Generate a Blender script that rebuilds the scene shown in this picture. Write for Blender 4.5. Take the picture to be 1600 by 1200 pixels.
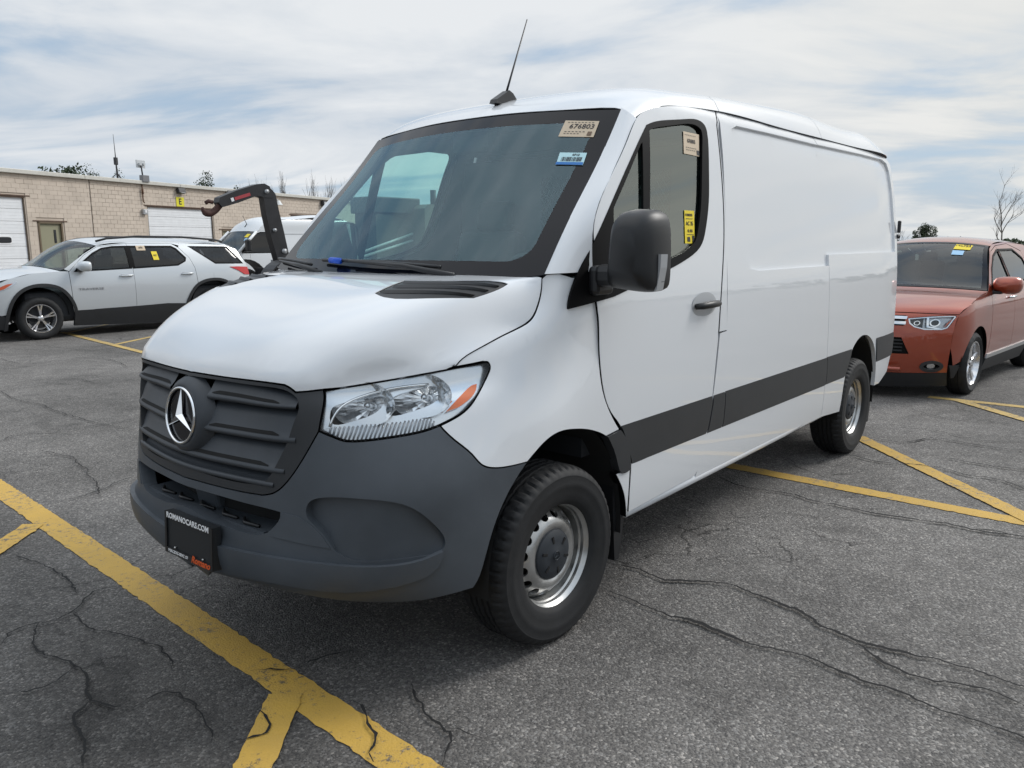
import bpy, bmesh, math, random, json
import numpy as np
from mathutils import Vector, Matrix
from mathutils.geometry import tessellate_polygon
scene = bpy.context.scene
COL = scene.collection
for o in list(bpy.data.objects): bpy.data.objects.remove(o)
R = math.radians
# ------------------------------------------------------------------ camera, sky, sun, exposure
cam = bpy.data.cameras.new('camera'); cam_o = bpy.data.objects.new('camera', cam); COL.objects.link(cam_o)
cam.sensor_width = 36; cam.lens = 1230.800/1600*36; cam.clip_start = .05; cam.clip_end = 3000
_r, _u, _f = (-0.641864,0.766807,-0.004204), (-0.137616,-0.109797,0.984381), (-0.754369,-0.632417,-0.175999)
M = Matrix(((_r[0], _u[0], -_f[0], 2.38059), (_r[1], _u[1], -_f[1], 2.77341), (_r[2], _u[2], -_f[2], 1.61871), (0, 0, 0, 1)))
cam_o.matrix_world = M
scene.camera = cam_o
SUN_DIR = Vector((-.70, .34, .62)).normalized()          # towards the sun, behind the van
world = bpy.data.worlds.new('World'); scene.world = world; world.use_nodes = True
def build_sky():
    nt = world.node_tree; nt.nodes.clear(); N = nt.nodes.new; L = nt.links.new
    out = N('ShaderNodeOutputWorld'); bg = N('ShaderNodeBackground'); bg.inputs['Strength'].default_value = .1
    sky = N('ShaderNodeTexSky'); sky.sky_type = 'NISHITA'; sky.sun_disc = False
    sky.sun_elevation = math.asin(SUN_DIR.z); sky.sun_rotation = math.atan2(SUN_DIR.x, SUN_DIR.y)
    sky.air_density = 1.0; sky.dust_density = 2.0; sky.ozone_density = 1.5
    tc = N('ShaderNodeTexCoord'); sep = N('ShaderNodeSeparateXYZ'); L(tc.outputs['Generated'], sep.inputs[0])
    def math_(op, a, b):
        m = N('ShaderNodeMath'); m.operation = op
        for i, v in enumerate((a, b)):
            if v is None: continue
            if isinstance(v, (int, float)): m.inputs[i].default_value = v
            else: L(v, m.inputs[i])
        return m.outputs[0]
    zc = math_('ADD', math_('MAXIMUM', sep.outputs[2], 0.0), .16)
    comb = N('ShaderNodeCombineXYZ'); L(math_('DIVIDE', sep.outputs[0], zc), comb.inputs[0]); L(math_('DIVIDE', sep.outputs[1], zc), comb.inputs[1])
    mp0 = N('ShaderNodeMapping'); mp0.inputs['Rotation'].default_value = (0, 0, R(62)); L(comb.outputs[0], mp0.inputs[0])          # streets of cloud lie across the lot
    mp = N('ShaderNodeMapping'); mp.inputs['Scale'].default_value = (.80, 1.30, 1); mp.inputs['Location'].default_value = (5.3, 2.2, 0); L(mp0.outputs[0], mp.inputs[0])
    n1 = N('ShaderNodeTexNoise'); n1.inputs['Scale'].default_value = 1.1; n1.inputs['Detail'].default_value = 9; n1.inputs['Roughness'].default_value = .56; n1.inputs['Distortion'].default_value = .5
    n2 = N('ShaderNodeTexNoise'); n2.inputs['Scale'].default_value = .45; n2.inputs['Detail'].default_value = 5; n2.inputs['Roughness'].default_value = .55
    L(mp.outputs[0], n1.inputs['Vector']); L(mp.outputs[0], n2.inputs['Vector'])
    cov = N('ShaderNodeMapRange'); cov.interpolation_type = 'SMOOTHSTEP'; L(math_('ADD', math_('MULTIPLY', n1.outputs[0], .62), math_('MULTIPLY', n2.outputs[0], .38)), cov.inputs[0])
    cov.inputs[1].default_value = .38; cov.inputs[2].default_value = .53; cov.inputs[3].default_value = .12; cov.inputs[4].default_value = 1
    # cloud brightness: white veils over grey-blue bellies, warmer and brighter on the sun's side
    dot = N('ShaderNodeVectorMath'); dot.operation = 'DOT_PRODUCT'; L(tc.outputs['Generated'], dot.inputs[0]); dot.inputs[1].default_value = Vector((-.92, .34, .18)).normalized()
    glow = N('ShaderNodeMapRange'); glow.interpolation_type = 'SMOOTHSTEP'; L(dot.outputs['Value'], glow.inputs[0]); glow.inputs[1].default_value = .55; glow.inputs[2].default_value = 1
    cr = N('ShaderNodeValToRGB'); L(n1.outputs[0], cr.inputs[0])
    e = cr.color_ramp.elements; e[0].position = .36; e[0].color = (4.3, 4.8, 5.4, 1); e[1].position = .62; e[1].color = (6.1, 6.3, 6.5, 1)
    warm = N('ShaderNodeMixRGB'); warm.blend_type = 'MULTIPLY'; L(glow.outputs[0], warm.inputs[0]); L(cr.outputs[0], warm.inputs[1]); warm.inputs[2].default_value = (1.04, 1.0, .93, 1)
    blue = N('ShaderNodeMixRGB'); blue.inputs[0].default_value = .8; L(sky.outputs[0], blue.inputs[1]); blue.inputs[2].default_value = (2.9, 4.0, 5.3, 1)
    mix = N('ShaderNodeMixRGB'); L(cov.outputs[0], mix.inputs[0]); L(blue.outputs[0], mix.inputs[1]); L(warm.outputs[0], mix.inputs[2])
    # an overcast sky is brighter overhead than at the horizon
    zen = N('ShaderNodeMapRange'); zen.interpolation_type = 'SMOOTHSTEP'; L(sep.outputs[2], zen.inputs[0]); zen.inputs[1].default_value = .35; zen.inputs[2].default_value = 1; zen.inputs[3].default_value = 1; zen.inputs[4].default_value = 1.7
    zs = N('ShaderNodeVectorMath'); zs.operation = 'SCALE'; L(mix.outputs[0], zs.inputs[0]); L(zen.outputs[0], zs.inputs['Scale']); mix = zs
    L(mix.outputs[0], bg.inputs['Color']); L(bg.outputs[0], out.inputs[0])
build_sky()
sun = bpy.data.lights.new('sun', 'SUN'); sun.energy = 1.45; sun.angle = R(22); sun.color = (1, .97, .93)
sun_o = bpy.data.objects.new('sun', sun); COL.objects.link(sun_o); sun_o.rotation_euler = SUN_DIR.to_track_quat('Z', 'Y').to_euler(); sun_o.location = SUN_DIR*60
vs = scene.view_settings; vs.view_transform = 'Standard'; vs.look = 'None'; vs.exposure = .40; vs.gamma = 1; vs.use_curve_mapping = False
scene.cycles.max_bounces = 8; scene.cycles.transparent_max_bounces = 12; scene.cycles.caustics_reflective = False; scene.cycles.caustics_refractive = False
scene.cycles.use_denoising = True

def nat_basis(t, k):
    """basis matrix (len(t), len(k)) of the natural cubic spline through knots k, linear beyond the ends"""
    k = np.asarray(k, float); n = len(k); h = np.diff(k)
    A = np.zeros((n, n)); Bm = np.zeros((n, n)); A[0, 0] = A[-1, -1] = 1
    for i in range(1, n - 1):
        A[i, i-1] = h[i-1]; A[i, i] = 2*(h[i-1]+h[i]); A[i, i+1] = h[i]
        Bm[i, i-1] = 6/h[i-1]; Bm[i, i] = -6/h[i-1]-6/h[i]; Bm[i, i+1] = 6/h[i]
    M = np.linalg.solve(A, Bm)
    t = np.atleast_1d(np.asarray(t, float)); tc = np.clip(t, k[0], k[-1])
    i = np.clip(np.searchsorted(k, tc, side='right')-1, 0, n-2)
    hi = h[i]; a = (k[i+1]-tc)/hi; b = (tc-k[i])/hi
    I = np.eye(n)
    out = a[:, None]*I[i]+b[:, None]*I[i+1]+((a**3-a)[:, None]*M[i]+(b**3-b)[:, None]*M[i+1])*(hi**2)[:, None]/6
    lo = t < k[0]; up = t > k[-1]
    if lo.any():
        d = (I[1]-I[0])/h[0]-h[0]/6*(2*M[0]+M[1]); out[lo] = I[0]+(t[lo]-k[0])[:, None]*d
    if up.any():
        d = (I[-1]-I[-2])/h[-1]+h[-1]/6*(2*M[-1]+M[-2]); out[up] = I[-1]+(t[up]-k[-1])[:, None]*d
    return out
class Tensor:
    """smooth surface through a grid of control points ctrl[row][col]; mirror=True reflects it in y=0 (first column on the centreline)"""
    def __init__(s, ctrl, mirror=False, uk=None, vk=None):
        c = np.asarray(ctrl, float)
        if mirror:
            m = c[:, :0:-1].copy(); m[..., 1] *= -1; c = np.concatenate([m, c], 1)
        s.c = c
        s.uk = np.concatenate([[0], np.cumsum(np.linalg.norm(np.diff(c, axis=0), axis=2).mean(1))]) if uk is None else np.asarray(uk, float)
        s.vk = np.concatenate([[0], np.cumsum(np.linalg.norm(np.diff(c, axis=1), axis=2).mean(0))]) if vk is None else np.asarray(vk, float)
        if mirror: s.vk = s.vk-s.vk[len(s.vk)//2]
    def __call__(s, uv):
        uv = np.asarray(uv, float).reshape(-1, 2)
        return np.einsum('ni,nj,ijk->nk', nat_basis(uv[:, 0], s.uk), nat_basis(uv[:, 1], s.vk), s.c)
class Func:
    def __init__(s, f): s.f = f
    def __call__(s, uv):
        uv = np.asarray(uv, float).reshape(-1, 2); return s.f(uv[:, 0], uv[:, 1])
SIDE_Z = [.2, .36, .46, .62, .80, .95, 1.08, 1.25, 1.40, 1.55, 1.75, 1.95, 2.1, 2.2, 2.28, 2.34]
SIDE_Y = [.962, .985, .998, 1.006, 1.008, 1.007, 1.004, .997, .988, .972, .947, .917, .890, .868, .84, .79]
def side_y(x, z):
    x = np.asarray(x, float); z = np.asarray(z, float)
    w = nat_basis(z, SIDE_Z)@np.array(SIDE_Y)
    return w-np.clip(-x-4.3, 0, 1)**2*.08-np.clip(x+.45, 0, 2)**2*.35
SIDE = Func(lambda x, z: np.stack([x, side_y(x, z), z], -1))
def _belt():
    Z = [.36, .46, .62, .80, .95, 1.08]
    cols = [
     [(.93,0),(.985,0),(1.0,0),(.985,0),(.975,0),(.955,0)],
     [(.895,.3),(.96,.3),(.972,.3),(.956,.3),(.94,.3),(.92,.3)],
     [(.82,.56),(.895,.575),(.905,.575),(.89,.57),(.875,.56),(.862,.555)],
     [(.725,.71),(.80,.735),(.81,.735),(.79,.725),(.752,.708),(.70,.69)],
     [(.62,.84),(.68,.855),(.685,.862),(.665,.848),(.61,.82),(.55,.785)],
     [(.50,.94),(.52,.95),(.52,.955),(.50,.945),(.46,.91),(.42,.87)],
     [(.20,.985),(.22,.995),(.22,1.0),(.20,.995),(.19,.98),(.18,.945)],
     [(0,.985),(0,.998),(0,1.006),(0,1.006),(0,.997),(0,.97)],
     [(-.2,.985),(-.2,.998),(-.2,1.006),(-.2,1.008),(-.2,1.004),(-.2,.99)],
     [(-.6,.985),(-.6,.998),(-.6,1.006),(-.6,1.008),(-.6,1.007),(-.6,1.004)]]
    top = [
     [(.93,0,1.16),(.92,0,1.19),(.90,0,1.22)],
     [(.91,.3,1.155),(.90,.3,1.185),(.88,.3,1.215)],
     [(.845,.555,1.13),(.835,.55,1.16),(.81,.545,1.19)],
     [(.66,.685,1.125),(.64,.69,1.16),(.62,.68,1.19)],
     [(.52,.77,1.13),(.50,.77,1.17),(.48,.76,1.20)],
     [(.38,.845,1.13),(.375,.83,1.195),(.35,.81,1.235)],
     [(.17,.915,1.17),(.17,.885,1.25),(.16,.85,1.30)],
     [(0,.945,1.20),(0,.925,1.30),(0,.885,1.36)],
     [(-.2,.97,1.23),(-.18,.955,1.37),(-.15,.92,1.50)],
     [(-.6,.997,1.25),(-.6,.988,1.40),(-.6,.972,1.55)]]
    rows = [[(c[i][0], c[i][1], Z[i]) for c in cols] for i in range(6)]+[[t[i] for t in top] for i in range(3)]
    return Tensor(rows, mirror=True)
BELT = _belt()
HOOD = Tensor(np.array([
 [(.93,0,1.16),(.922,0,1.187),(.872,0,1.243),(.79,0,1.305),(.64,0,1.377),(.47,0,1.431),(.3,0,1.470),(.08,0,1.493)],
 [(.91,.3,1.155),(.902,.3,1.186),(.855,.3,1.243),(.775,.3,1.306),(.625,.3,1.378),(.455,.3,1.433),(.28,.3,1.472),(.06,.3,1.493)],
 [(.85,.555,1.13),(.846,.555,1.172),(.804,.555,1.240),(.735,.56,1.31),(.59,.57,1.384),(.43,.58,1.44),(.26,.6,1.472),(.03,.62,1.49)],
 [(.64,.69,1.15),(.63,.69,1.18),(.60,.70,1.24),(.54,.70,1.30),(.44,.715,1.376),(.31,.73,1.436),(.17,.75,1.468),(-.01,.77,1.487)],
 [(.50,.77,1.165),(.49,.77,1.19),(.46,.775,1.235),(.39,.785,1.29),(.29,.80,1.352),(.18,.815,1.407),(.07,.83,1.450),(-.04,.845,1.487)],
 [(.39,.83,1.19),(.37,.838,1.203),(.30,.853,1.235),(.19,.868,1.272),(.08,.877,1.30),(.02,.887,1.322),(-.03,.895,1.375),(-.06,.89,1.485)],
]).transpose(1, 0, 2), mirror=True)
class Faired:
    """the inside of a surface replaced by its best low polynomial, so that pressed sheet reflects evenly; edges kept"""
    def __init__(s, T, du=5, dv=6):
        s.T = T; s.uk = T.uk; s.vk = T.vk; s.du, s.dv = du, dv; U, V = np.meshgrid(np.linspace(0, T.uk[-1], 40), np.linspace(0, T.vk[-1], 30), indexing='ij')
        uv = np.stack([U.ravel(), V.ravel()], -1); P = T(uv); s.c = [np.linalg.lstsq(s.A(uv, a), P[:, a], rcond=None)[0] for a in range(3)]
    def A(s, uv, a):
        u = uv[:, 0]/s.uk[-1]*2-1; v = uv[:, 1]/s.vk[-1]; return np.stack([u**i*v**j for i in range(s.du+1) for j in (range(1, s.dv+2, 2) if a == 1 else range(0, s.dv+1, 2))], -1)
    def __call__(s, uv):
        uv = np.asarray(uv, float).reshape(-1, 2); P = s.T(uv); Q = np.stack([s.A(uv, a)@s.c[a] for a in range(3)], -1)
        a = np.clip(uv[:, 0]/s.uk[-1], 0, 1); b = np.clip(np.abs(uv[:, 1])/s.vk[-1], 0, 1); w = np.clip(np.minimum(np.minimum(a/.22, (1-a)/.16), (1-b)/.22), 0, 1); w = w*w*(3-2*w)
        return P+(Q-P)*w[:, None]
HOOD = Faired(HOOD)
GLASSF = Tensor([
 [(.10,0,1.497),(.07,.35,1.496),(-.0,.68,1.492),(-.05,.885,1.49)],
 [(-.10,0,1.69),(-.125,.34,1.69),(-.185,.66,1.69),(-.235,.862,1.69)],
 [(-.37,0,1.98),(-.39,.33,1.975),(-.445,.64,1.963),(-.50,.833,1.955)],
 [(-.60,0,2.222),(-.62,.32,2.22),(-.67,.62,2.21),(-.714,.807,2.20)]], mirror=True)
PILLAR = Tensor([
 [(-.05,.885,1.49),(-.15,.935,1.492),(-.285,.977,1.495)],
 [(-.235,.862,1.69),(-.265,.912,1.695),(-.315,.953,1.70)],
 [(-.50,.833,1.955),(-.51,.88,1.950),(-.535,.918,1.945)],
 [(-.714,.807,2.20),(-.72,.847,2.175),(-.745,.882,2.145)]])
ROOF = Tensor([
 [(-.605,0,2.226),(-.625,.32,2.224),(-.675,.62,2.214),(-.716,.79,2.205),(-.735,.835,2.185),(-.75,.875,2.14)],
 [(-.72,0,2.29),(-.73,.33,2.288),(-.76,.62,2.276),(-.80,.76,2.26),(-.85,.825,2.245),(-.89,.863,2.21)],
 [(-.95,0,2.36),(-.95,.34,2.357),(-.97,.62,2.344),(-1.0,.75,2.325),(-1.05,.815,2.30),(-1.08,.852,2.255)],
 [(-1.30,0,2.408),(-1.3,.36,2.404),(-1.3,.62,2.389),(-1.3,.74,2.362),(-1.3,.805,2.335),(-1.3,.845,2.275)],
 [(-1.62,0,2.432),(-1.62,.36,2.428),(-1.62,.62,2.414),(-1.62,.745,2.384),(-1.62,.80,2.36),(-1.62,.84,2.295)],
 [(-2.4,0,2.483),(-2.4,.36,2.479),(-2.4,.62,2.463),(-2.4,.745,2.425),(-2.4,.80,2.385),(-2.4,.838,2.30)],
 [(-3.2,0,2.51),(-3.2,.36,2.506),(-3.2,.62,2.49),(-3.2,.74,2.448),(-3.2,.795,2.386),(-3.2,.833,2.307)],
 [(-4.1,0,2.500),(-4.1,.36,2.496),(-4.1,.62,2.480),(-4.1,.735,2.440),(-4.1,.79,2.38),(-4.1,.825,2.318)],
 [(-4.80,0,2.445),(-4.8,.36,2.442),(-4.8,.62,2.43),(-4.8,.73,2.395),(-4.8,.78,2.355),(-4.8,.815,2.32)],
 [(-4.95,0,2.39),(-4.95,.36,2.387),(-4.94,.60,2.375),(-4.93,.71,2.355),(-4.92,.755,2.34),(-4.90,.795,2.315)]], mirror=True)

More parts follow.
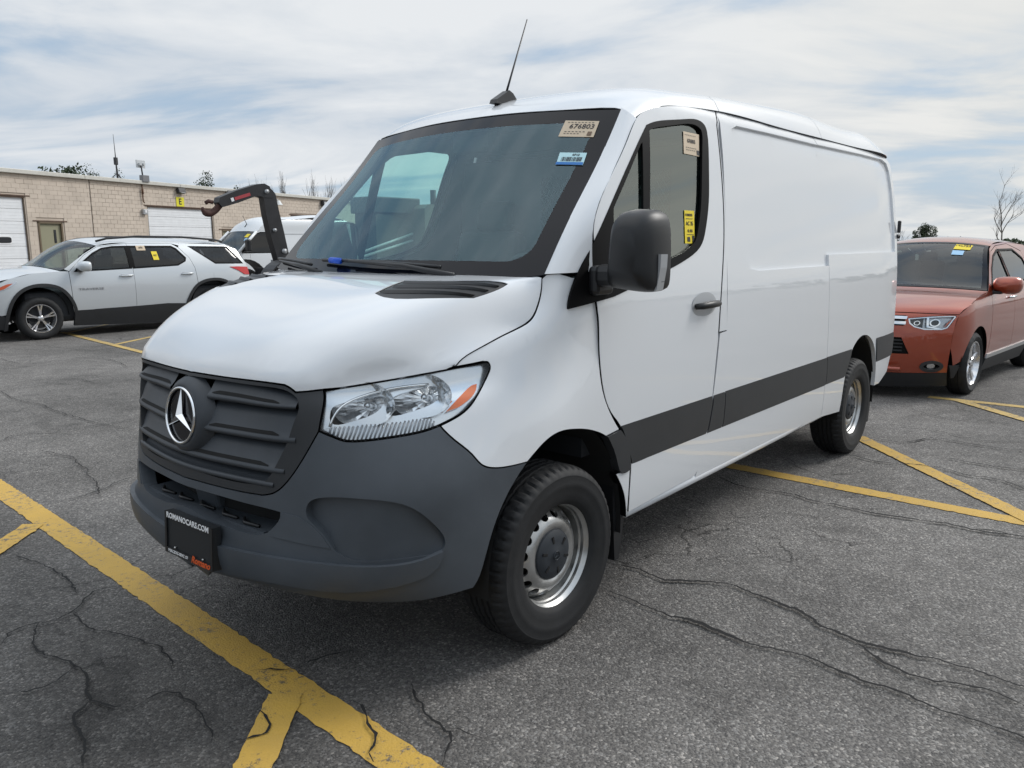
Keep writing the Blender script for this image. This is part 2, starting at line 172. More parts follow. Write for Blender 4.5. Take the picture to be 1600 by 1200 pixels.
# outlines of panels in the (u,v) of their surfaces
TR = {"headlight":[[0.8452,0.6428],[0.8602,0.6859],[0.8714,0.7292],[0.8803,0.7751],[0.8883,0.8264],[0.8941,0.8734],[0.8981,0.9229],[0.8996,0.9717],[0.8993,1.0171],[0.8987,1.0398],[0.8979,1.0616],[0.8969,1.0835],[0.8955,1.1063],[0.893,1.138],[0.8897,1.1722],[0.8857,1.2083],[0.8812,1.2456],[0.8804,1.2523],[0.8793,1.2587],[0.8777,1.2643],[0.8754,1.2689],[0.8722,1.272],[0.8684,1.2738],[0.8642,1.2744],[0.8601,1.2738],[0.8543,1.271],[0.8488,1.2662],[0.8431,1.26],[0.8368,1.2529],[0.8149,1.2339],[0.7828,1.2172],[0.7475,1.2025],[0.7202,1.1856],[0.7063,1.1732],[0.6952,1.1604],[0.686,1.147],[0.6782,1.1326],[0.6699,1.114],[0.6624,1.0942],[0.6555,1.0739],[0.6489,1.0537],[0.6454,1.0416],[0.6421,1.0293],[0.6389,1.0168],[0.636,1.0036],[0.6313,0.9759],[0.6276,0.9458],[0.6245,0.9139],[0.6217,0.8806],[0.619,0.8459],[0.6171,0.8119],[0.6165,0.7806],[0.6181,0.7544],[0.6193,0.7472],[0.6208,0.7406],[0.6226,0.734],[0.6248,0.7271],[0.6304,0.7117],[0.637,0.6941],[0.6444,0.6752],[0.6523,0.6555],[0.6628,0.6569],[0.6737,0.6582],[0.6855,0.6594],[0.6987,0.6606],[0.7184,0.6616],[0.7417,0.6611],[0.7695,0.6577],[0.8,0.652],[0.8121,0.6494],[0.8236,0.647],[0.8346,0.6447]],"bumper_half":[[0.4108,-0.0097],[0.4115,0.0064],[0.412,0.0225],[0.4125,0.0389],[0.4129,0.056],[0.4134,0.0941],[0.4135,0.134],[0.4133,0.174],[0.4131,0.2124],[0.4129,0.248],[0.4129,0.2812],[0.4131,0.3124],[0.4136,0.3418],[0.4142,0.3646],[0.4149,0.3865],[0.4156,0.4078],[0.4162,0.4286],[0.419,0.4401],[0.422,0.4513],[0.4254,0.4622],[0.4295,0.4727],[0.4345,0.4827],[0.4404,0.4922],[0.4472,0.5015],[0.4548,0.5105],[0.468,0.5243],[0.4827,0.5377],[0.4983,0.5509],[0.5144,0.5635],[0.5328,0.5772],[0.5512,0.5903],[0.5693,0.6027],[0.587,0.6145],[0.6039,0.6256],[0.6203,0.6361],[0.6363,0.6461],[0.6523,0.6555],[0.6444,0.6752],[0.637,0.6941],[0.6304,0.7117],[0.6248,0.7271],[0.6226,0.734],[0.6208,0.7406],[0.6193,0.7472],[0.6181,0.7544],[0.6165,0.7806],[0.6171,0.8119],[0.619,0.8459],[0.6217,0.8806],[0.6245,0.9139],[0.6276,0.9458],[0.6313,0.9759],[0.636,1.0036],[0.6389,1.0168],[0.6421,1.0293],[0.6454,1.0416],[0.6489,1.0537],[0.6354,1.0659],[0.6239,1.0781],[0.6124,1.0907],[0.6009,1.1039],[0.5881,1.1194],[0.5748,1.1352],[0.5609,1.1505],[0.5461,1.1645],[0.535,1.1733],[0.5239,1.1816],[0.5135,1.1899],[0.5043,1.199],[0.4982,1.2072],[0.493,1.2161],[0.4887,1.2258],[0.4851,1.2362],[0.4809,1.2517],[0.4777,1.2682],[0.4751,1.2857],[0.4732,1.3041],[0.4715,1.3269],[0.4704,1.3507],[0.4697,1.3755],[0.4691,1.4011],[0.4512,1.3815],[0.4331,1.3629],[0.4145,1.3454],[0.395,1.3291],[0.3701,1.3112],[0.3437,1.2951],[0.3162,1.2807],[0.288,1.268],[0.26,1.2571],[0.2315,1.2473],[0.2024,1.2379],[0.1724,1.2288],[0.1471,1.221],[0.1222,1.2128],[0.0988,1.2038],[0.0788,1.1939],[0.071,1.1889],[0.064,1.1837],[0.0576,1.1784],[0.0515,1.1731],[0.0521,1.1498],[0.0519,1.127],[0.0511,1.1046],[0.0498,1.0822],[0.0479,1.057],[0.0458,1.0313],[0.0436,1.0047],[0.0416,0.9768],[0.0392,0.9343],[0.0382,0.89],[0.0391,0.8446],[0.0425,0.7988],[0.0481,0.7557],[0.0553,0.7127],[0.0625,0.67],[0.0688,0.6276],[0.0725,0.5953],[0.0753,0.5632],[0.0773,0.5313],[0.0787,0.4993],[0.0796,0.4667],[0.0797,0.4327],[0.0788,0.3962],[0.0763,0.3557],[0.0703,0.2969],[0.0619,0.2299],[0.0513,0.1558],[0.0383,0.075],[0.0271,0.0148],[0.0097,-0.0579],[-0.0442,-0.2042],[-0.053,-0.2624]],"grille_half":[[0.8221,-0.0586],[0.824,0.0199],[0.824,0.0887],[0.8239,0.1515],[0.825,0.2108],[0.828,0.2628],[0.8341,0.3136],[0.8438,0.3626],[0.855,0.4076],[0.8627,0.4388],[0.8683,0.467],[0.8716,0.4927],[0.8727,0.5163],[0.8688,0.5216],[0.8646,0.5267],[0.86,0.5316],[0.8546,0.5365],[0.8477,0.5418],[0.8401,0.547],[0.8322,0.5524],[0.8241,0.5579],[0.8527,0.642],[0.8452,0.6428],[0.8346,0.6447],[0.8236,0.647],[0.8121,0.6494],[0.8,0.652],[0.7695,0.6577],[0.7417,0.6611],[0.7184,0.6616],[0.6987,0.6606],[0.6855,0.6594],[0.6737,0.6582],[0.6628,0.6569],[0.6523,0.6555],[0.6363,0.6461],[0.6203,0.6361],[0.6039,0.6256],[0.587,0.6145],[0.5693,0.6027],[0.5512,0.5903],[0.5328,0.5772],[0.5144,0.5635],[0.4983,0.5509],[0.4827,0.5377],[0.468,0.5243],[0.4548,0.5105],[0.4472,0.5015],[0.4404,0.4922],[0.4345,0.4827],[0.4295,0.4727],[0.4254,0.4622],[0.422,0.4513],[0.419,0.4401],[0.4162,0.4286],[0.4156,0.4078],[0.4149,0.3865],[0.4142,0.3646],[0.4136,0.3418],[0.4131,0.3124],[0.4129,0.2812],[0.4129,0.248],[0.4131,0.2124],[0.4133,0.174],[0.4135,0.134],[0.4134,0.0941],[0.4129,0.056],[0.4125,0.0389],[0.412,0.0225],[0.4115,0.0064],[0.4108,-0.0097]],"grille_hole":[[0.8042,-0.052],[0.8067,0.0257],[0.8073,0.0931],[0.8074,0.1548],[0.808,0.2131],[0.8096,0.2645],[0.8131,0.3148],[0.8193,0.3635],[0.8273,0.4082],[0.8335,0.4366],[0.8386,0.4623],[0.8411,0.4852],[0.8397,0.5054],[0.8365,0.5166],[0.8315,0.5269],[0.8249,0.5364],[0.8168,0.545],[0.8104,0.5507],[0.8036,0.5561],[0.7965,0.5613],[0.7895,0.5664],[0.7743,0.5715],[0.7603,0.576],[0.7475,0.5792],[0.7357,0.5807],[0.7227,0.5799],[0.7103,0.5767],[0.6983,0.572],[0.6863,0.5668],[0.6701,0.56],[0.6537,0.5535],[0.6374,0.5468],[0.6214,0.5396],[0.6068,0.532],[0.5923,0.5237],[0.5776,0.515],[0.5625,0.5058],[0.5466,0.4963],[0.5304,0.4866],[0.5145,0.4769],[0.4994,0.4672],[0.4904,0.461],[0.4821,0.4546],[0.4747,0.4475],[0.4682,0.4396],[0.4629,0.4308],[0.4585,0.4211],[0.4545,0.4108],[0.4508,0.4001],[0.4494,0.3862],[0.4482,0.3719],[0.447,0.357],[0.446,0.3412],[0.445,0.3129],[0.4447,0.2816],[0.4451,0.2477],[0.4461,0.2115],[0.4476,0.1726],[0.4492,0.1327],[0.4507,0.0931],[0.4519,0.0555],[0.4523,0.0385],[0.4526,0.0222],[0.4528,0.0061],[0.4528,-0.01]],"intake":[[0.3812,-0.0091],[0.3813,0.0075],[0.3812,0.0238],[0.3812,0.0402],[0.3813,0.0567],[0.3815,0.0841],[0.3819,0.1123],[0.3821,0.141],[0.382,0.17],[0.3812,0.2149],[0.3798,0.2591],[0.3781,0.3018],[0.3766,0.3425],[0.3757,0.3743],[0.3749,0.404],[0.3739,0.4315],[0.3726,0.4563],[0.3717,0.4693],[0.3706,0.4816],[0.3694,0.4934],[0.3682,0.5049],[0.3625,0.5048],[0.3568,0.5045],[0.3511,0.5037],[0.3454,0.5022],[0.3386,0.4991],[0.3318,0.4949],[0.325,0.4896],[0.3182,0.4836],[0.3094,0.4751],[0.3006,0.4658],[0.2919,0.4561],[0.2832,0.4462],[0.2796,0.4356],[0.2762,0.4248],[0.2732,0.4137],[0.2708,0.4021],[0.2687,0.3826],[0.2681,0.3614],[0.2687,0.3386],[0.2699,0.3139],[0.2722,0.2738],[0.275,0.2306],[0.2787,0.1856],[0.2836,0.141],[0.2873,0.114],[0.2912,0.0882],[0.2948,0.0634],[0.2975,0.0397],[0.2985,0.0276],[0.2992,0.0156],[0.2997,0.0037],[0.3,-0.0083]],"fogcover":[[0.3689,0.5102],[0.3688,0.5211],[0.3685,0.5318],[0.368,0.5424],[0.3672,0.5526],[0.3662,0.5618],[0.3647,0.5709],[0.3626,0.5801],[0.3597,0.5895],[0.3524,0.6069],[0.3429,0.6246],[0.332,0.6419],[0.3204,0.6576],[0.3116,0.6681],[0.3028,0.6774],[0.294,0.6857],[0.2852,0.6934],[0.278,0.6992],[0.2707,0.7049],[0.2634,0.7103],[0.256,0.7157],[0.2594,0.6853],[0.2624,0.6541],[0.2652,0.6223],[0.2678,0.5901],[0.2703,0.5577],[0.2726,0.5253],[0.2748,0.4928],[0.2765,0.4599],[0.2861,0.4671],[0.2956,0.4742],[0.3051,0.4815],[0.3145,0.489],[0.3227,0.4956],[0.3308,0.5018],[0.3387,0.5068],[0.3465,0.5102],[0.3522,0.5113],[0.3578,0.5115],[0.3634,0.511]],"scoop":[[0.4306,0.6669],[0.4318,0.6787],[0.4328,0.6908],[0.4336,0.7032],[0.434,0.7163],[0.4337,0.7432],[0.4322,0.7718],[0.4299,0.8011],[0.4272,0.83],[0.4242,0.8583],[0.4207,0.8851],[0.4162,0.9102],[0.4101,0.9334],[0.4046,0.9485],[0.3981,0.9626],[0.3904,0.976],[0.3815,0.9887],[0.3705,1.0018],[0.358,1.0146],[0.3441,1.0273],[0.3287,1.0402],[0.3124,1.0529],[0.2954,1.0647],[0.2783,1.0739],[0.2619,1.079],[0.2537,1.0795],[0.2462,1.0784],[0.2396,1.0758],[0.2342,1.0716],[0.228,1.0608],[0.2251,1.0467],[0.2243,1.0303],[0.2244,1.0129],[0.2244,0.9841],[0.2237,0.9548],[0.2229,0.9244],[0.2219,0.8928],[0.2214,0.8628],[0.2218,0.8326],[0.2241,0.8034],[0.2292,0.7766],[0.2335,0.7634],[0.2385,0.7511],[0.2441,0.7393],[0.25,0.7278],[0.2589,0.7206],[0.2677,0.7133],[0.2766,0.7059],[0.2854,0.6983],[0.2945,0.6903],[0.3035,0.6818],[0.3123,0.6727],[0.3206,0.6628],[0.3287,0.6517],[0.3366,0.6405],[0.3446,0.6299],[0.3532,0.6211],[0.3601,0.6162],[0.3674,0.6128],[0.3752,0.6109],[0.3834,0.6105],[0.3922,0.6119],[0.4007,0.615],[0.4087,0.6197],[0.4155,0.6261],[0.4211,0.6347],[0.4251,0.6447],[0.4282,0.6556]],"plate":[[0.2365,-0.1481],[0.2527,0.1896],[0.0453,0.0948],[0.0422,-0.2593]],"fender":[[1.0194,1.6742],[1.0154,1.6691],[1.0114,1.6637],[1.0073,1.6577],[1.0031,1.6511],[0.9975,1.641],[0.9918,1.6294],[0.9858,1.6166],[0.9796,1.6028],[0.974,1.5904],[0.9683,1.5776],[0.9629,1.5645],[0.9582,1.5513],[0.9555,1.5411],[0.9534,1.5307],[0.9519,1.5198],[0.9509,1.508],[0.9496,1.4827],[0.9486,1.4544],[0.9474,1.4243],[0.9458,1.3936],[0.9439,1.3631],[0.9418,1.3327],[0.9398,1.302],[0.9379,1.2704],[0.9362,1.2371],[0.9337,1.2045],[0.9296,1.1747],[0.9229,1.1496],[0.9177,1.1374],[0.9119,1.1268],[0.9057,1.1172],[0.8994,1.1081],[0.8832,1.2465],[0.8804,1.2523],[0.8793,1.2587],[0.8777,1.2643],[0.8754,1.2689],[0.8722,1.272],[0.8684,1.2738],[0.8642,1.2744],[0.8601,1.2738],[0.8543,1.271],[0.8488,1.2662],[0.8431,1.26],[0.8368,1.2529],[0.8149,1.2339],[0.7828,1.2172],[0.7475,1.2025],[0.7202,1.1856],[0.7063,1.1732],[0.6952,1.1604],[0.686,1.147],[0.6782,1.1326],[0.6699,1.114],[0.6624,1.0942],[0.6555,1.0739],[0.6489,1.0537],[0.6354,1.0659],[0.6239,1.0781],[0.6124,1.0907],[0.6009,1.1039],[0.5881,1.1194],[0.5748,1.1352],[0.5609,1.1505],[0.5461,1.1645],[0.535,1.1733],[0.5239,1.1816],[0.5135,1.1899],[0.5043,1.199],[0.4982,1.2072],[0.493,1.2161],[0.4887,1.2258],[0.4851,1.2362],[0.4809,1.2517],[0.4777,1.2682],[0.4751,1.2857],[0.4732,1.3041],[0.4715,1.3269],[0.4704,1.3507],[0.4697,1.3755],[0.4691,1.4011],[0.4779,1.414],[0.4867,1.4273],[0.4955,1.4413],[0.5044,1.456],[0.514,1.473],[0.5231,1.4913],[0.5315,1.5108],[0.5385,1.5316],[0.5432,1.5505],[0.5465,1.5701],[0.5485,1.5906],[0.5489,1.6117],[0.5479,1.6319],[0.5458,1.6526],[0.5429,1.6737],[0.5394,1.695],[0.5356,1.7163],[0.5312,1.738],[0.526,1.7604],[0.5199,1.7836],[0.5124,1.8085],[0.504,1.8334],[0.4952,1.8573],[0.4864,1.8786],[0.482,1.8882],[0.4777,1.8971],[0.4735,1.9055],[0.4692,1.9136],[0.4798,2.0203],[0.5006,2.0006],[0.5215,1.9815],[0.5428,1.9634],[0.5649,1.9464],[0.5924,1.9286],[0.6226,1.9131],[0.6544,1.9004],[0.6847,1.8909],[0.7176,1.8831],[0.7449,1.8788],[0.7674,1.877],[0.7867,1.877],[0.7984,1.8776],[0.8092,1.8788],[0.8195,1.8805],[0.8296,1.8827],[0.8404,1.8857],[0.8513,1.889],[0.8622,1.8923],[0.8729,1.8954],[0.884,1.8981],[0.8947,1.9006],[0.9052,1.9031],[0.9154,1.9061],[0.9225,1.9108],[0.9292,1.9138],[0.9352,1.9133],[0.9403,1.9075],[0.9449,1.8939],[0.9488,1.8745],[0.9529,1.8519],[0.9577,1.8286],[0.9663,1.7986],[0.9774,1.7717],[0.991,1.7474],[1.0071,1.7252]],"fendertrim":[[0.4692,1.9136],[0.4798,2.0203],[0.467,2.0357],[0.4535,2.0506],[0.4386,2.0645],[0.4115,2.0831],[0.3818,2.0974],[0.3518,2.1074],[0.3272,2.1128],[0.3039,2.116],[0.2814,2.1181],[0.2761,2.0907],[0.2739,2.0653],[0.2777,2.0435],[0.2986,2.0188],[0.3319,2.001],[0.3689,1.9846],[0.4063,1.9632],[0.4391,1.9389]],"fendersill":[[0.2833,2.0064],[0.2784,2.1184],[0.2433,2.1181],[0.2082,2.1181],[0.1724,2.1183],[0.1336,2.1189],[0.0921,2.1208],[0.0474,2.1246],[0.0961,2.1111],[0.1407,2.0972],[0.1821,2.0793],[0.2166,2.0581],[0.2502,2.0331]],"fenderarch":[[0.4691,1.4011],[0.4779,1.414],[0.4867,1.4273],[0.4955,1.4413],[0.5044,1.456],[0.514,1.473],[0.5231,1.4913],[0.5315,1.5108],[0.5385,1.5316],[0.5432,1.5505],[0.5465,1.5701],[0.5485,1.5906],[0.5489,1.6117],[0.5479,1.6319],[0.5458,1.6526],[0.5429,1.6737],[0.5394,1.695],[0.5356,1.7163],[0.5312,1.738],[0.526,1.7604],[0.5199,1.7836],[0.5124,1.8085],[0.504,1.8334],[0.4952,1.8573],[0.4864,1.8786],[0.482,1.8882],[0.4777,1.8971],[0.4735,1.9055],[0.4692,1.9136]],"slat1":[[0.7403,0.0961],[0.7379,0.3241],[0.7377,0.4744],[0.7269,0.5034],[0.7301,0.5767],[0.7209,0.5751],[0.7174,0.5147],[0.7118,0.3263],[0.7077,0.1027]],"slat2":[[0.6295,0.1373],[0.6301,0.3017],[0.6305,0.4214],[0.6167,0.4568],[0.6212,0.5369],[0.6135,0.5314],[0.6034,0.3977],[0.5963,0.1246]],"slat3":[[0.5151,-0.0083],[0.5124,0.21],[0.5148,0.3818],[0.5053,0.411],[0.5119,0.4755],[0.5002,0.4645],[0.4865,0.3404],[0.484,0.2106],[0.4827,-0.0094]],"star":[[0.6369,-0.0062],[0.6722,-0.0089]],"signal":[[0.6922,1.0763],[0.7108,1.095],[0.7321,1.1135],[0.7584,1.1305],[0.7815,1.1427],[0.8007,1.1564],[0.8114,1.1721],[0.8133,1.1803],[0.8138,1.1887],[0.8135,1.1971],[0.8031,1.1965],[0.7922,1.1958],[0.7809,1.1943],[0.7644,1.1897],[0.7494,1.1821],[0.7368,1.1722],[0.7245,1.1582],[0.7144,1.1431],[0.7054,1.1274]],"drl":[[0.6642,0.6679],[0.6654,0.694],[0.6663,0.7201],[0.6671,0.747],[0.6677,0.7876],[0.6686,0.8299],[0.6701,0.8728],[0.6728,0.9155],[0.6763,0.9592],[0.6801,1.005],[0.6511,1.0502],[0.6489,1.0537],[0.6443,1.0375],[0.6399,1.021],[0.636,1.0036],[0.6299,0.9661],[0.6254,0.9247],[0.6217,0.8806],[0.6184,0.8344],[0.6166,0.7907],[0.6181,0.7544],[0.6196,0.7449],[0.6218,0.7361],[0.6248,0.7271],[0.6327,0.7087],[0.6428,0.6881],[0.6541,0.6664]],"bowl":[[0.7369,0.7622],[0.7718,0.9736]],"hood_half":[[-0.0102,-0.0596],[-0.0084,0.0184],[-0.0087,0.0866],[-0.0091,0.1491],[-0.0081,0.2086],[-0.0052,0.2612],[-0.0003,0.3134],[0.0056,0.3651],[0.0105,0.4133],[0.0129,0.4466],[0.0142,0.4764],[0.0145,0.5034],[0.0141,0.528],[0.0128,0.5334],[0.0114,0.5386],[0.0099,0.5438],[0.0081,0.5487],[0.0058,0.554],[0.0033,0.5591],[0.0006,0.5641],[-0.0023,0.5689],[-0.0005,0.6559],[-0.003,0.7009],[-0.0037,0.7452],[-0.0042,0.7902],[-0.0035,0.8369],[-0.0022,0.8777],[-0.001,0.9209],[-0.0014,0.9672],[-0.0049,1.0169],[-0.0089,1.0455],[-0.0167,1.0779],[-0.0119,1.0952],[-0.0378,1.1482],[-0.0283,1.1425],[-0.0027,1.1278],[0.0226,1.1133],[0.04,1.1065],[0.0548,1.1025],[0.077,1.1001],[0.0976,1.1009],[0.118,1.1027],[0.1389,1.1042],[0.1606,1.1044],[0.184,1.104],[0.2099,1.1034],[0.2397,1.1032],[0.2751,1.1032],[0.3188,1.1029],[0.3723,1.1018],[0.4279,1.101],[0.454,1.1009],[0.4773,1.1008],[0.4987,1.1005],[0.5189,1.0999],[0.545,1.0983],[0.5708,1.0963],[0.5962,1.0941],[0.6214,1.092],[0.6505,1.0902],[0.679,1.0892],[0.7062,1.0884],[0.7318,1.0871],[0.7496,1.0853],[0.7667,1.0824],[0.7838,1.0783],[0.8015,1.0719],[0.8058,1.0658],[0.8329,0.8473],[0.844,0.7024],[0.8433,0.5986],[0.841,0.518],[0.8367,0.4495],[0.8304,0.384],[0.823,0.3166],[0.816,0.2412]],"vent":[[0.4809,0.4836],[0.5031,0.4759],[0.5267,0.4668],[0.5514,0.4574],[0.5821,0.4462],[0.6152,0.4338],[0.6523,0.4176],[0.6533,0.4817],[0.655,0.5458],[0.6613,0.6102],[0.6781,0.6852],[0.6908,0.7677],[0.6826,0.8564],[0.6784,0.8734],[0.6736,0.8892],[0.6689,0.9037],[0.6518,0.9098],[0.6356,0.9142],[0.6199,0.9171],[0.5892,0.9185],[0.5602,0.9158],[0.5342,0.9109],[0.5136,0.9055],[0.4954,0.8996],[0.4789,0.8933],[0.4607,0.8428],[0.4482,0.789],[0.4385,0.732],[0.4321,0.6832],[0.4315,0.6309],[0.4435,0.5719],[0.4536,0.5448],[0.4663,0.5154]],"door":[[-1.5996,2.2995],[-1.4988,2.2933],[-1.4017,2.2869],[-1.3078,2.2798],[-1.2167,2.2716],[-1.1369,2.2631],[-1.0606,2.2532],[-0.9887,2.2418],[-0.922,2.2288],[-0.8802,2.219],[-0.8417,2.2081],[-0.8072,2.1962],[-0.7773,2.1829],[-0.7564,2.1709],[-0.7381,2.158],[-0.7217,2.1443],[-0.7063,2.1299],[-0.6826,2.1063],[-0.6588,2.0815],[-0.6343,2.0557],[-0.6085,2.0291],[-0.5677,1.9889],[-0.5248,1.9482],[-0.4817,1.9077],[-0.4406,1.8683],[-0.4089,1.8358],[-0.3812,1.8044],[-0.3574,1.7741],[-0.3376,1.7445],[-0.3254,1.7226],[-0.3158,1.7012],[-0.3089,1.6801],[-0.3049,1.6595],[-0.3039,1.6393],[-0.3048,1.6189],[-0.3062,1.5976],[-0.3067,1.5747],[-0.3037,1.5338],[-0.298,1.4901],[-0.2926,1.4465],[-0.2907,1.4055],[-0.2922,1.3823],[-0.2951,1.3604],[-0.2983,1.3391],[-0.3009,1.3178],[-0.3022,1.2962],[-0.3024,1.2743],[-0.302,1.2524],[-0.3014,1.2309],[-0.3012,1.2114],[-0.3013,1.1921],[-0.3019,1.1724],[-0.3029,1.1518],[-0.3051,1.1199],[-0.3089,1.0859],[-0.3148,1.051],[-0.3233,1.016],[-0.3324,0.9883],[-0.3439,0.9617],[-0.3585,0.9364],[-0.3764,0.9127],[-0.3899,0.8984],[-0.4043,0.8848],[-0.4188,0.8716],[-0.4323,0.8587],[-0.4417,0.8489],[-0.4504,0.839],[-0.4586,0.8289],[-0.4668,0.8186],[-0.4773,0.8051],[-0.4879,0.791],[-0.4984,0.7766],[-0.5083,0.7619],[-0.5179,0.746],[-0.5262,0.73],[-0.5331,0.7139],[-0.5385,0.6976],[-0.5426,0.6787],[-0.545,0.6597],[-0.5461,0.6409],[-0.5464,0.6223],[-0.5461,0.6041],[-0.5457,0.586],[-0.5452,0.5675],[-0.5448,0.5483],[-0.5449,0.5193],[-0.5462,0.4882],[-0.549,0.4553],[-0.5535,0.4211],[-1.1857,0.4423],[-1.1957,0.4505],[-1.2056,0.4592],[-1.2153,0.4688],[-1.2247,0.4799],[-1.2406,0.5041],[-1.2553,0.5316],[-1.2687,0.5593],[-1.2805,0.5844],[-1.2861,0.5966],[-1.2911,0.6079],[-1.2956,0.6194],[-1.2996,0.6318],[-1.3096,0.6756],[-1.3183,0.7297],[-1.3266,0.79],[-1.335,0.8522],[-1.3457,0.9238],[-1.3573,0.9933],[-1.3699,1.0614],[-1.3838,1.1287],[-1.3835,1.155],[-1.3966,1.2418],[-1.4103,1.3267],[-1.4266,1.4082],[-1.4459,1.4846],[-1.4593,1.534],[-1.4715,1.5819],[-1.4822,1.6297],[-1.4915,1.6789],[-1.5019,1.748],[-1.5106,1.8207],[-1.518,1.8956],[-1.524,1.9711],[-1.5298,2.0514],[-1.5384,2.1317],[-1.5486,2.212]],"window":[[-0.8172,2.1364],[-0.8357,2.1424],[-0.8551,2.1483],[-0.8757,2.154],[-0.8984,2.1595],[-0.9537,2.17],[-1.0171,2.1795],[-1.0851,2.1886],[-1.1536,2.1978],[-1.2008,2.2046],[-1.2455,2.2108],[-1.287,2.215],[-1.3247,2.2163],[-1.3463,2.215],[-1.3656,2.2122],[-1.3822,2.2079],[-1.3956,2.2023],[-1.4054,2.1954],[-1.4121,2.1872],[-1.4161,2.1777],[-1.4179,2.1668],[-1.4156,2.1288],[-1.406,2.0831],[-1.3938,2.0337],[-1.3819,1.9841],[-1.372,1.9391],[-1.3627,1.8961],[-1.3526,1.8545],[-1.3403,1.8135],[-1.3274,1.7782],[-1.3126,1.7433],[-1.2966,1.7094],[-1.2797,1.6769],[-1.2666,1.6542],[-1.2514,1.6326],[-1.232,1.6125],[-1.2066,1.594],[-1.172,1.5765],[-1.1318,1.5609],[-1.089,1.5472],[-1.0464,1.5353],[-1.0093,1.5256],[-0.973,1.5167],[-0.936,1.5081],[-0.8968,1.4994],[-0.7875,1.476],[-0.6657,1.4507],[-0.5391,1.4247],[-0.415,1.3992],[-0.1335,1.363],[-0.1339,1.3688],[-0.1345,1.3747],[-0.1354,1.381],[-0.1368,1.3878],[-0.145,1.4118],[-0.1584,1.4398],[-0.176,1.47],[-0.1967,1.5004],[-0.2219,1.5327],[-0.2487,1.5638],[-0.2767,1.5945],[-0.3055,1.6256],[-0.3396,1.6632],[-0.3754,1.7031],[-0.4142,1.7458],[-0.458,1.792],[-0.5207,1.8561],[-0.5878,1.9233],[-0.6552,1.9891],[-0.7185,2.0491],[-0.7444,2.0727],[-0.7691,2.0947],[-0.7932,2.1158]],"glass_main":[[-0.8301,2.107],[-0.8309,2.1113],[-0.8595,2.1241],[-0.9143,2.1358],[-0.985,2.1477],[-1.0591,2.1597],[-1.1173,2.1697],[-1.1692,2.1784],[-1.2164,2.1847],[-1.2607,2.1876],[-1.2884,2.1871],[-1.3138,2.1845],[-1.335,2.1796],[-1.3501,2.1724],[-1.3572,2.164],[-1.3595,2.1543],[-1.3587,2.1436],[-1.3564,2.1324],[-1.3368,2.0793],[-1.3198,2.0271],[-1.3048,1.9758],[-1.2909,1.9255],[-1.28,1.8845],[-1.2688,1.8446],[-1.2569,1.8061],[-1.2435,1.7692],[-1.2329,1.7444],[-1.2218,1.7206],[-1.2105,1.6979],[-1.1997,1.6761],[-1.1922,1.6613],[-1.1836,1.6471],[-1.1724,1.6336],[-1.1572,1.6209],[-1.1302,1.606],[-1.0966,1.5924],[-1.059,1.5797],[-1.0197,1.5676],[-0.6977,1.5048]],"glass_quarter":[[-0.7542,2.0551],[-0.6464,1.4896],[-0.411,1.4495],[-0.4586,1.7608],[-0.5266,1.8289],[-0.596,1.8991],[-0.6643,1.9696],[-0.7346,2.0423]],"handle":[[-1.0916,1.3724],[-1.3455,1.3593],[-1.3432,1.2465],[-1.0879,1.2651]],"fuelflap":[[-1.6098,2.2998],[-1.556,2.2121],[-1.5459,2.1319],[-1.5374,2.0518],[-1.5316,1.9716],[-1.5257,1.896],[-1.5183,1.821],[-1.5095,1.7482],[-1.499,1.6789],[-1.4897,1.6296],[-1.4788,1.5817],[-1.4666,1.5338],[-1.4534,1.4844],[-1.4348,1.4098],[-1.4194,1.3306],[-1.4066,1.2481],[-1.3945,1.1639],[-1.4851,1.166],[-1.4866,1.2668],[-1.4897,1.3662],[-1.4983,1.4634],[-1.5098,1.5583],[-1.5184,1.6403],[-1.5255,1.7213],[-1.5316,1.8023],[-1.5368,1.8845],[-1.5416,1.9832],[-1.5479,2.0845],[-1.5605,2.1882],[-1.6192,2.301]],"recess1":[[-1.7124,2.2335],[-3.0938,2.248]],"rail":[[-1.6147,2.3074],[-2.3523,2.325],[-3.3103,2.3469],[-5.6521,2.4176]],"reararch":[[-3.4282,0.6423],[-3.6009,0.7953],[-3.6672,0.8593],[-3.7829,0.8909],[-3.9514,0.8894],[-4.1003,0.8453],[-4.1922,0.7547],[-4.2621,0.6401]],"mud":[[-4.3047,0.6177],[-4.3661,0.4776],[-4.4217,0.2624],[-4.3051,0.1785]],"lip":[[0.2035,-0.0183],[0.2069,0.0645],[0.2085,0.1399],[0.2096,0.2121],[0.2123,0.3184],[0.2158,0.4184],[0.2184,0.5113],[0.2189,0.5833],[0.2176,0.6509],[0.2151,0.7126],[0.2127,0.7563],[0.2105,0.7974],[0.2089,0.8374],[0.2081,0.8836],[0.209,0.9287],[0.2124,0.9711],[0.218,1.0042],[0.2252,1.0359],[0.2328,1.0676],[0.226,1.0678],[0.2109,1.0627],[0.1966,1.0567],[0.1837,1.0488],[0.1705,1.0351],[0.1603,1.0175],[0.1523,0.9962],[0.138,0.9337],[0.1286,0.856],[0.1243,0.7695],[0.1263,0.6815],[0.1305,0.5921],[0.1311,0.4979],[0.1243,0.3883],[0.1117,0.2642],[0.0974,0.129],[0.0894,0.055],[0.079,-0.0245],[0.0588,-0.1256]],"sticker1":[[0.92,0.6144],[0.9112,0.7872],[0.811,0.7926],[0.8175,0.6192]],"sticker2":[[0.7162,0.6682],[0.7134,0.7968],[0.6355,0.8056],[0.6403,0.6802]],"sticker3":[[-1.1814,2.1487],[-1.3449,2.1484],[-1.3126,2.0383],[-1.1536,2.0408]],"sticker4":[[-1.0966,1.7711],[-1.1967,1.7709],[-1.1762,1.6148],[-1.078,1.615]]}
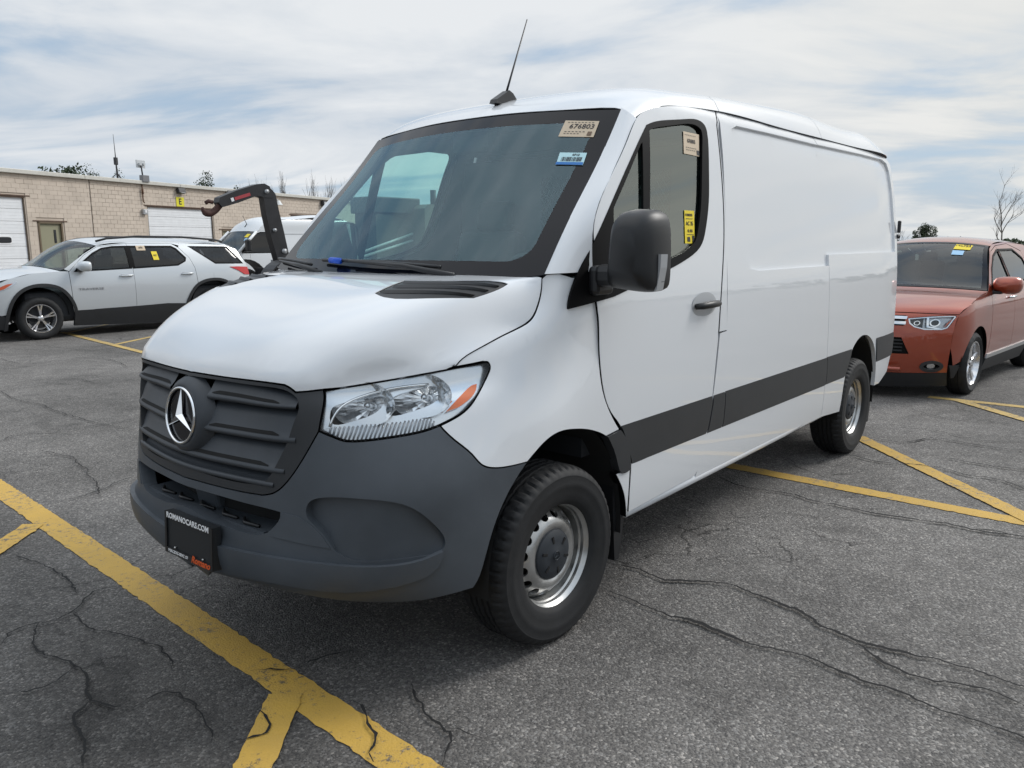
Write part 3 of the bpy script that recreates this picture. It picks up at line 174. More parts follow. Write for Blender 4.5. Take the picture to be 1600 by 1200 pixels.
CRACKS = [[[-0.561,0.851],[-0.552,1.025],[-0.5,1.241],[-0.523,1.427],[-0.516,1.638],[-0.537,1.834],[-0.523,1.945],[-0.504,2.072],[-0.517,2.202],[-0.502,2.331],[-0.517,2.439],[-0.503,2.554],[-0.478,2.671]],[[-0.845,0.731],[-0.875,0.877],[-0.851,0.955],[-0.914,1.134],[-0.964,1.269],[-0.942,1.432],[-0.921,1.585],[-0.886,1.709],[-0.821,1.826],[-0.803,1.933],[-0.793,2.043],[-0.817,2.19],[-0.841,2.33],[-0.842,2.51],[-0.853,2.636]],[[-0.803,1.933],[-0.753,2.012],[-0.676,2.221],[-0.725,2.369],[-0.73,2.474],[-0.7,2.545]],[[-2.618,0.453],[-2.512,0.865],[-2.562,1.006],[-2.511,1.148],[-2.518,1.304],[-2.495,1.509],[-2.515,1.666],[-2.533,1.817],[-2.548,1.939],[-2.534,2.063],[-2.562,2.175],[-2.599,2.284],[-2.59,2.396]],[[-2.534,2.023],[-2.605,2.13],[-2.593,2.194],[-2.59,2.255]],[[-3.774,1.007],[-3.678,1.242],[-3.78,1.435],[-3.79,1.643],[-3.713,1.858],[-3.732,1.999],[-3.607,2.155],[-3.613,2.242]],[[-4.422,1.014],[-4.517,1.259],[-4.727,1.392],[-4.687,1.633],[-4.738,2.009],[-4.826,2.156]],[[-4.128,1.552],[-4.121,1.788],[-4.149,2.085],[-4.209,2.222]],[[-0.592,-7.227],[-0.55,-6.518],[-0.586,-6.095],[-0.587,-5.448],[-0.579,-4.704],[-0.668,-4.194]],[[0.583,-2.544],[0.453,-2.535],[0.296,-2.552],[0.118,-2.67],[0.027,-2.677],[-0.015,-2.673]],[[0.222,-4.637],[-0.017,-4.771],[-0.214,-4.603],[-0.476,-4.588],[-0.91,-4.593]],[[0.138,-4.043],[0.076,-3.464],[0.248,-2.715],[0.334,-2.431]],[[0.767,0.344],[0.638,0.352],[0.541,0.411]],[[0.768,0.681],[0.792,0.789],[0.852,0.873],[0.857,0.907],[0.89,0.934],[0.92,0.949],[0.953,0.996]],[[1.028,0.459],[1.049,0.55],[1.084,0.605],[1.149,0.574],[1.187,0.561]],[[0.893,0.218],[0.845,0.268],[0.802,0.32],[0.764,0.349]],[[1.44,-0.761],[1.339,-0.852],[1.271,-0.832],[1.138,-0.839],[0.966,-0.99],[0.866,-0.946]],[[1.271,-0.832],[1.334,-0.552],[1.301,-0.358],[1.352,-0.01],[1.297,0.118]],[[1.138,-0.839],[1.142,-0.568],[1.063,-0.387],[1.084,-0.022]],[[1.349,-0.07],[1.458,0.041],[1.504,0.255],[1.557,0.338]],[[1.572,-0.34],[1.466,-0.278],[1.301,-0.358]],[[1.297,0.118],[1.185,0.128],[1.172,0.329],[1.228,0.512]],[[1.061,-1.777],[0.997,-1.439],[1.038,-1.024]],[[0.58,0.763],[0.648,0.903],[0.671,1.051],[0.825,1.175]],[[0.671,1.051],[0.64,1.197]],[[-1.534,-10.224],[-1.692,-9.227],[-2.296,-9.258],[-2.29,-7.83]],[[-0.865,-7.671],[-1.447,-7.515],[-1.584,-6.77],[-1.967,-6.861]],[[-2.459,-11.401],[-2.652,-10.146],[-2.894,-9.37],[-2.875,-8.319]],[[-5.888,0.905],[-5.65,1.289],[-5.72,1.587],[-5.737,1.928]],[[-5.007,0.906],[-5.07,1.256],[-4.923,1.718],[-5.151,2.0]]]

# ------------------------------------------------------------------ materials
MATS = {}
PAINTS = set()
def mat(name, col=(.5,.5,.5), rough=.5, metal=0., spec=.5, coat=0., noise=0., nscale=8., bump=0., bscale=200., rvar=0., dirt=0., detail=6):
    if name in MATS: return MATS[name]
    m = bpy.data.materials.new(name); m.use_nodes = True; nt = m.node_tree; p = nt.nodes['Principled BSDF']; N = nt.nodes.new; L = nt.links.new
    p.inputs['Base Color'].default_value = (*col, 1); p.inputs['Roughness'].default_value = rough; p.inputs['Metallic'].default_value = metal
    p.inputs['Specular IOR Level'].default_value = spec; p.inputs['Coat Weight'].default_value = coat; p.inputs['Coat Roughness'].default_value = .04
    tc = N('ShaderNodeTexCoord')
    if noise or rvar or dirt:
        n = N('ShaderNodeTexNoise'); n.inputs['Scale'].default_value = nscale; n.inputs['Detail'].default_value = detail; n.inputs['Roughness'].default_value = .6; L(tc.outputs['Object'], n.inputs['Vector'])
        if noise:
            mr = N('ShaderNodeMapRange'); L(n.outputs[0], mr.inputs[0]); mr.inputs[1].default_value = .3; mr.inputs[2].default_value = .7; mr.inputs[3].default_value = 1-noise; mr.inputs[4].default_value = 1+noise
            mx = N('ShaderNodeVectorMath'); mx.operation = 'SCALE'; mx.inputs[0].default_value = col; L(mr.outputs[0], mx.inputs['Scale']); L(mx.outputs[0], p.inputs['Base Color'])
        if rvar:
            mr2 = N('ShaderNodeMapRange'); L(n.outputs[0], mr2.inputs[0]); mr2.inputs[1].default_value = .3; mr2.inputs[2].default_value = .7; mr2.inputs[3].default_value = rough-rvar; mr2.inputs[4].default_value = rough+rvar; L(mr2.outputs[0], p.inputs['Roughness'])
    if bump:
        b = N('ShaderNodeTexNoise'); b.inputs['Scale'].default_value = bscale; b.inputs['Detail'].default_value = 3; L(tc.outputs['Object'], b.inputs['Vector'])
        bp = N('ShaderNodeBump'); bp.inputs['Strength'].default_value = bump; bp.inputs['Distance'].default_value = .002; L(b.outputs[0], bp.inputs['Height']); L(bp.outputs[0], p.inputs['Normal'])
    MATS[name] = m; return m
def glass(name, tint, ior=1.5, gloss=1.0, painted_glare=0.):
    """thin sheet of tinted glass: a fresnel mix of clear and mirror"""
    if name in MATS: return MATS[name]
    m = bpy.data.materials.new(name); m.use_nodes = True; nt = m.node_tree; nt.nodes.clear(); N = nt.nodes.new; L = nt.links.new
    o = N('ShaderNodeOutputMaterial'); t = N('ShaderNodeBsdfTransparent'); t.inputs[0].default_value = (*tint, 1)
    g = N('ShaderNodeBsdfGlossy'); g.inputs['Roughness'].default_value = .015; g.inputs[0].default_value = (*gloss, 1) if isinstance(gloss, tuple) else (gloss, gloss, gloss, 1)
    f = N('ShaderNodeFresnel'); ge = N('ShaderNodeNewGeometry'); mi = N('ShaderNodeMapRange'); L(ge.outputs['Backfacing'], mi.inputs[0]); mi.inputs[3].default_value = ior; mi.inputs[4].default_value = 1/ior; L(mi.outputs[0], f.inputs[0])
    # slight waviness of real sheet glass
    tc = N('ShaderNodeTexCoord'); n = N('ShaderNodeTexNoise'); n.inputs['Scale'].default_value = 2.5; n.inputs['Detail'].default_value = 0; L(tc.outputs['Object'], n.inputs['Vector'])
    b = N('ShaderNodeBump'); b.inputs['Strength'].default_value = .10; b.inputs['Distance'].default_value = .01; L(n.outputs[0], b.inputs['Height']); L(b.outputs[0], g.inputs['Normal'])
    x = N('ShaderNodeMixShader'); L(f.outputs[0], x.inputs[0]); L(t.outputs[0], x.inputs[1]); L(g.outputs[0], x.inputs[2]); L(x.outputs[0], o.inputs[0])
    if painted_glare:                                                              # pale diffuse streaks painted in for reflections and haze on the glass
        mp = N('ShaderNodeMapping'); mp.inputs['Scale'].default_value = (1.2, 5.5, 1.2); mp.inputs['Rotation'].default_value = (R(30), 0, 0); L(tc.outputs['Object'], mp.inputs[0])
        fn = N('ShaderNodeTexNoise'); fn.inputs['Scale'].default_value = 1.6; fn.inputs['Detail'].default_value = 4; L(mp.outputs[0], fn.inputs['Vector'])
        fr = N('ShaderNodeMapRange'); L(fn.outputs[0], fr.inputs[0]); fr.inputs[1].default_value = .42; fr.inputs[2].default_value = .72; fr.inputs[3].default_value = painted_glare*.25; fr.inputs[4].default_value = painted_glare*2.2
        df = N('ShaderNodeBsdfDiffuse'); df.inputs[0].default_value = (.55, .55, .53, 1); y = N('ShaderNodeMixShader'); L(fr.outputs[0], y.inputs[0]); L(x.outputs[0], y.inputs[1]); L(df.outputs[0], y.inputs[2]); L(y.outputs[0], o.inputs[0])
    MATS[name] = m; return m
white = mat('white_paint', (.735,.755,.775), .35, spec=.5, coat=1.0)
white.node_tree.nodes['Principled BSDF'].inputs['Coat IOR'].default_value = 1.55; white.node_tree.nodes['Principled BSDF'].inputs['Coat Roughness'].default_value = .02
greyp = mat('grey_bumper_plastic', (.062,.072,.084), .44, noise=.16, nscale=3.5, bump=.10, bscale=900, rvar=.08)
trimp = mat('charcoal_trim_plastic', (.026,.028,.031), .5, noise=.10, nscale=5, bump=.08, bscale=900)
blackp = mat('black_plastic', (.012,.0125,.014), .42, noise=.2, nscale=9)
void = mat('black_underseal', (.006,.006,.006), .9)
seal = mat('black_window_rubber', (.004,.004,.0045), .5, spec=.10)
rubber = mat('tyre_rubber', (.010,.0105,.0115), .7, noise=.35, nscale=14, bump=.12, bscale=160)
steel = mat('silver_wheel_steel', (.50,.50,.49), .34, metal=.85, noise=.18, nscale=9, rvar=.08)
chrome = mat('chrome', (.86,.87,.88), .07, metal=1)
alloy = mat('alloy_wheel', (.72,.72,.73), .22, metal=.9, noise=.08, nscale=6)
frit = mat('black_glass_border', (.004,.005,.009), .06, spec=.22)
wsglass = glass('windshield_glass', (.74,.95,.91), 1.72, (.60,.86,1.0), painted_glare=.045)
sideglass = glass('side_window_glass', (.68,.93,.86), 2.7, (.95,1,.94))
darkglass = glass('privacy_glass', (.10,.11,.12), 1.6)
lensglass = glass('headlight_lens', (.96,.98,.99), 1.4)
interior = mat('dark_grey_cab_lining', (.022,.024,.028), .8, noise=.15, nscale=5)
interior2 = mat('grey_bulkhead', (.075,.085,.095), .7, noise=.1, nscale=3)
orange = mat('amber_lens', (.85,.16,.012), .15, spec=.6, coat=.6)
redlens = mat('red_lens', (.55,.012,.016), .12, spec=.6, coat=.8)
PAINTS.add(white)
# ------------------------------------------------------------------ helpers
def tag(o, label=None, cat=None, group=None, kind=None):
    for k, v in (('label', label), ('category', cat), ('group', group), ('kind', kind)):
        if v: o[k] = v
    return o
def empty(name, loc=(0,0,0), rz=0, label=None, cat=None, group=None):
    o = bpy.data.objects.new(name, None); COL.objects.link(o); o.location = loc; o.rotation_euler = (0, 0, rz); o.empty_display_size = .2
    return tag(o, label, cat, group)
def link(name, me, m, parent=None):
    if m is not None and not me.materials:
        for q in (m if isinstance(m, (list, tuple)) else [m]): me.materials.append(q)
    o = bpy.data.objects.new(name, me); COL.objects.link(o); o.parent = parent
    return o
def mesh(name, verts, faces, m, parent=None, smooth=False, fmat=None):
    me = bpy.data.meshes.new(name); me.from_pydata([tuple(map(float, v)) for v in verts], [], [tuple(map(int, f)) for f in faces])
    if smooth: me.shade_smooth()
    o = link(name, me, m, parent)
    if fmat is not None: me.polygons.foreach_set('material_index', fmat)
    return o
class MB:
    """collects simple solids into one mesh"""
    def __init__(s): s.v = []; s.f = []; s.sm = []
    def add(s, v, f, smooth=False):
        k = len(s.v); s.v += [tuple(map(float, a)) for a in v]; s.f += [tuple(i+k for i in a) for a in f]; s.sm += [smooth]*len(f); return s
    def box(s, c, size, rot=None, bev=0.):
        x, y, z = [a/2 for a in size]
        if bev:
            b = min(bev, x*.9, y*.9, z*.9); bm = bmesh.new(); bmesh.ops.create_cube(bm, size=1); bmesh.ops.scale(bm, vec=size, verts=bm.verts)
            bmesh.ops.bevel(bm, geom=bm.edges[:], offset=b, segments=2, affect='EDGES', profile=.5)
            V = [v.co.copy() for v in bm.verts]; bm.verts.index_update(); F = [[v.index for v in f.verts] for f in bm.faces]; bm.free()
        else:
            V = [Vector(a) for a in ((-x,-y,-z),(x,-y,-z),(x,y,-z),(-x,y,-z),(-x,-y,z),(x,-y,z),(x,y,z),(-x,y,z))]
            F = [(0,3,2,1),(4,5,6,7),(0,1,5,4),(1,2,6,5),(2,3,7,6),(3,0,4,7)]
        if rot is not None: V = [rot@a for a in V]
        return s.add([(a[0]+c[0], a[1]+c[1], a[2]+c[2]) for a in V], F)
    def tube(s, pts, r, n=8, cap=True):
        pts = [Vector(p) for p in pts]; rs = r if isinstance(r, (list, tuple)) else [r]*len(pts); V = []; F = []
        t0 = (pts[1]-pts[0]).normalized(); nrm = t0.orthogonal().normalized()
        for i, p in enumerate(pts):
            t = ((pts[min(i+1, len(pts)-1)]-pts[max(i-1, 0)])).normalized(); nrm = (nrm-t*nrm.dot(t)).normalized(); b = t.cross(nrm)
            V += [p+(nrm*math.cos(2*math.pi*k/n)+b*math.sin(2*math.pi*k/n))*rs[i] for k in range(n)]
        for i in range(len(pts)-1):
            F += [(i*n+k, i*n+(k+1) % n, (i+1)*n+(k+1) % n, (i+1)*n+k) for k in range(n)]
        if cap: F += [tuple(range(n-1, -1, -1)), tuple((len(pts)-1)*n+k for k in range(n))]
        return s.add(V, F, True)
    def prism(s, poly, d, axis=(0,1,0), o=(0,0,0), ex=(1,0,0), ez=(0,0,1)):
        """polygon (a,b) in the plane ex,ez extruded by d along axis, centred"""
        ax, X, Z, O = Vector(axis), Vector(ex), Vector(ez), Vector(o); n = len(poly)
        V = [O+X*a+Z*b-ax*(d/2) for a, b in poly]+[O+X*a+Z*b+ax*(d/2) for a, b in poly]
        F = [tuple(range(n)), tuple(range(2*n-1, n-1, -1))]+[(i, i+n, (i+1) % n+n, (i+1) % n) for i in range(n)]
        return s.add(V, F)
    def build(s, name, m, parent=None, fix=True):
        me = bpy.data.meshes.new(name); me.from_pydata(s.v, [], s.f); me.polygons.foreach_set('use_smooth', s.sm)
        if fix:
            bm = bmesh.new(); bm.from_mesh(me); bmesh.ops.recalc_face_normals(bm, faces=bm.faces[:]); bm.to_mesh(me); bm.free()
        return link(name, me, m, parent)
def lathe(name, prof, m, parent=None, n=64, axis='y', c=(0,0,0), mod=None, close=False, sharp=40):
    """profile of (radius, along) turned about an axis through c; mod(i,k,r) may change a radius"""
    V = []; F = []; P = len(prof)
    for k in range(n):
        a = 2*math.pi*k/n
        for i, (r, y) in enumerate(prof):
            if mod: r, y = mod(i, k, r, y)
            ca, sa = r*math.cos(a), r*math.sin(a)
            V.append((c[0]+ca, c[1]+y, c[2]+sa) if axis == 'y' else ((c[0]+ca, c[1]+sa, c[2]+y) if axis == 'z' else (c[0]+y, c[1]+ca, c[2]+sa)))
    for k in range(n):
        q = (k+1) % n
        for i in range(P-1 if not close else P):
            j = (i+1) % P; F.append((k*P+i, k*P+j, q*P+j, q*P+i))
    me = bpy.data.meshes.new(name); me.from_pydata(V, [], F); bm = bmesh.new(); bm.from_mesh(me); bmesh.ops.remove_doubles(bm, verts=bm.verts[:], dist=1e-5)
    bmesh.ops.recalc_face_normals(bm, faces=bm.faces[:])
    for e in bm.edges:
        if len(e.link_faces) == 2 and e.calc_face_angle(0) > R(sharp): e.smooth = False
    for f in bm.faces: f.smooth = True
    bm.to_mesh(me); bm.free()
    return link(name, me, m, parent)
def snormals(S, uv, h=1e-3):
    d = np.cross(S(uv+[h, 0])-S(uv-[h, 0]), S(uv+[0, h])-S(uv-[0, h])); return d/np.maximum(np.linalg.norm(d, axis=1), 1e-12)[:, None]
def panel(name, S, outer, m, parent=None, holes=(), off=0., depth=.02, step=.07, out=(0,1,0), mirror=True, offf=None, rim=True, rimm='auto'):
    """sheet cut to a polygon in the (u,v) of a surface, with returned edges; mirror adds the twin on the other side. offf(P) -> extra offset"""
    loops = [np.asarray(l, float) for l in (outer, *holes)]
    allp = np.concatenate(loops)
    area = lambda l: abs(sum(l[i-1][0]*l[i][1]-l[i][0]*l[i-1][1] for i in range(len(l))))/2
    want = area(loops[0])-sum(area(l) for l in loops[1:])
    bm = bmesh.new(); es = []
    for l in loops:
        vv = [bm.verts.new((p[0], p[1], 0)) for p in l]; es += [bm.edges.new((vv[i-1], vv[i])) for i in range(len(vv))]
    bmesh.ops.triangle_fill(bm, use_beauty=True, use_dissolve=False, edges=es)
    if abs(sum(f.calc_area() for f in bm.faces)-want) > .002*want:
        bm.free(); bm = bmesh.new(); vs_ = [bm.verts.new((p[0], p[1], 0)) for p in allp]
        for t in tessellate_polygon([[Vector((p[0], p[1], 0)) for p in l] for l in loops]):
            try: bm.faces.new([vs_[i] for i in t])
            except ValueError: pass
        print('panel', name, 'filled by tessellation', round(sum(f.calc_area() for f in bm.faces)/want, 4))
    lo, hi = allp.min(0), allp.max(0)
    for ax in (0, 1):
        st = step if not isinstance(step, (tuple, list)) else step[ax]
        n = max(1, int(math.ceil((hi[ax]-lo[ax])/st))); no = [0, 0, 0]; no[ax] = 1
        for k in range(1, n):
            co = [0, 0, 0]; co[ax] = lo[ax]+(hi[ax]-lo[ax])*k/n+1.7e-5
            bmesh.ops.bisect_plane(bm, geom=bm.verts[:]+bm.edges[:]+bm.faces[:], plane_co=co, plane_no=no, dist=1e-6)
    def stray(e):
        m_ = (e.verts[0].co+e.verts[1].co)/2; p_ = np.array(m_[:2])
        for l in loops:
            a_ = l; b_ = np.roll(l, -1, 0); d_ = b_-a_; t_ = np.clip(((p_-a_)*d_).sum(1)/np.maximum((d_*d_).sum(1), 1e-12), 0, 1); 
            if np.min(np.linalg.norm(a_+d_*t_[:, None]-p_, axis=1)) < 1e-4: return False
        return True
    se = [e for e in bm.edges if len(e.link_faces) == 1 and stray(e)]
    if se: bmesh.ops.holes_fill(bm, edges=se, sides=0)
    bm.verts.index_update(); UV = np.array([v.co[:2] for v in bm.verts]); P = S(UV); Nn = snormals(S, UV)
    sgn = 1. if (Nn@np.array(out, float)).mean() > 0 else -1.
    Nn = Nn*sgn
    o_ = np.full(len(P), off)
    if offf is not None: o_ = o_+offf(P)
    P = P+Nn*o_[:, None]
    faces = [[v.index for v in f.verts] for f in bm.faces]
    # keep winding with the outward normal
    F = []
    for f in faces:
        q_ = P[f]; a = np.cross(q_, np.roll(q_, -1, 0)).sum(0) if len(f) == 3 else np.cross(q_-q_.mean(0), np.roll(q_, -1, 0)-q_.mean(0)).sum(0); F.append(f if a@Nn[f[0]] >= 0 else f[::-1])
    be = [(e.verts[0].index, e.verts[1].index, e.link_faces[0].calc_center_median()) for e in bm.edges if len(e.link_faces) == 1]
    bm.free()
    V = P.tolist(); LN = [Nn[i] for f in F for i in f]; FS = list(F)
    nmat = 0; MI = [0]*len(FS)
    if rimm == 'auto': rimm = seal if (m in PAINTS and depth > .008) else None
    if rim:
        for a, b, cen in be:
            mid = (UV[a]+UV[b])/2; k = len(V)
            pa, pb = P[a], P[b]; qa, qb = pa-Nn[a]*depth, pb-Nn[b]*depth
            V += [pa.tolist(), pb.tolist(), qb.tolist(), qa.tolist()]
            side = np.cross(pb-pa, Nn[a]); side /= max(np.linalg.norm(side), 1e-12)
            inn = S([[cen[0], cen[1]]])[0]-S([mid])[0]
            f = [k, k+1, k+2, k+3]; fn = np.cross(pb-pa, qb-pa)
            if fn@inn > 0: f = f[::-1]
            if side@inn > 0: side = -side
            FS.append(f); LN += [side]*4; MI.append(0)
            if rimm is not None:                                          # first few millimetres painted, then black: rubber plus the gap's painted-in shade
                lip = .0025; V[k+2] = (pb-Nn[b]*lip).tolist(); V[k+3] = (pa-Nn[a]*lip).tolist()
                V += [qb.tolist(), qa.tolist()]; g = [k+3, k+2, k+4, k+5]
                if f[0] != k: g = g[::-1]
                FS.append(g); LN += [side]*4; MI.append(1)
    res = []
    for mir in ((1, -1) if mirror else (1,)):
        vv = [(v[0], v[1]*mir, v[2]) for v in V]; off_ = 0; ff = []; nn = []
        for f in FS:
            l = LN[off_:off_+len(f)]; off_ += len(f)
            if mir < 0: f = f[::-1]; l = l[::-1]
            ff.append(f); nn += [(a[0], a[1]*mir, a[2]) for a in l]
        me = bpy.data.meshes.new(name); me.from_pydata(vv, [], ff); me.shade_smooth(); me.normals_split_custom_set(nn)
        if rimm is not None and rim: me.materials.append(m); me.materials.append(rimm); me.polygons.foreach_set('material_index', MI)
        res.append(link(name, me, m, parent[0 if mir > 0 else 1] if isinstance(parent, (list, tuple)) else parent))
    return res if mirror else res[0]
def full(half):
    """half outline whose ends lie on the centreline -> whole outline"""
    h = np.array(half, float); h = h.copy(); h[0, 1] = 0; h[-1, 1] = 0
    m = h[-2:0:-1].copy(); m[:, 1] *= -1
    return np.concatenate([h, m])
def text(name, body, size, mtx, m, parent=None, ext=.0006, bold=0., sx=1., align='CENTER'):
    c = bpy.data.curves.new(name, 'FONT'); c.body = body; c.size = size; c.align_x = align; c.align_y = 'CENTER'; c.extrude = ext; c.resolution_u = 2; c.offset = bold
    t = bpy.data.objects.new(name, c); COL.objects.link(t); bpy.context.view_layer.update()
    me = bpy.data.meshes.new_from_object(t.evaluated_get(bpy.context.evaluated_depsgraph_get())); bpy.data.objects.remove(t)
    me.transform(mtx@Matrix.Diagonal((sx, 1, 1, 1))); me.materials.clear(); me.name = name
    return link(name, me, m, parent)
def frame_at(P, n, up=(0,0,1)):
    """matrix whose z is n, y nearest up"""
    n = Vector(n).normalized(); x = Vector(up).cross(n).normalized(); y = n.cross(x)
    return Matrix(((x.x, y.x, n.x, P[0]), (x.y, y.y, n.y, P[1]), (x.z, y.z, n.z, P[2]), (0, 0, 0, 1)))
def resmooth(pts, n=6, closed=False):
    p = np.array(pts, float)
    if closed: p = np.concatenate([p, p[:1]])
    k = np.concatenate([[0], np.cumsum(np.linalg.norm(np.diff(p, axis=0), axis=1)**.6)])
    t = np.linspace(0, k[-1], n*(len(p)-1)+1); q = nat_basis(t, k)@p
    return q[:-1] if closed else q

# ------------------------------------------------------------------ ground, paint, cracks
def asphalt_nodes(nt):
    N = nt.nodes.new; L = nt.links.new
    tc = N('ShaderNodeTexCoord')
    v = N('ShaderNodeTexVoronoi'); v.inputs['Scale'].default_value = 118; L(tc.outputs['Object'], v.inputs['Vector'])
    v2 = N('ShaderNodeTexVoronoi'); v2.inputs['Scale'].default_value = 210; L(tc.outputs['Object'], v2.inputs['Vector'])
    sp = N('ShaderNodeSeparateColor'); L(v.outputs['Color'], sp.inputs[0])
    sp2 = N('ShaderNodeSeparateColor'); L(v2.outputs['Color'], sp2.inputs[0])
    big = N('ShaderNodeTexNoise'); big.inputs['Scale'].default_value = .42; big.inputs['Detail'].default_value = 7; big.inputs['Roughness'].default_value = .62; L(tc.outputs['Object'], big.inputs['Vector'])
    mid = N('ShaderNodeTexNoise'); mid.inputs['Scale'].default_value = 5; mid.inputs['Detail'].default_value = 6; mid.inputs['Roughness'].default_value = .7; L(tc.outputs['Object'], mid.inputs['Vector'])
    cr = N('ShaderNodeValToRGB'); L(sp.outputs[0], cr.inputs[0]); e = cr.color_ramp.elements
    e[0].position = 0; e[0].color = (.052, .050, .050, 1); e[1].position = 1; e[1].color = (.54, .50, .455, 1)
    for p_, c_ in ((.45, (.118, .111, .104, 1)), (.75, (.21, .196, .180, 1)), (.92, (.30, .292, .28, 1))):
        q = cr.color_ramp.elements.new(p_); q.color = c_
    cr2 = N('ShaderNodeValToRGB'); L(sp2.outputs[1], cr2.inputs[0]); e = cr2.color_ramp.elements
    e[0].color = (.07, .068, .067, 1); e[1].color = (.255, .238, .219, 1)
    m1 = N('ShaderNodeMixRGB'); m1.inputs[0].default_value = .45; L(cr.outputs[0], m1.inputs[1]); L(cr2.outputs[0], m1.inputs[2])
    mr = N('ShaderNodeMapRange'); L(big.outputs[0], mr.inputs[0]); mr.inputs[1].default_value = .35; mr.inputs[2].default_value = .66; mr.inputs[3].default_value = .60; mr.inputs[4].default_value = 1.25
    mr2 = N('ShaderNodeMapRange'); L(mid.outputs[0], mr2.inputs[0]); mr2.inputs[1].default_value = .3; mr2.inputs[2].default_value = .7; mr2.inputs[3].default_value = .80; mr2.inputs[4].default_value = 1.18
    mu = N('ShaderNodeMath'); mu.operation = 'MULTIPLY'; L(mr.outputs[0], mu.inputs[0]); L(mr2.outputs[0], mu.inputs[1])
    # asphalt turns darker ahead of the van, along a ragged edge
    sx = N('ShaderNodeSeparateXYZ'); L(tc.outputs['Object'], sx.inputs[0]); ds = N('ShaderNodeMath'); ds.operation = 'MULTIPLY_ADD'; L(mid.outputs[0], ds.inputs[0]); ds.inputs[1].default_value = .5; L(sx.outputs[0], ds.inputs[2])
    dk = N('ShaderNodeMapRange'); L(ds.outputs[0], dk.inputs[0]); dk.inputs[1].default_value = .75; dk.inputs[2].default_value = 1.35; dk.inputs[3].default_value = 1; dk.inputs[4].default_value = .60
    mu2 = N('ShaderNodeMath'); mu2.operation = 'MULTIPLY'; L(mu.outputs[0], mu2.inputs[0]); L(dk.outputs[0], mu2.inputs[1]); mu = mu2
    sc = N('ShaderNodeVectorMath'); sc.operation = 'SCALE'; L(m1.outputs[0], sc.inputs[0]); L(mu.outputs[0], sc.inputs['Scale'])
    # fine map cracking where the old surface is tired
    wv = N('ShaderNodeVectorMath'); wv.operation = 'MULTIPLY_ADD'; L(mid.outputs['Color'], wv.inputs[0]); wv.inputs[1].default_value = (.22, .22, 0); L(tc.outputs['Object'], wv.inputs[2])
    ve = N('ShaderNodeTexVoronoi'); ve.feature = 'DISTANCE_TO_EDGE'; ve.inputs['Scale'].default_value = 3.6; L(wv.outputs[0], ve.inputs['Vector'])
    ck = N('ShaderNodeMapRange'); L(ve.outputs[0], ck.inputs[0]); ck.inputs[1].default_value = .004; ck.inputs[2].default_value = .016; ck.inputs[3].default_value = 1; ck.inputs[4].default_value = 0
    pt = N('ShaderNodeTexNoise'); pt.inputs['Scale'].default_value = .55; pt.inputs['Detail'].default_value = 4; L(tc.outputs['Object'], pt.inputs['Vector'])
    pm = N('ShaderNodeMapRange'); L(pt.outputs[0], pm.inputs[0]); pm.inputs[1].default_value = .50; pm.inputs[2].default_value = .60
    cm = N('ShaderNodeMath'); cm.operation = 'MULTIPLY'; L(ck.outputs[0], cm.inputs[0]); L(pm.outputs[0], cm.inputs[1])
    dk2 = N('ShaderNodeMapRange'); L(cm.outputs[0], dk2.inputs[0]); dk2.inputs[3].default_value = 1; dk2.inputs[4].default_value = .30
    # old oil drips
    ol = N('ShaderNodeTexNoise'); ol.inputs['Scale'].default_value = 1.15; ol.inputs['Detail'].default_value = 5; ol.inputs['Distortion'].default_value = .8; L(tc.outputs['Object'], ol.inputs['Vector'])
    om = N('ShaderNodeMapRange'); L(ol.outputs[0], om.inputs[0]); om.inputs[1].default_value = .60; om.inputs[2].default_value = .72; om.inputs[3].default_value = 1; om.inputs[4].default_value = .62
    mu3 = N('ShaderNodeMath'); mu3.operation = 'MULTIPLY'; L(dk2.outputs[0], mu3.inputs[0]); L(om.outputs[0], mu3.inputs[1])
    sc2 = N('ShaderNodeVectorMath'); sc2.operation = 'SCALE'; L(sc.outputs[0], sc2.inputs[0]); L(mu3.outputs[0], sc2.inputs['Scale']); sc = sc2
    b = N('ShaderNodeBump'); b.inputs['Strength'].default_value = .9; b.inputs['Distance'].default_value = .004; L(v.outputs['Distance'], b.inputs['Height']); b.invert = True
    return sc.outputs[0], b.outputs[0], tc, mid, v
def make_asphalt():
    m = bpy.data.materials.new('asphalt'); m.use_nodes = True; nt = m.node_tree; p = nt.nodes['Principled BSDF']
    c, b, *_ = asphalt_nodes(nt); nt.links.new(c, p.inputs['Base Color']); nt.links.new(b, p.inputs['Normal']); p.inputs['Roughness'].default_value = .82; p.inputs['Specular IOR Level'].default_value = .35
    return m
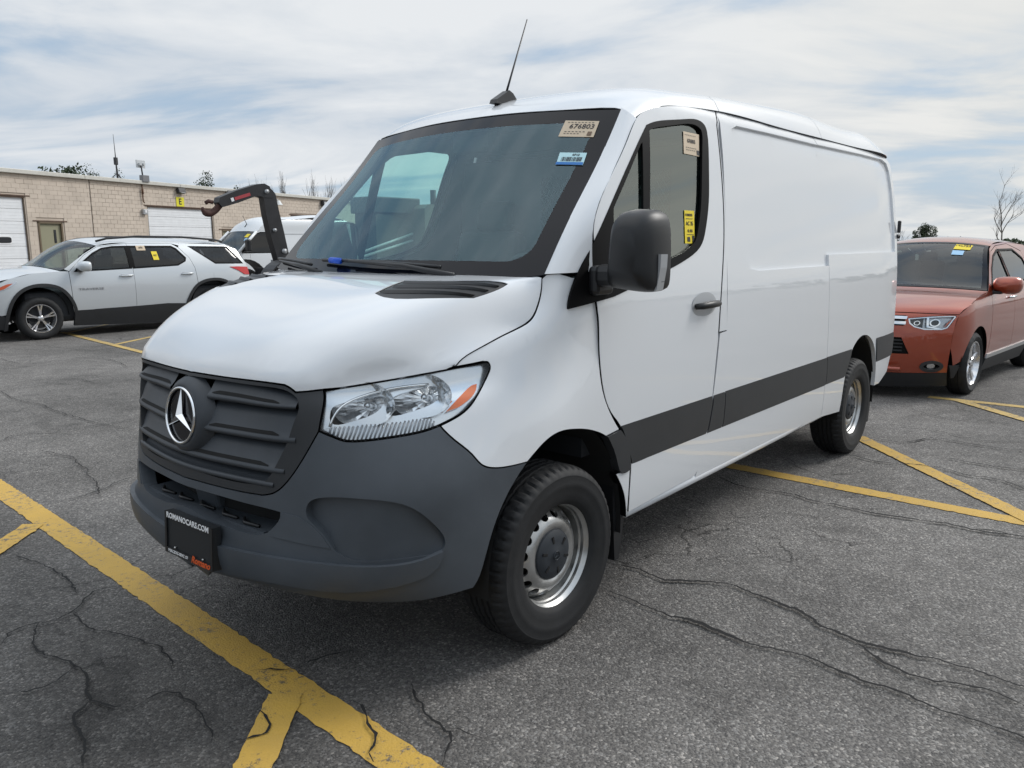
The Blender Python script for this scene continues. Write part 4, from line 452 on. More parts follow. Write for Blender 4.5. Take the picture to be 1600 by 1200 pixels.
def make_paint(name='worn_yellow_paint', wear=.5, colr=(.66,.40,.055)):
    m = bpy.data.materials.new(name); m.use_nodes = True; nt = m.node_tree; p = nt.nodes['Principled BSDF']; N = nt.nodes.new; L = nt.links.new
    c, b, tc, mid, v = asphalt_nodes(nt)
    n = N('ShaderNodeTexNoise'); n.inputs['Scale'].default_value = 26; n.inputs['Detail'].default_value = 8; n.inputs['Roughness'].default_value = .72; L(tc.outputs['Object'], n.inputs['Vector'])
    n2 = N('ShaderNodeTexNoise'); n2.inputs['Scale'].default_value = 2.2; n2.inputs['Detail'].default_value = 3; L(tc.outputs['Object'], n2.inputs['Vector'])
    ad = N('ShaderNodeMath'); ad.operation = 'MULTIPLY_ADD'; L(n2.outputs[0], ad.inputs[0]); ad.inputs[1].default_value = .55; L(n.outputs[0], ad.inputs[2])
    gr = N('ShaderNodeTexNoise'); gr.inputs['Scale'].default_value = 120; gr.inputs['Detail'].default_value = 4; gr.inputs['Roughness'].default_value = .7; L(tc.outputs['Object'], gr.inputs['Vector'])
    ad2 = N('ShaderNodeMath'); ad2.operation = 'MULTIPLY_ADD'; L(gr.outputs[0], ad2.inputs[0]); ad2.inputs[1].default_value = .55; L(ad.outputs[0], ad2.inputs[2]); ad = ad2
    mr = N('ShaderNodeMapRange'); L(ad.outputs[0], mr.inputs[0]); mr.inputs[1].default_value = .72+wear*.2; mr.inputs[2].default_value = .86+wear*.2; mr.inputs[3].default_value = .03; mr.inputs[4].default_value = .93
    cr = N('ShaderNodeMixRGB'); L(mid.outputs[0], cr.inputs[0]); cr.inputs[1].default_value = (colr[0]*.68, colr[1]*.72, colr[2]*1.3, 1); cr.inputs[2].default_value = (*colr, 1)
    mx = N('ShaderNodeMixRGB'); L(mr.outputs[0], mx.inputs[0]); L(c, mx.inputs[1]); L(cr.outputs[0], mx.inputs[2]); L(mx.outputs[0], p.inputs['Base Color']); b.node.inputs['Strength'].default_value = .40; L(b, p.inputs['Normal'])
    p.inputs['Roughness'].default_value = .7
    return m
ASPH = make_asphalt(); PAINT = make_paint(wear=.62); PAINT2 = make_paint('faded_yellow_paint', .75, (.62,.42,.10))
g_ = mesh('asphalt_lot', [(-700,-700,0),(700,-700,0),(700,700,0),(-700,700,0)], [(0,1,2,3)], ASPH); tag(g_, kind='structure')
def stripe(a, b, w, z=.004, m=PAINT, seed=0):
    """painted line with slightly ragged edges"""
    a, b = np.array(a, float), np.array(b, float); L_ = np.linalg.norm(b-a); d = (b-a)/L_; nn = np.array([-d[1], d[0]]); k = max(2, int(L_/.03)); rg = np.random.default_rng(seed); V = []; F = []
    for i in range(k+1):
        c = a+d*L_*i/k
        for s_ in (-1, 1):
            e = c+nn*s_*(w/2+rg.normal(0, .0028)); V.append((e[0], e[1], z))
    for i in range(k): F.append((2*i, 2*i+2, 2*i+3, 2*i+1))
    o = mesh('parking_line', V, F, m); tag(o, kind='structure'); return o
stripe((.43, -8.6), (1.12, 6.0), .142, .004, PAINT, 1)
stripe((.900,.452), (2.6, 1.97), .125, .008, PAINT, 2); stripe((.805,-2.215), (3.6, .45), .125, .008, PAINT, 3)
stripe((-2.95,-.6), (-2.80, 7.5), .135, .004, PAINT, 4); stripe((-4.42, .86), (-2.93, 2.30), .125, .008, PAINT, 5)
stripe((-6.70, .9), (-6.80, 6.0), .12, .004, PAINT2, 6); stripe((-6.66, 1.2), (-4.9, 3.05), .12, .008, PAINT2, 7)
stripe((-3.553,-13.04), (-6.3,-15.5), .10, .004, PAINT2, 8); stripe((-3.50,-13.2), (-3.02,-8.0), .11, .008, PAINT2, 9); stripe((-3.30,-10.52), (-6.2,-12.5), .10, .004, PAINT2, 10)
def crack_mesh(lines):
    rg = np.random.default_rng(5); V = []; F = []
    for li, l in enumerate(lines):
        p = np.array(l, float); k = np.concatenate([[0], np.cumsum(np.linalg.norm(np.diff(p, axis=0), axis=1))]); n = max(8, int(k[-1]/.02)); t = np.linspace(0, k[-1], n)
        q = nat_basis(t, k)@p if len(p) > 2 else np.stack([np.interp(t, k, p[:, i]) for i in (0, 1)], 1)
        j = np.cumsum(rg.normal(0, .0055, (n, 2)), 0); j -= np.linspace(0, 1, n)[:, None]*j[-1]; q = q+j*.8+rg.normal(0, .0022, (n, 2))
        d = np.gradient(q, axis=0); d /= np.linalg.norm(d, axis=1)[:, None]+1e-9; nn = np.stack([-d[:, 1], d[:, 0]], 1)
        base = .0050 if li < 8 else .0028
        w = base*(.55+.6*np.abs(np.interp(t, np.linspace(0, k[-1], 12), rg.normal(0, 1, 12))))+np.abs(rg.normal(0, .0016, n)); w[:3] *= .3; w[-3:] *= .3
        b = len(V)
        for i in range(n):
            V += [(q[i,0]+nn[i,0]*w[i], q[i,1]+nn[i,1]*w[i], .0125), (q[i,0]-nn[i,0]*w[i], q[i,1]-nn[i,1]*w[i], .0125)]
        F += [(b+2*i, b+2*i+1, b+2*i+3, b+2*i+2) for i in range(n-1)]
    o = mesh('pavement_crack', V, F, mat('dark_crack', (.010,.010,.010), .95)); tag(o, kind='structure'); return o
crack_mesh(CRACKS)

# ------------------------------------------------------------------ the white van
T = {k: np.array(v) for k, v in TR.items()}
van = empty('cargo_van', label='big white cargo van with charcoal bumper, filling the middle of the picture', cat='van')
UP, FWD, LEFT = (0,0,1), (1,0,0), (0,1,0)
gap = .0042
def shrink(p, d):
    """pull a closed (u,v) outline inwards by d"""
    p = np.array(p, float); n = len(p); a = sum(p[i][0]*p[(i+1) % n][1]-p[(i+1) % n][0]*p[i][1] for i in range(n)); s = 1 if a > 0 else -1
    out = []
    for i in range(n):
        e1 = p[i]-p[i-1]; e2 = p[(i+1) % n]-p[i]; n1 = np.array([-e1[1], e1[0]])/max(np.linalg.norm(e1), 1e-9)*s; n2 = np.array([-e2[1], e2[0]])/max(np.linalg.norm(e2), 1e-9)*s
        b = n1+n2; l = np.linalg.norm(b); b = b/l if l > .3 else n1; c = max(b@n1, .5); out.append(p[i]+b*d/c)
    return np.array(out)
def mir(p): q = np.array(p, float).copy(); q[:, 1] *= -1; return q
# hood
hood_uv = shrink(full(T['hood_half']), gap); vent_uv = T['vent']
hood = panel('hood', HOOD, hood_uv, white, van, holes=[vent_uv, mir(vent_uv)], out=UP, depth=.025, step=.045, mirror=False)
def hood_vents():
    for s in (1, -1):
        uv = shrink(vent_uv if s > 0 else mir(vent_uv), .003); lo, hi = uv.min(0), uv.max(0)
        v = panel('hood_vent', HOOD, uv, blackp, hood, out=UP, off=-.004, depth=.02, step=.05, mirror=False)
        # louvre ribs across the vent
        for i, (u0, fr) in enumerate(((.50,1),(.56,1),(.62,1),(.68,1))):
            row = [x for x in np.linspace(lo[1], hi[1], 40)]
            ins = [x for x in row if inside((u0, x), uv) and inside((u0+.016, x), uv) and inside((u0-.012, x), uv)]
            runs = [[]]
            for x in row:
                if x in ins: runs[-1].append(x)
                elif runs[-1]: runs.append([])
            ins = max(runs, key=len)
            if len(ins) < 6: continue
            mb = MB(); a = np.linspace(ins[0]+.012*1, ins[-1]-.012, 14)
            def P_(u, vv, o): uvp = np.array([[u, vv]]); return (HOOD(uvp)+np.sign(snormals(HOOD, uvp)[0, 2])*snormals(HOOD, uvp)*o)[0]
            V = []; 
            for q in a: V += [P_(u0-.012, q, -.003), P_(u0, q, .005), P_(u0+.014, q, -.006)]
            mb.add(V, [(3*i_+j, 3*i_+j+1, 3*i_+j+4, 3*i_+j+3) for i_ in range(13) for j in (0, 1)]); mb.build('louvre', trimp if i else blackp, v)
def inside(p, poly):
    c = False; n = len(poly)
    for i in range(n):
        (x1, y1), (x2, y2) = poly[i], poly[i-1]
        if (y1 > p[1]) != (y2 > p[1]) and p[0] < (x2-x1)*(p[1]-y1)/(y2-y1)+x1: c = not c
    return c
hood_vents()
# fenders with the dark trim at their rear edge
fl = panel('fender', BELT, shrink(T['fender'], gap*.8), white, van, out=LEFT, depth=.03, step=.05)
panel('fender_trim', BELT, shrink(T['fendertrim'], .002), trimp, fl, out=LEFT, depth=.04, off=.008, step=.06)
panel('fender_sill', BELT, shrink(T['fendersill'], .001), white, fl, out=LEFT, depth=.04, step=.06)
# windscreen: black ceramic border and clear middle
uk, vk = GLASSF.uk, GLASSF.vk; U1, V1 = uk[-1], vk[-1]
def ws_outline(iu0, iu1, iv, r=.10, n=6):
    """rounded outline of the windscreen, iu0 above the base, iu1 below the top, iv in from the pillars"""
    pts = []; top = U1-iu1; bot = iu0; wv = V1-iv
    for (cu, cv, a0) in ((bot+r, wv-r, -90), (top-r*.6, wv-r*.6, 0), (top-r*.6, -(wv-r*.6), 90), (bot+r, -(wv-r), 180)):
        rr = r if cu < U1/2 else r*.6
        for k in range(n+1):
            a = R(a0+90*k/n); pts.append((cu+rr*math.sin(a), cv+rr*math.cos(a)))
    return np.array(pts)
wall_out = np.array([(-.055, -V1-.012), (U1+.012, -V1-.012), (U1+.012, V1+.012), (-.055, V1+.012)])
ws_in = ws_outline(.075, .085, .085)
wind = panel('windshield', GLASSF, ws_in, wsglass, van, out=(1,0,.7), depth=.004, step=.08, mirror=False)
panel('glass_border', GLASSF, np.array([(.010, -V1-.006), (U1-.004, -V1-.006), (U1-.004, V1+.006), (.010, V1+.006), (-.008, V1-.10), (-.03, V1-.4), (-.03, -V1+.4), (-.008, -V1+.10)]), frit, wind, holes=[shrink(ws_in, .0)], out=(1,0,.7), depth=.008, step=.08, mirror=False)
cow = panel('cowl', GLASSF, np.array([(-.10, -V1+.2), (-.02, -V1+.2), (-.02, V1-.2), (-.10, V1-.2)]), blackp, van, out=(1,0,.7), off=-.02, step=.1, mirror=False)
# pillars and roof
pu, pv = PILLAR.uk[-1], PILLAR.vk[-1]
panel('windshield_pillar', PILLAR, np.array([(.012, .006), (pu+.01, .006), (pu+.01, pv-.006), (.012, pv-.006)]), white, van, out=(.4,1,.2), depth=.04, step=(.06, .02))
ru, rv = ROOF.uk, ROOF.vk[-1]
def roof_piece(u0, u1): return panel('roof_panel', ROOF, np.array([(u0, -rv), (u1, -rv), (u1, rv), (u0, rv)]), white, van, out=UP, depth=.03, step=(.08, .05), mirror=False)
roof_piece(.004, ru[4]-.003); roof_piece(ru[4]+.003, ru[6]-.003); roof_piece(ru[6]+.003, ru[9])
# doors
gm, gq = T['glass_main'], T['glass_quarter']
door_uv = shrink(T['door'], gap)
hole = np.concatenate([gm, gq[:]]) if False else None
def hull(pts):
    p = sorted(map(tuple, pts)); 
    def half(ps):
        h = []
        for q in ps:
            while len(h) > 1 and (h[-1][0]-h[-2][0])*(q[1]-h[-2][1])-(h[-1][1]-h[-2][1])*(q[0]-h[-2][0]) <= 0: h.pop()
            h.append(q)
        return h[:-1]
    return np.array(half(p)+half(p[::-1]))
winh = shrink(hull(np.concatenate([gm, gq])), -.012)
flap_uv = shrink(T['fuelflap'], .002)
doors = panel('door', SIDE, door_uv, white, van, holes=[winh], out=LEFT, depth=.05, step=.06)
wseal = panel('window_seal', SIDE, T['window'], seal, doors, holes=[gm, gq], out=LEFT, off=.003, depth=.012, step=.07)
wgl = panel('window_glass', SIDE, shrink(gm, -.004), sideglass, doors, out=LEFT, off=-.012, rim=False, step=.1)
panel('quarter_glass', SIDE, shrink(gq, -.004), sideglass, doors, out=LEFT, off=-.010, rim=False, step=.1)
panel('fuel_flap', SIDE, flap_uv, white, van, out=LEFT, depth=.03, step=.07)
def rect(x0, x1, z0, z1): return np.array([(x0, z0), (x1, z0), (x1, z1), (x0, z1)])
# lower side: front edges of trims traced from the door line
def strip_trim(name, x0, x1, z0, z1, parent, e0=0., e1=0.):
    """the dark rubbing strip, rounded at its long edges"""
    f = lambda P: .012*np.clip(1-((P[:, 2]-(z0+z1)/2)/((z1-z0)/2))**6, 0, 1)-.004
    return panel(name, SIDE, np.array([(x0, z0), (x1, z0), (x1+e1, z1), (x0+e0, z1)]), trimp, parent, out=LEFT, offf=f, depth=.02, step=(.15, .018))
strip_trim('trim_strip', -.556, -1.270, .642, .850, doors, .105, -.062)
# cargo side: one long body side with a pressed recess, a vertical seam, a rubbing strip and the rear arch
A = T['reararch']; arch_r = resmooth([(-3.46,.40),(-3.47,.60),(-3.545,.78),(-3.68,.885),(-3.86,.925),(-4.05,.885),(-4.185,.78),(-4.26,.60),(-4.27,.48)], 4)
SX = -3.06                                                           # the vertical seam
rec1 = resmooth([(-1.80,1.475),(-1.735,1.56),(-1.705,1.9),(-1.70,2.15)], 3).tolist()+[(-1.73,2.215),(-1.80,2.238)]
rec_a = np.array([(SX+.0005,1.462)]+[(-1.90,1.462)]+rec1+[(-2.3,2.245),(SX+.0005,2.250)])
rec_b = np.array([(SX-.0005,2.252),(-4.0,2.268),(-4.60,2.272),(-4.72,2.25),(-4.765,2.19),(-4.775,2.05),(-4.755,1.75),(-4.735,1.56),(-4.725,1.535),(SX-.0005,1.535)])
fr = np.array([(-1.185,.418),(-1.27,.64),(-1.335,.85),(-1.39,1.13),(-1.40,1.158),(-1.475,1.162),(-1.50,1.56),(-1.535,1.89),(-1.60,2.30)])
cargo = [(x-.007, z) for x, z in fr]+[(-2.31,2.312),(SX+.003,2.318)]+[(max(x,SX+.003),z) for x,z in rec_a[::-1]]+[(SX+.003,1.0),(SX+.003,.43)]
cargo_panels = panel('cargo_side', SIDE, np.array(cargo), white, van, out=LEFT, depth=.03, step=.09, rimm=None)
panel('recessed_panel', SIDE, shrink(rec_a, -.004), white, cargo_panels, out=LEFT, off=-.016, rim=False, step=.1)
quarter = [(SX-.003,.43),(SX-.003,1.0)]+[(min(x,SX-.003),z) for x,z in rec_b[::-1]]+[(SX-.003,2.318),(-4.0,2.33),(-4.90,2.345),(-4.86,1.92),(-4.85,1.71),(-4.81,1.45),(-4.775,1.1),(-4.755,.89),(-4.725,.70),(-4.62,.55),(-4.40,.48)]+arch_r[::-1].tolist()
qp = panel('rear_quarter', SIDE, np.array(quarter), white, van, out=LEFT, depth=.03, step=.09, rimm=None)
panel('seam_shade', SIDE, np.array([(SX-.02,.43),(SX+.02,.43),(SX+.02,1.455),(SX-.02,1.455)]), seal, van, out=LEFT, off=-.006, rim=False, step=.3); panel('gutter_filler', SIDE, np.array([(-1.6,2.28),(-4.85,2.315),(-4.85,2.352),(-1.6,2.325)]), seal, van, out=LEFT, off=-.010, rim=False, step=.2)  # black strip behind the vertical seam paints in the gap's shade
panel('recessed_panel', SIDE, shrink(rec_b, -.004), white, qp, out=LEFT, off=-.016, rim=False, step=.1)
strip_trim('trim_strip', -1.284, -1.455, .642, .850, cargo_panels, -.062, -.018); strip_trim('trim_strip', -1.463, SX+.003, .642, .852, cargo_panels, -.018, 0)
strip_trim('trim_strip', SX-.003, -3.455, .645, .855, qp, 0, -.145)
strip_trim('trim_strip', -4.245, -4.715, .665, .878, qp, .05, -.035)
mbx = MB()
# sill rail under doors and cargo side, rounded
def sill(s):
    mb = MB(); mb.tube([(-.56, s*.962, .418), (-1.3, s*.968, .424), (-2.4, s*.968, .432), (-3.42, s*.962, .440)], .030, 10); return mb.build('sill_rail', white, van)
sill(1); sill(-1)
seam_l = [(-1.188,.42),(-1.40,.42)]
# dark inner shell, floor, bulkhead, rear doors
def underbody():
    mb = MB(); mb.box((-2.05, 0, .44), (5.3, 1.50, .10)); mb.box((.30, 0, .70), (.80, 1.10, .5)); mb.box((-4.0,0,.33),(.25,1.5,.16)); mb.build('underbody', void, van)
    mb = MB(); mb.box((-3.15, 0, 1.3), (3.0, 1.60, 1.6)); mb.build('load_bay', void, van)
    # rear: two doors, bumper step
    for s in (1, -1):
        mb = MB(); mb.prism([(s*.004,.62),(s*.92,.62),(s*.925,1.2),(s*.89,1.75),(s*.81,2.20),(s*.74,2.31),(s*.004,2.36)], .04, (1,0,0), (-4.80,0,0), (0,1,0)); d = mb.build('rear_door', white, van)
        mb = MB(); mb.tube([(-4.845, s*.925, 1.66), (-4.87, s*.945, 1.66)], .018, 8); mb.box((-4.862, s*.943, 1.74), (.035,.025,.10), None, .008); mb.build('hinge', blackp, d)
        mb = MB(); mb.box((-4.815, s*.86, 1.15), (.05,.12,.36), None, .015); mb.build('tail_lamp', redlens, van)
    mb = MB(); mb.box((-4.77, 0, .56), (.16, 1.82, .14), None, .03); mb.build('rear_step', greyp, van)
underbody()
# inner wheel houses
def arch_liner(x, r, s):
    mb = MB(); V = []; F = []; n = 28
    for k in range(n+1):
        a = R(-4+188*k/n)
        for y in (s*.985, s*.58): V.append((x+r*math.cos(a), y, .375+r*math.sin(a)*1.22))
    F = [(2*i, 2*i+1, 2*i+3, 2*i+2) for i in range(n)]
    c = len(V); V += [(x, s*.58, .375)]; F += [(2*i+1, c, 2*i+3) for i in range(n)]
    mb.add(V, F, True); return mb.build('arch_liner', void, van)
for s in (1, -1): arch_liner(-.06, .445, s); arch_liner(-3.87, .43, s)
# wheels
def wheel(x, y, s, steer=0., Rt=.372):
    w = empty('wheel', (x, y, Rt-.004)); w.parent = van; w.rotation_euler = (0, 0, (0 if s > 0 else math.pi)+steer)
    hw = .118
    prof = [(.212,-.095),(.226,-.108),(.262,-.119),(.305,-.1235),(.338,-.119),(.356,-.108),(Rt-.008,-.094),(Rt-.002,-.075),(Rt,-.062)]
    for g0 in (-.046, -.016, .016, .046): prof += [(Rt,g0-.0075),(Rt-.009,g0-.0055),(Rt-.009,g0+.0055),(Rt,g0+.0075)]
    prof += [(-b_[0]*-1, -b_[1]) for b_ in [(Rt,-.062),(Rt-.002,-.075),(Rt-.008,-.094),(.356,-.108),(.338,-.119),(.334,-.1205),(.330,-.1195),(.305,-.1235),(.290,-.1235),(.287,-.1222),(.262,-.119),(.236,-.113),(.226,-.108),(.212,-.095)]]
    def tread(i, k, r, yy):
        if abs(yy) > .068 and r > .345: r -= .0075*(1 if k % 4 == 0 else 0)
        elif abs(yy) < .066 and r > Rt-.004: r -= .004*(1 if (k+int(yy*300)) % 5 == 0 else 0)
        return r, yy
    lathe('tyre', prof, rubber, w, 220, mod=tread, sharp=30)
    rim = [(.190,-.085),(.218,-.100),(.224,-.097),(.222,-.088),(.205,-.070),(.196,-.02),(.196,.055),(.203,.078),(.212,.083),(.216,.090),(.2225,.0975),(.226,.0945),(.224,.088)]
    lathe('wheel_rim', [(.226,.094),(.2235,.0985),(.219,.097),(.213,.086),(.207,.080),(.2035,.074),(.2025,.060),(.198,.052),(.197,.020),(.194,-.01),(.190,-.085),(.218,-.1)], steel, w, 96, sharp=25)
    # steel disc with sixteen oval hand holes
    Rr = [.04,.104,.114,.127,.140,.154,.170,.184,.194]; Yy = [.058,.066,.072,.0735,.070,.061,.046,.027,.012]
    DISC = Func(lambda a, b: np.stack([a, nat_basis(np.hypot(a, b), Rr)@np.array(Yy), b], -1))
    t = np.linspace(0, 2*np.pi, 72, endpoint=False); outer = np.stack([.194*np.cos(t), .194*np.sin(t)], 1)
    holes = []
    for k in range(16):
        a0 = 2*np.pi*(k+.5)/16; ca, sa = np.cos(a0), np.sin(a0); tt = np.linspace(0, 2*np.pi, 14, endpoint=False)
        rr = .166+.0165*np.cos(tt); tg = .0205*np.sin(tt); holes.append(np.stack([rr*ca-tg*sa, rr*sa+tg*ca], 1))
    disc = panel('wheel_disc', DISC, outer, steel, w, holes=holes, out=LEFT, depth=.012, step=.02, mirror=False)
    lathe('brake_drum', [(0,-.03),(.185,-.03),(.19,-.06),(.19,-.09)], mat('rusty_brake', (.012,.010,.009), .9), w, 32)
    cap = lathe('hub_cap', [(0,.090),(.02,.090),(.026,.0865),(.06,.0870),(.086,.083),(.102,.074),(.107,.060)], mat('hub_cap_plastic', (.026,.031,.038), .5, noise=.15, nscale=12), w, 48)
    for k in range(6):
        a = 2*math.pi*k/6+.3; mb = MB(); mb.box((.070*math.cos(a), .0866, .068*math.sin(a)), (.030,.004,.011), Matrix.Rotation(-a, 3, 'Y'), .001); mb.build('cap_slot', void, cap)
    star_emblem((0, .092, 0), (0,1,0), .019, cap, mat('hub_cap_plastic2', (.045,.052,.06), .4), .0022)
    return w
def star_emblem(P, n, r, parent, m, th):
    """three-pointed star in a ring"""
    X = frame_at(P, n); mb = MB(); prof = []
    N_ = 56
    for k in range(N_):
        a = 2*math.pi*k/N_
        for j in range(8):
            b = 2*math.pi*j/8; rr = r*(.955+.05*math.cos(b)); mb.v.append(tuple(X@Vector((rr*math.cos(a), rr*math.sin(a), th*.9*math.sin(b)+th*.3))))
    mb.f = [(k*8+j, k*8+(j+1) % 8, ((k+1) % N_)*8+(j+1) % 8, ((k+1) % N_)*8+j) for k in range(N_) for j in range(8)]; mb.sm = [True]*len(mb.f)
    # raised faceted star: tip, shoulder, centre ridge
    c = X@Vector((0, 0, th*3.0)); pts = []
    for k in range(3):
        a = R(90+120*k); b = R(90+60+120*k); pts += [X@Vector((r*.95*math.cos(a), r*.95*math.sin(a), th*.4)), X@Vector((r*.14*math.cos(b), r*.14*math.sin(b), th*.3))]
    mb.add([c]+pts, [(0, 1+i, 1+(i+1) % 6) for i in range(6)])
    return mb.build('star_emblem', m, parent)
for x, st in ((-.06, -.035), (-3.87, 0.)):
    for s in (1, -1): wheel(x, s*.872, s, st)
# mud flaps
for s in (1, -1):
    mb = MB(); mb.prism([(-.50,.20),(-.535,.20),(-.575,.40),(-.565,.64),(-.49,.66),(-.475,.5)], .24, (0,1,0), (0, s*.84, 0)); mb.build('mud_flap', blackp, van)
    mb = MB(); mb.prism([(-4.29,.17),(-4.32,.17),(-4.36,.42),(-4.35,.64),(-4.25,.66),(-4.27,.45)], .24, (0,1,0), (0, s*.84, 0)); mb.build('mud_flap', blackp, van)
# bumper
scoop = T['scoop']; fog = T['fogcover']; intake = full(T['intake'])
def ledge(P):
    t = np.clip((.590-P[:, 2])/.030, 0, 1); t = t*t*(3-2*t); return .014*t*np.clip((P[:, 0]-.46)/.16, 0, 1)*np.clip((P[:, 2]-.36)/.10, .25, 1)
bh = T['bumper_half']; bh = np.concatenate([bh[(bh[:, 1] > .05) | (bh[:, 0] > .3)], [[-.02, 0]]])
bump = panel('bumper', BELT, shrink(full(bh), .0025), greyp, van, holes=[intake, scoop, mir(scoop)], out=FWD, offf=ledge, depth=.055, step=(.010, .06), mirror=False)
def bumper_bits():
    for s in (1, -1):
        q = scoop if s > 0 else mir(scoop); lo, hi = q.min(0), q.max(0)
        zb = BELT([(lo[0], (lo[1]+hi[1])/2)])[0][2]; zt = BELT([(hi[0], (lo[1]+hi[1])/2)])[0][2]
        # hollow that is deepest under its upper lip and runs out to a sloping shelf at the bottom
        f = lambda P: -.040*np.clip((P[:, 2]-zb)/(zt-zb)/.42, 0, 1)**.9+ledge(P)
        panel('bumper_scoop', BELT, shrink(q, -.006), greyp, bump, out=FWD, offf=f, rim=False, step=.022, mirror=False)
        panel('fog_lamp_cover', BELT, shrink(fog if s > 0 else mir(fog), .003), greyp, bump, out=FWD, off=.0035, depth=.01, step=.04, mirror=False)
    panel('intake_back', BELT, shrink(intake, -.07), void, bump, out=FWD, off=-.13, rim=False, step=.06, mirror=False)
    # shelf inside the intake with ribs and the towing post
    mb = MB(); mb.prism([(.20,-.46),(.93,-.42),(.955,0),(.93,.42),(.20,.46)], .022, (0,0,1), (0,0,.615), (1,0,0), (0,1,0)); mb.build('intake_shelf', greyp, bump)
    for y in (-.30,-.16,.0,.16,.30):
        mb = MB(); mb.tube([(.90,y-.05,.632),(.93,y,.636),(.915,y+.07,.632)], .007, 6); mb.build('intake_rib', blackp, bump)
    mb = MB(); mb.box((.86, -.02, .70), (.09,.16,.16), Matrix.Rotation(R(10),3,'Y'), .012); mb.build('crash_beam', greyp, bump)
    mb = MB(); mb.box((.76,0,.72),(.06,.98,.12),None,.015); mb.build('radiator_beam', void, bump)
    # lower lip: a band standing proud, its top a narrow shelf
    panel('bumper_lip', BELT, full(T['lip']), greyp, bump, out=FWD, off=.018, offf=ledge, depth=.065, step=(.03,.05), mirror=False)
bumper_bits()
# grille
gh = full(T['grille_hole']); grille = panel('grille', BELT, shrink(full(T['grille_half']), .003), trimp, van, holes=[gh], out=FWD, depth=.05, step=.05, mirror=False)
def grille_bits():
    panel('grille_back', BELT, shrink(gh, -.02), void, grille, out=FWD, off=-.075, rim=False, step=.06, mirror=False)
    gp = mat('grille_plastic', (.040,.046,.054), .50, noise=.15, nscale=6, bump=.06, bscale=700)
    # each slat is a wide concave blade with a narrow rolled lip along its lower edge
    def uvs(a): return np.array(a, float)
    def nn(uv):
        n = snormals(BELT, uv); 
        if n[:, 0].mean() < 0: n = -n
        return n
    bounds = [(.845, 'top'), ]
    rows = [(.735, .828), (.615, .718), (.505, .598), (.452, .490)]
    for ri, (ub, ut) in enumerate(rows):
        for s in (1, -1):
            v0 = .135 if ri < 2 else .0
            # right limit follows the opening
            vm = max([v for u, v in T['grille_hole'] if abs(u-(ub+ut)/2) < .06] or [.5])-.010
            prof = [(ut+.012, -.052), (ut-.004, -.030), ((ut*.7+ub*.3), -.020), ((ut*.35+ub*.65), -.010), (ub+.018, -.002), (ub+.010, .004), (ub+.001, .004), (ub-.005, -.004), (ub-.002, -.035)]
            vs_ = np.linspace(v0, vm, 18); V = []
            for v in vs_:
                w = np.clip((v-v0)/(vm-v0), 0, 1)
                for (u, o) in prof:
                    uv = uvs([(u+.008*w*0, s*v)]); V.append((BELT(uv)+nn(uv)*o)[0])
            k = len(prof); F = [(i*k+j, i*k+j+1, (i+1)*k+j+1, (i+1)*k+j) for i in range(len(vs_)-1) for j in range(k-1)]
            mb = MB(); mb.add(V, F, True); sl = mb.build('grille_slat', gp, grille)
            # the slot let into the blade just above its lip
            if ri < 3:
                a0, a1 = v0+.02, vm-.07; vv = np.linspace(a0, a1, 12); V = []
                for i_, v in enumerate(vv):
                    e_ = 1 if 0 < i_ < 11 else .25
                    for du, o in ((.031*e_+.020*(1-e_), .0008), (.019, .0012)):
                        uv = uvs([(ub+du, s*v)]); oo = np.interp(ub+du, [ub+.010, ub+.018, ut*.35+ub*.65, ut*.7+ub*.3], [.004, -.002, -.010, -.020]); V.append((BELT(uv)+nn(uv)*(oo+o+.0015))[0])
                mb = MB(); mb.add(V, [(2*i, 2*i+1, 2*i+3, 2*i+2) for i in range(11)], True); mb.build('slat_slot', void, sl)
    # round housing and star
    uv0 = np.array([[.652, 0.]]); P = BELT(uv0)[0]; n = nn(uv0)[0]; n = n/np.linalg.norm(n)
    X = frame_at(P+n*.0, n)
    mb = MB(); N_ = 48; prof = [(.0,.004),(.100,.004),(.108,.012),(.120,.010),(.138,-.006),(.158,-.04)]
    V = [tuple(X@Vector((r*math.cos(2*math.pi*k/N_), r*math.sin(2*math.pi*k/N_), o))) for k in range(N_) for r, o in prof]; p_ = len(prof)
    mb.add(V, [(k*p_+j, k*p_+j+1, ((k+1) % N_)*p_+j+1, ((k+1) % N_)*p_+j) for k in range(N_) for j in range(p_-1)], True); mb.build('emblem_housing', gp, grille)
    mb = MB(); V = [tuple(X@Vector((.099*math.cos(2*math.pi*k/N_), .099*math.sin(2*math.pi*k/N_), .0065))) for k in range(N_)]; mb.add(V, [tuple(range(N_))]); mb.build('emblem_disc', mat('gloss_black', (.006,.006,.008), .12), grille)
    star_emblem(P+n*.012, n, .107, grille, chrome, .007)
grille_bits()
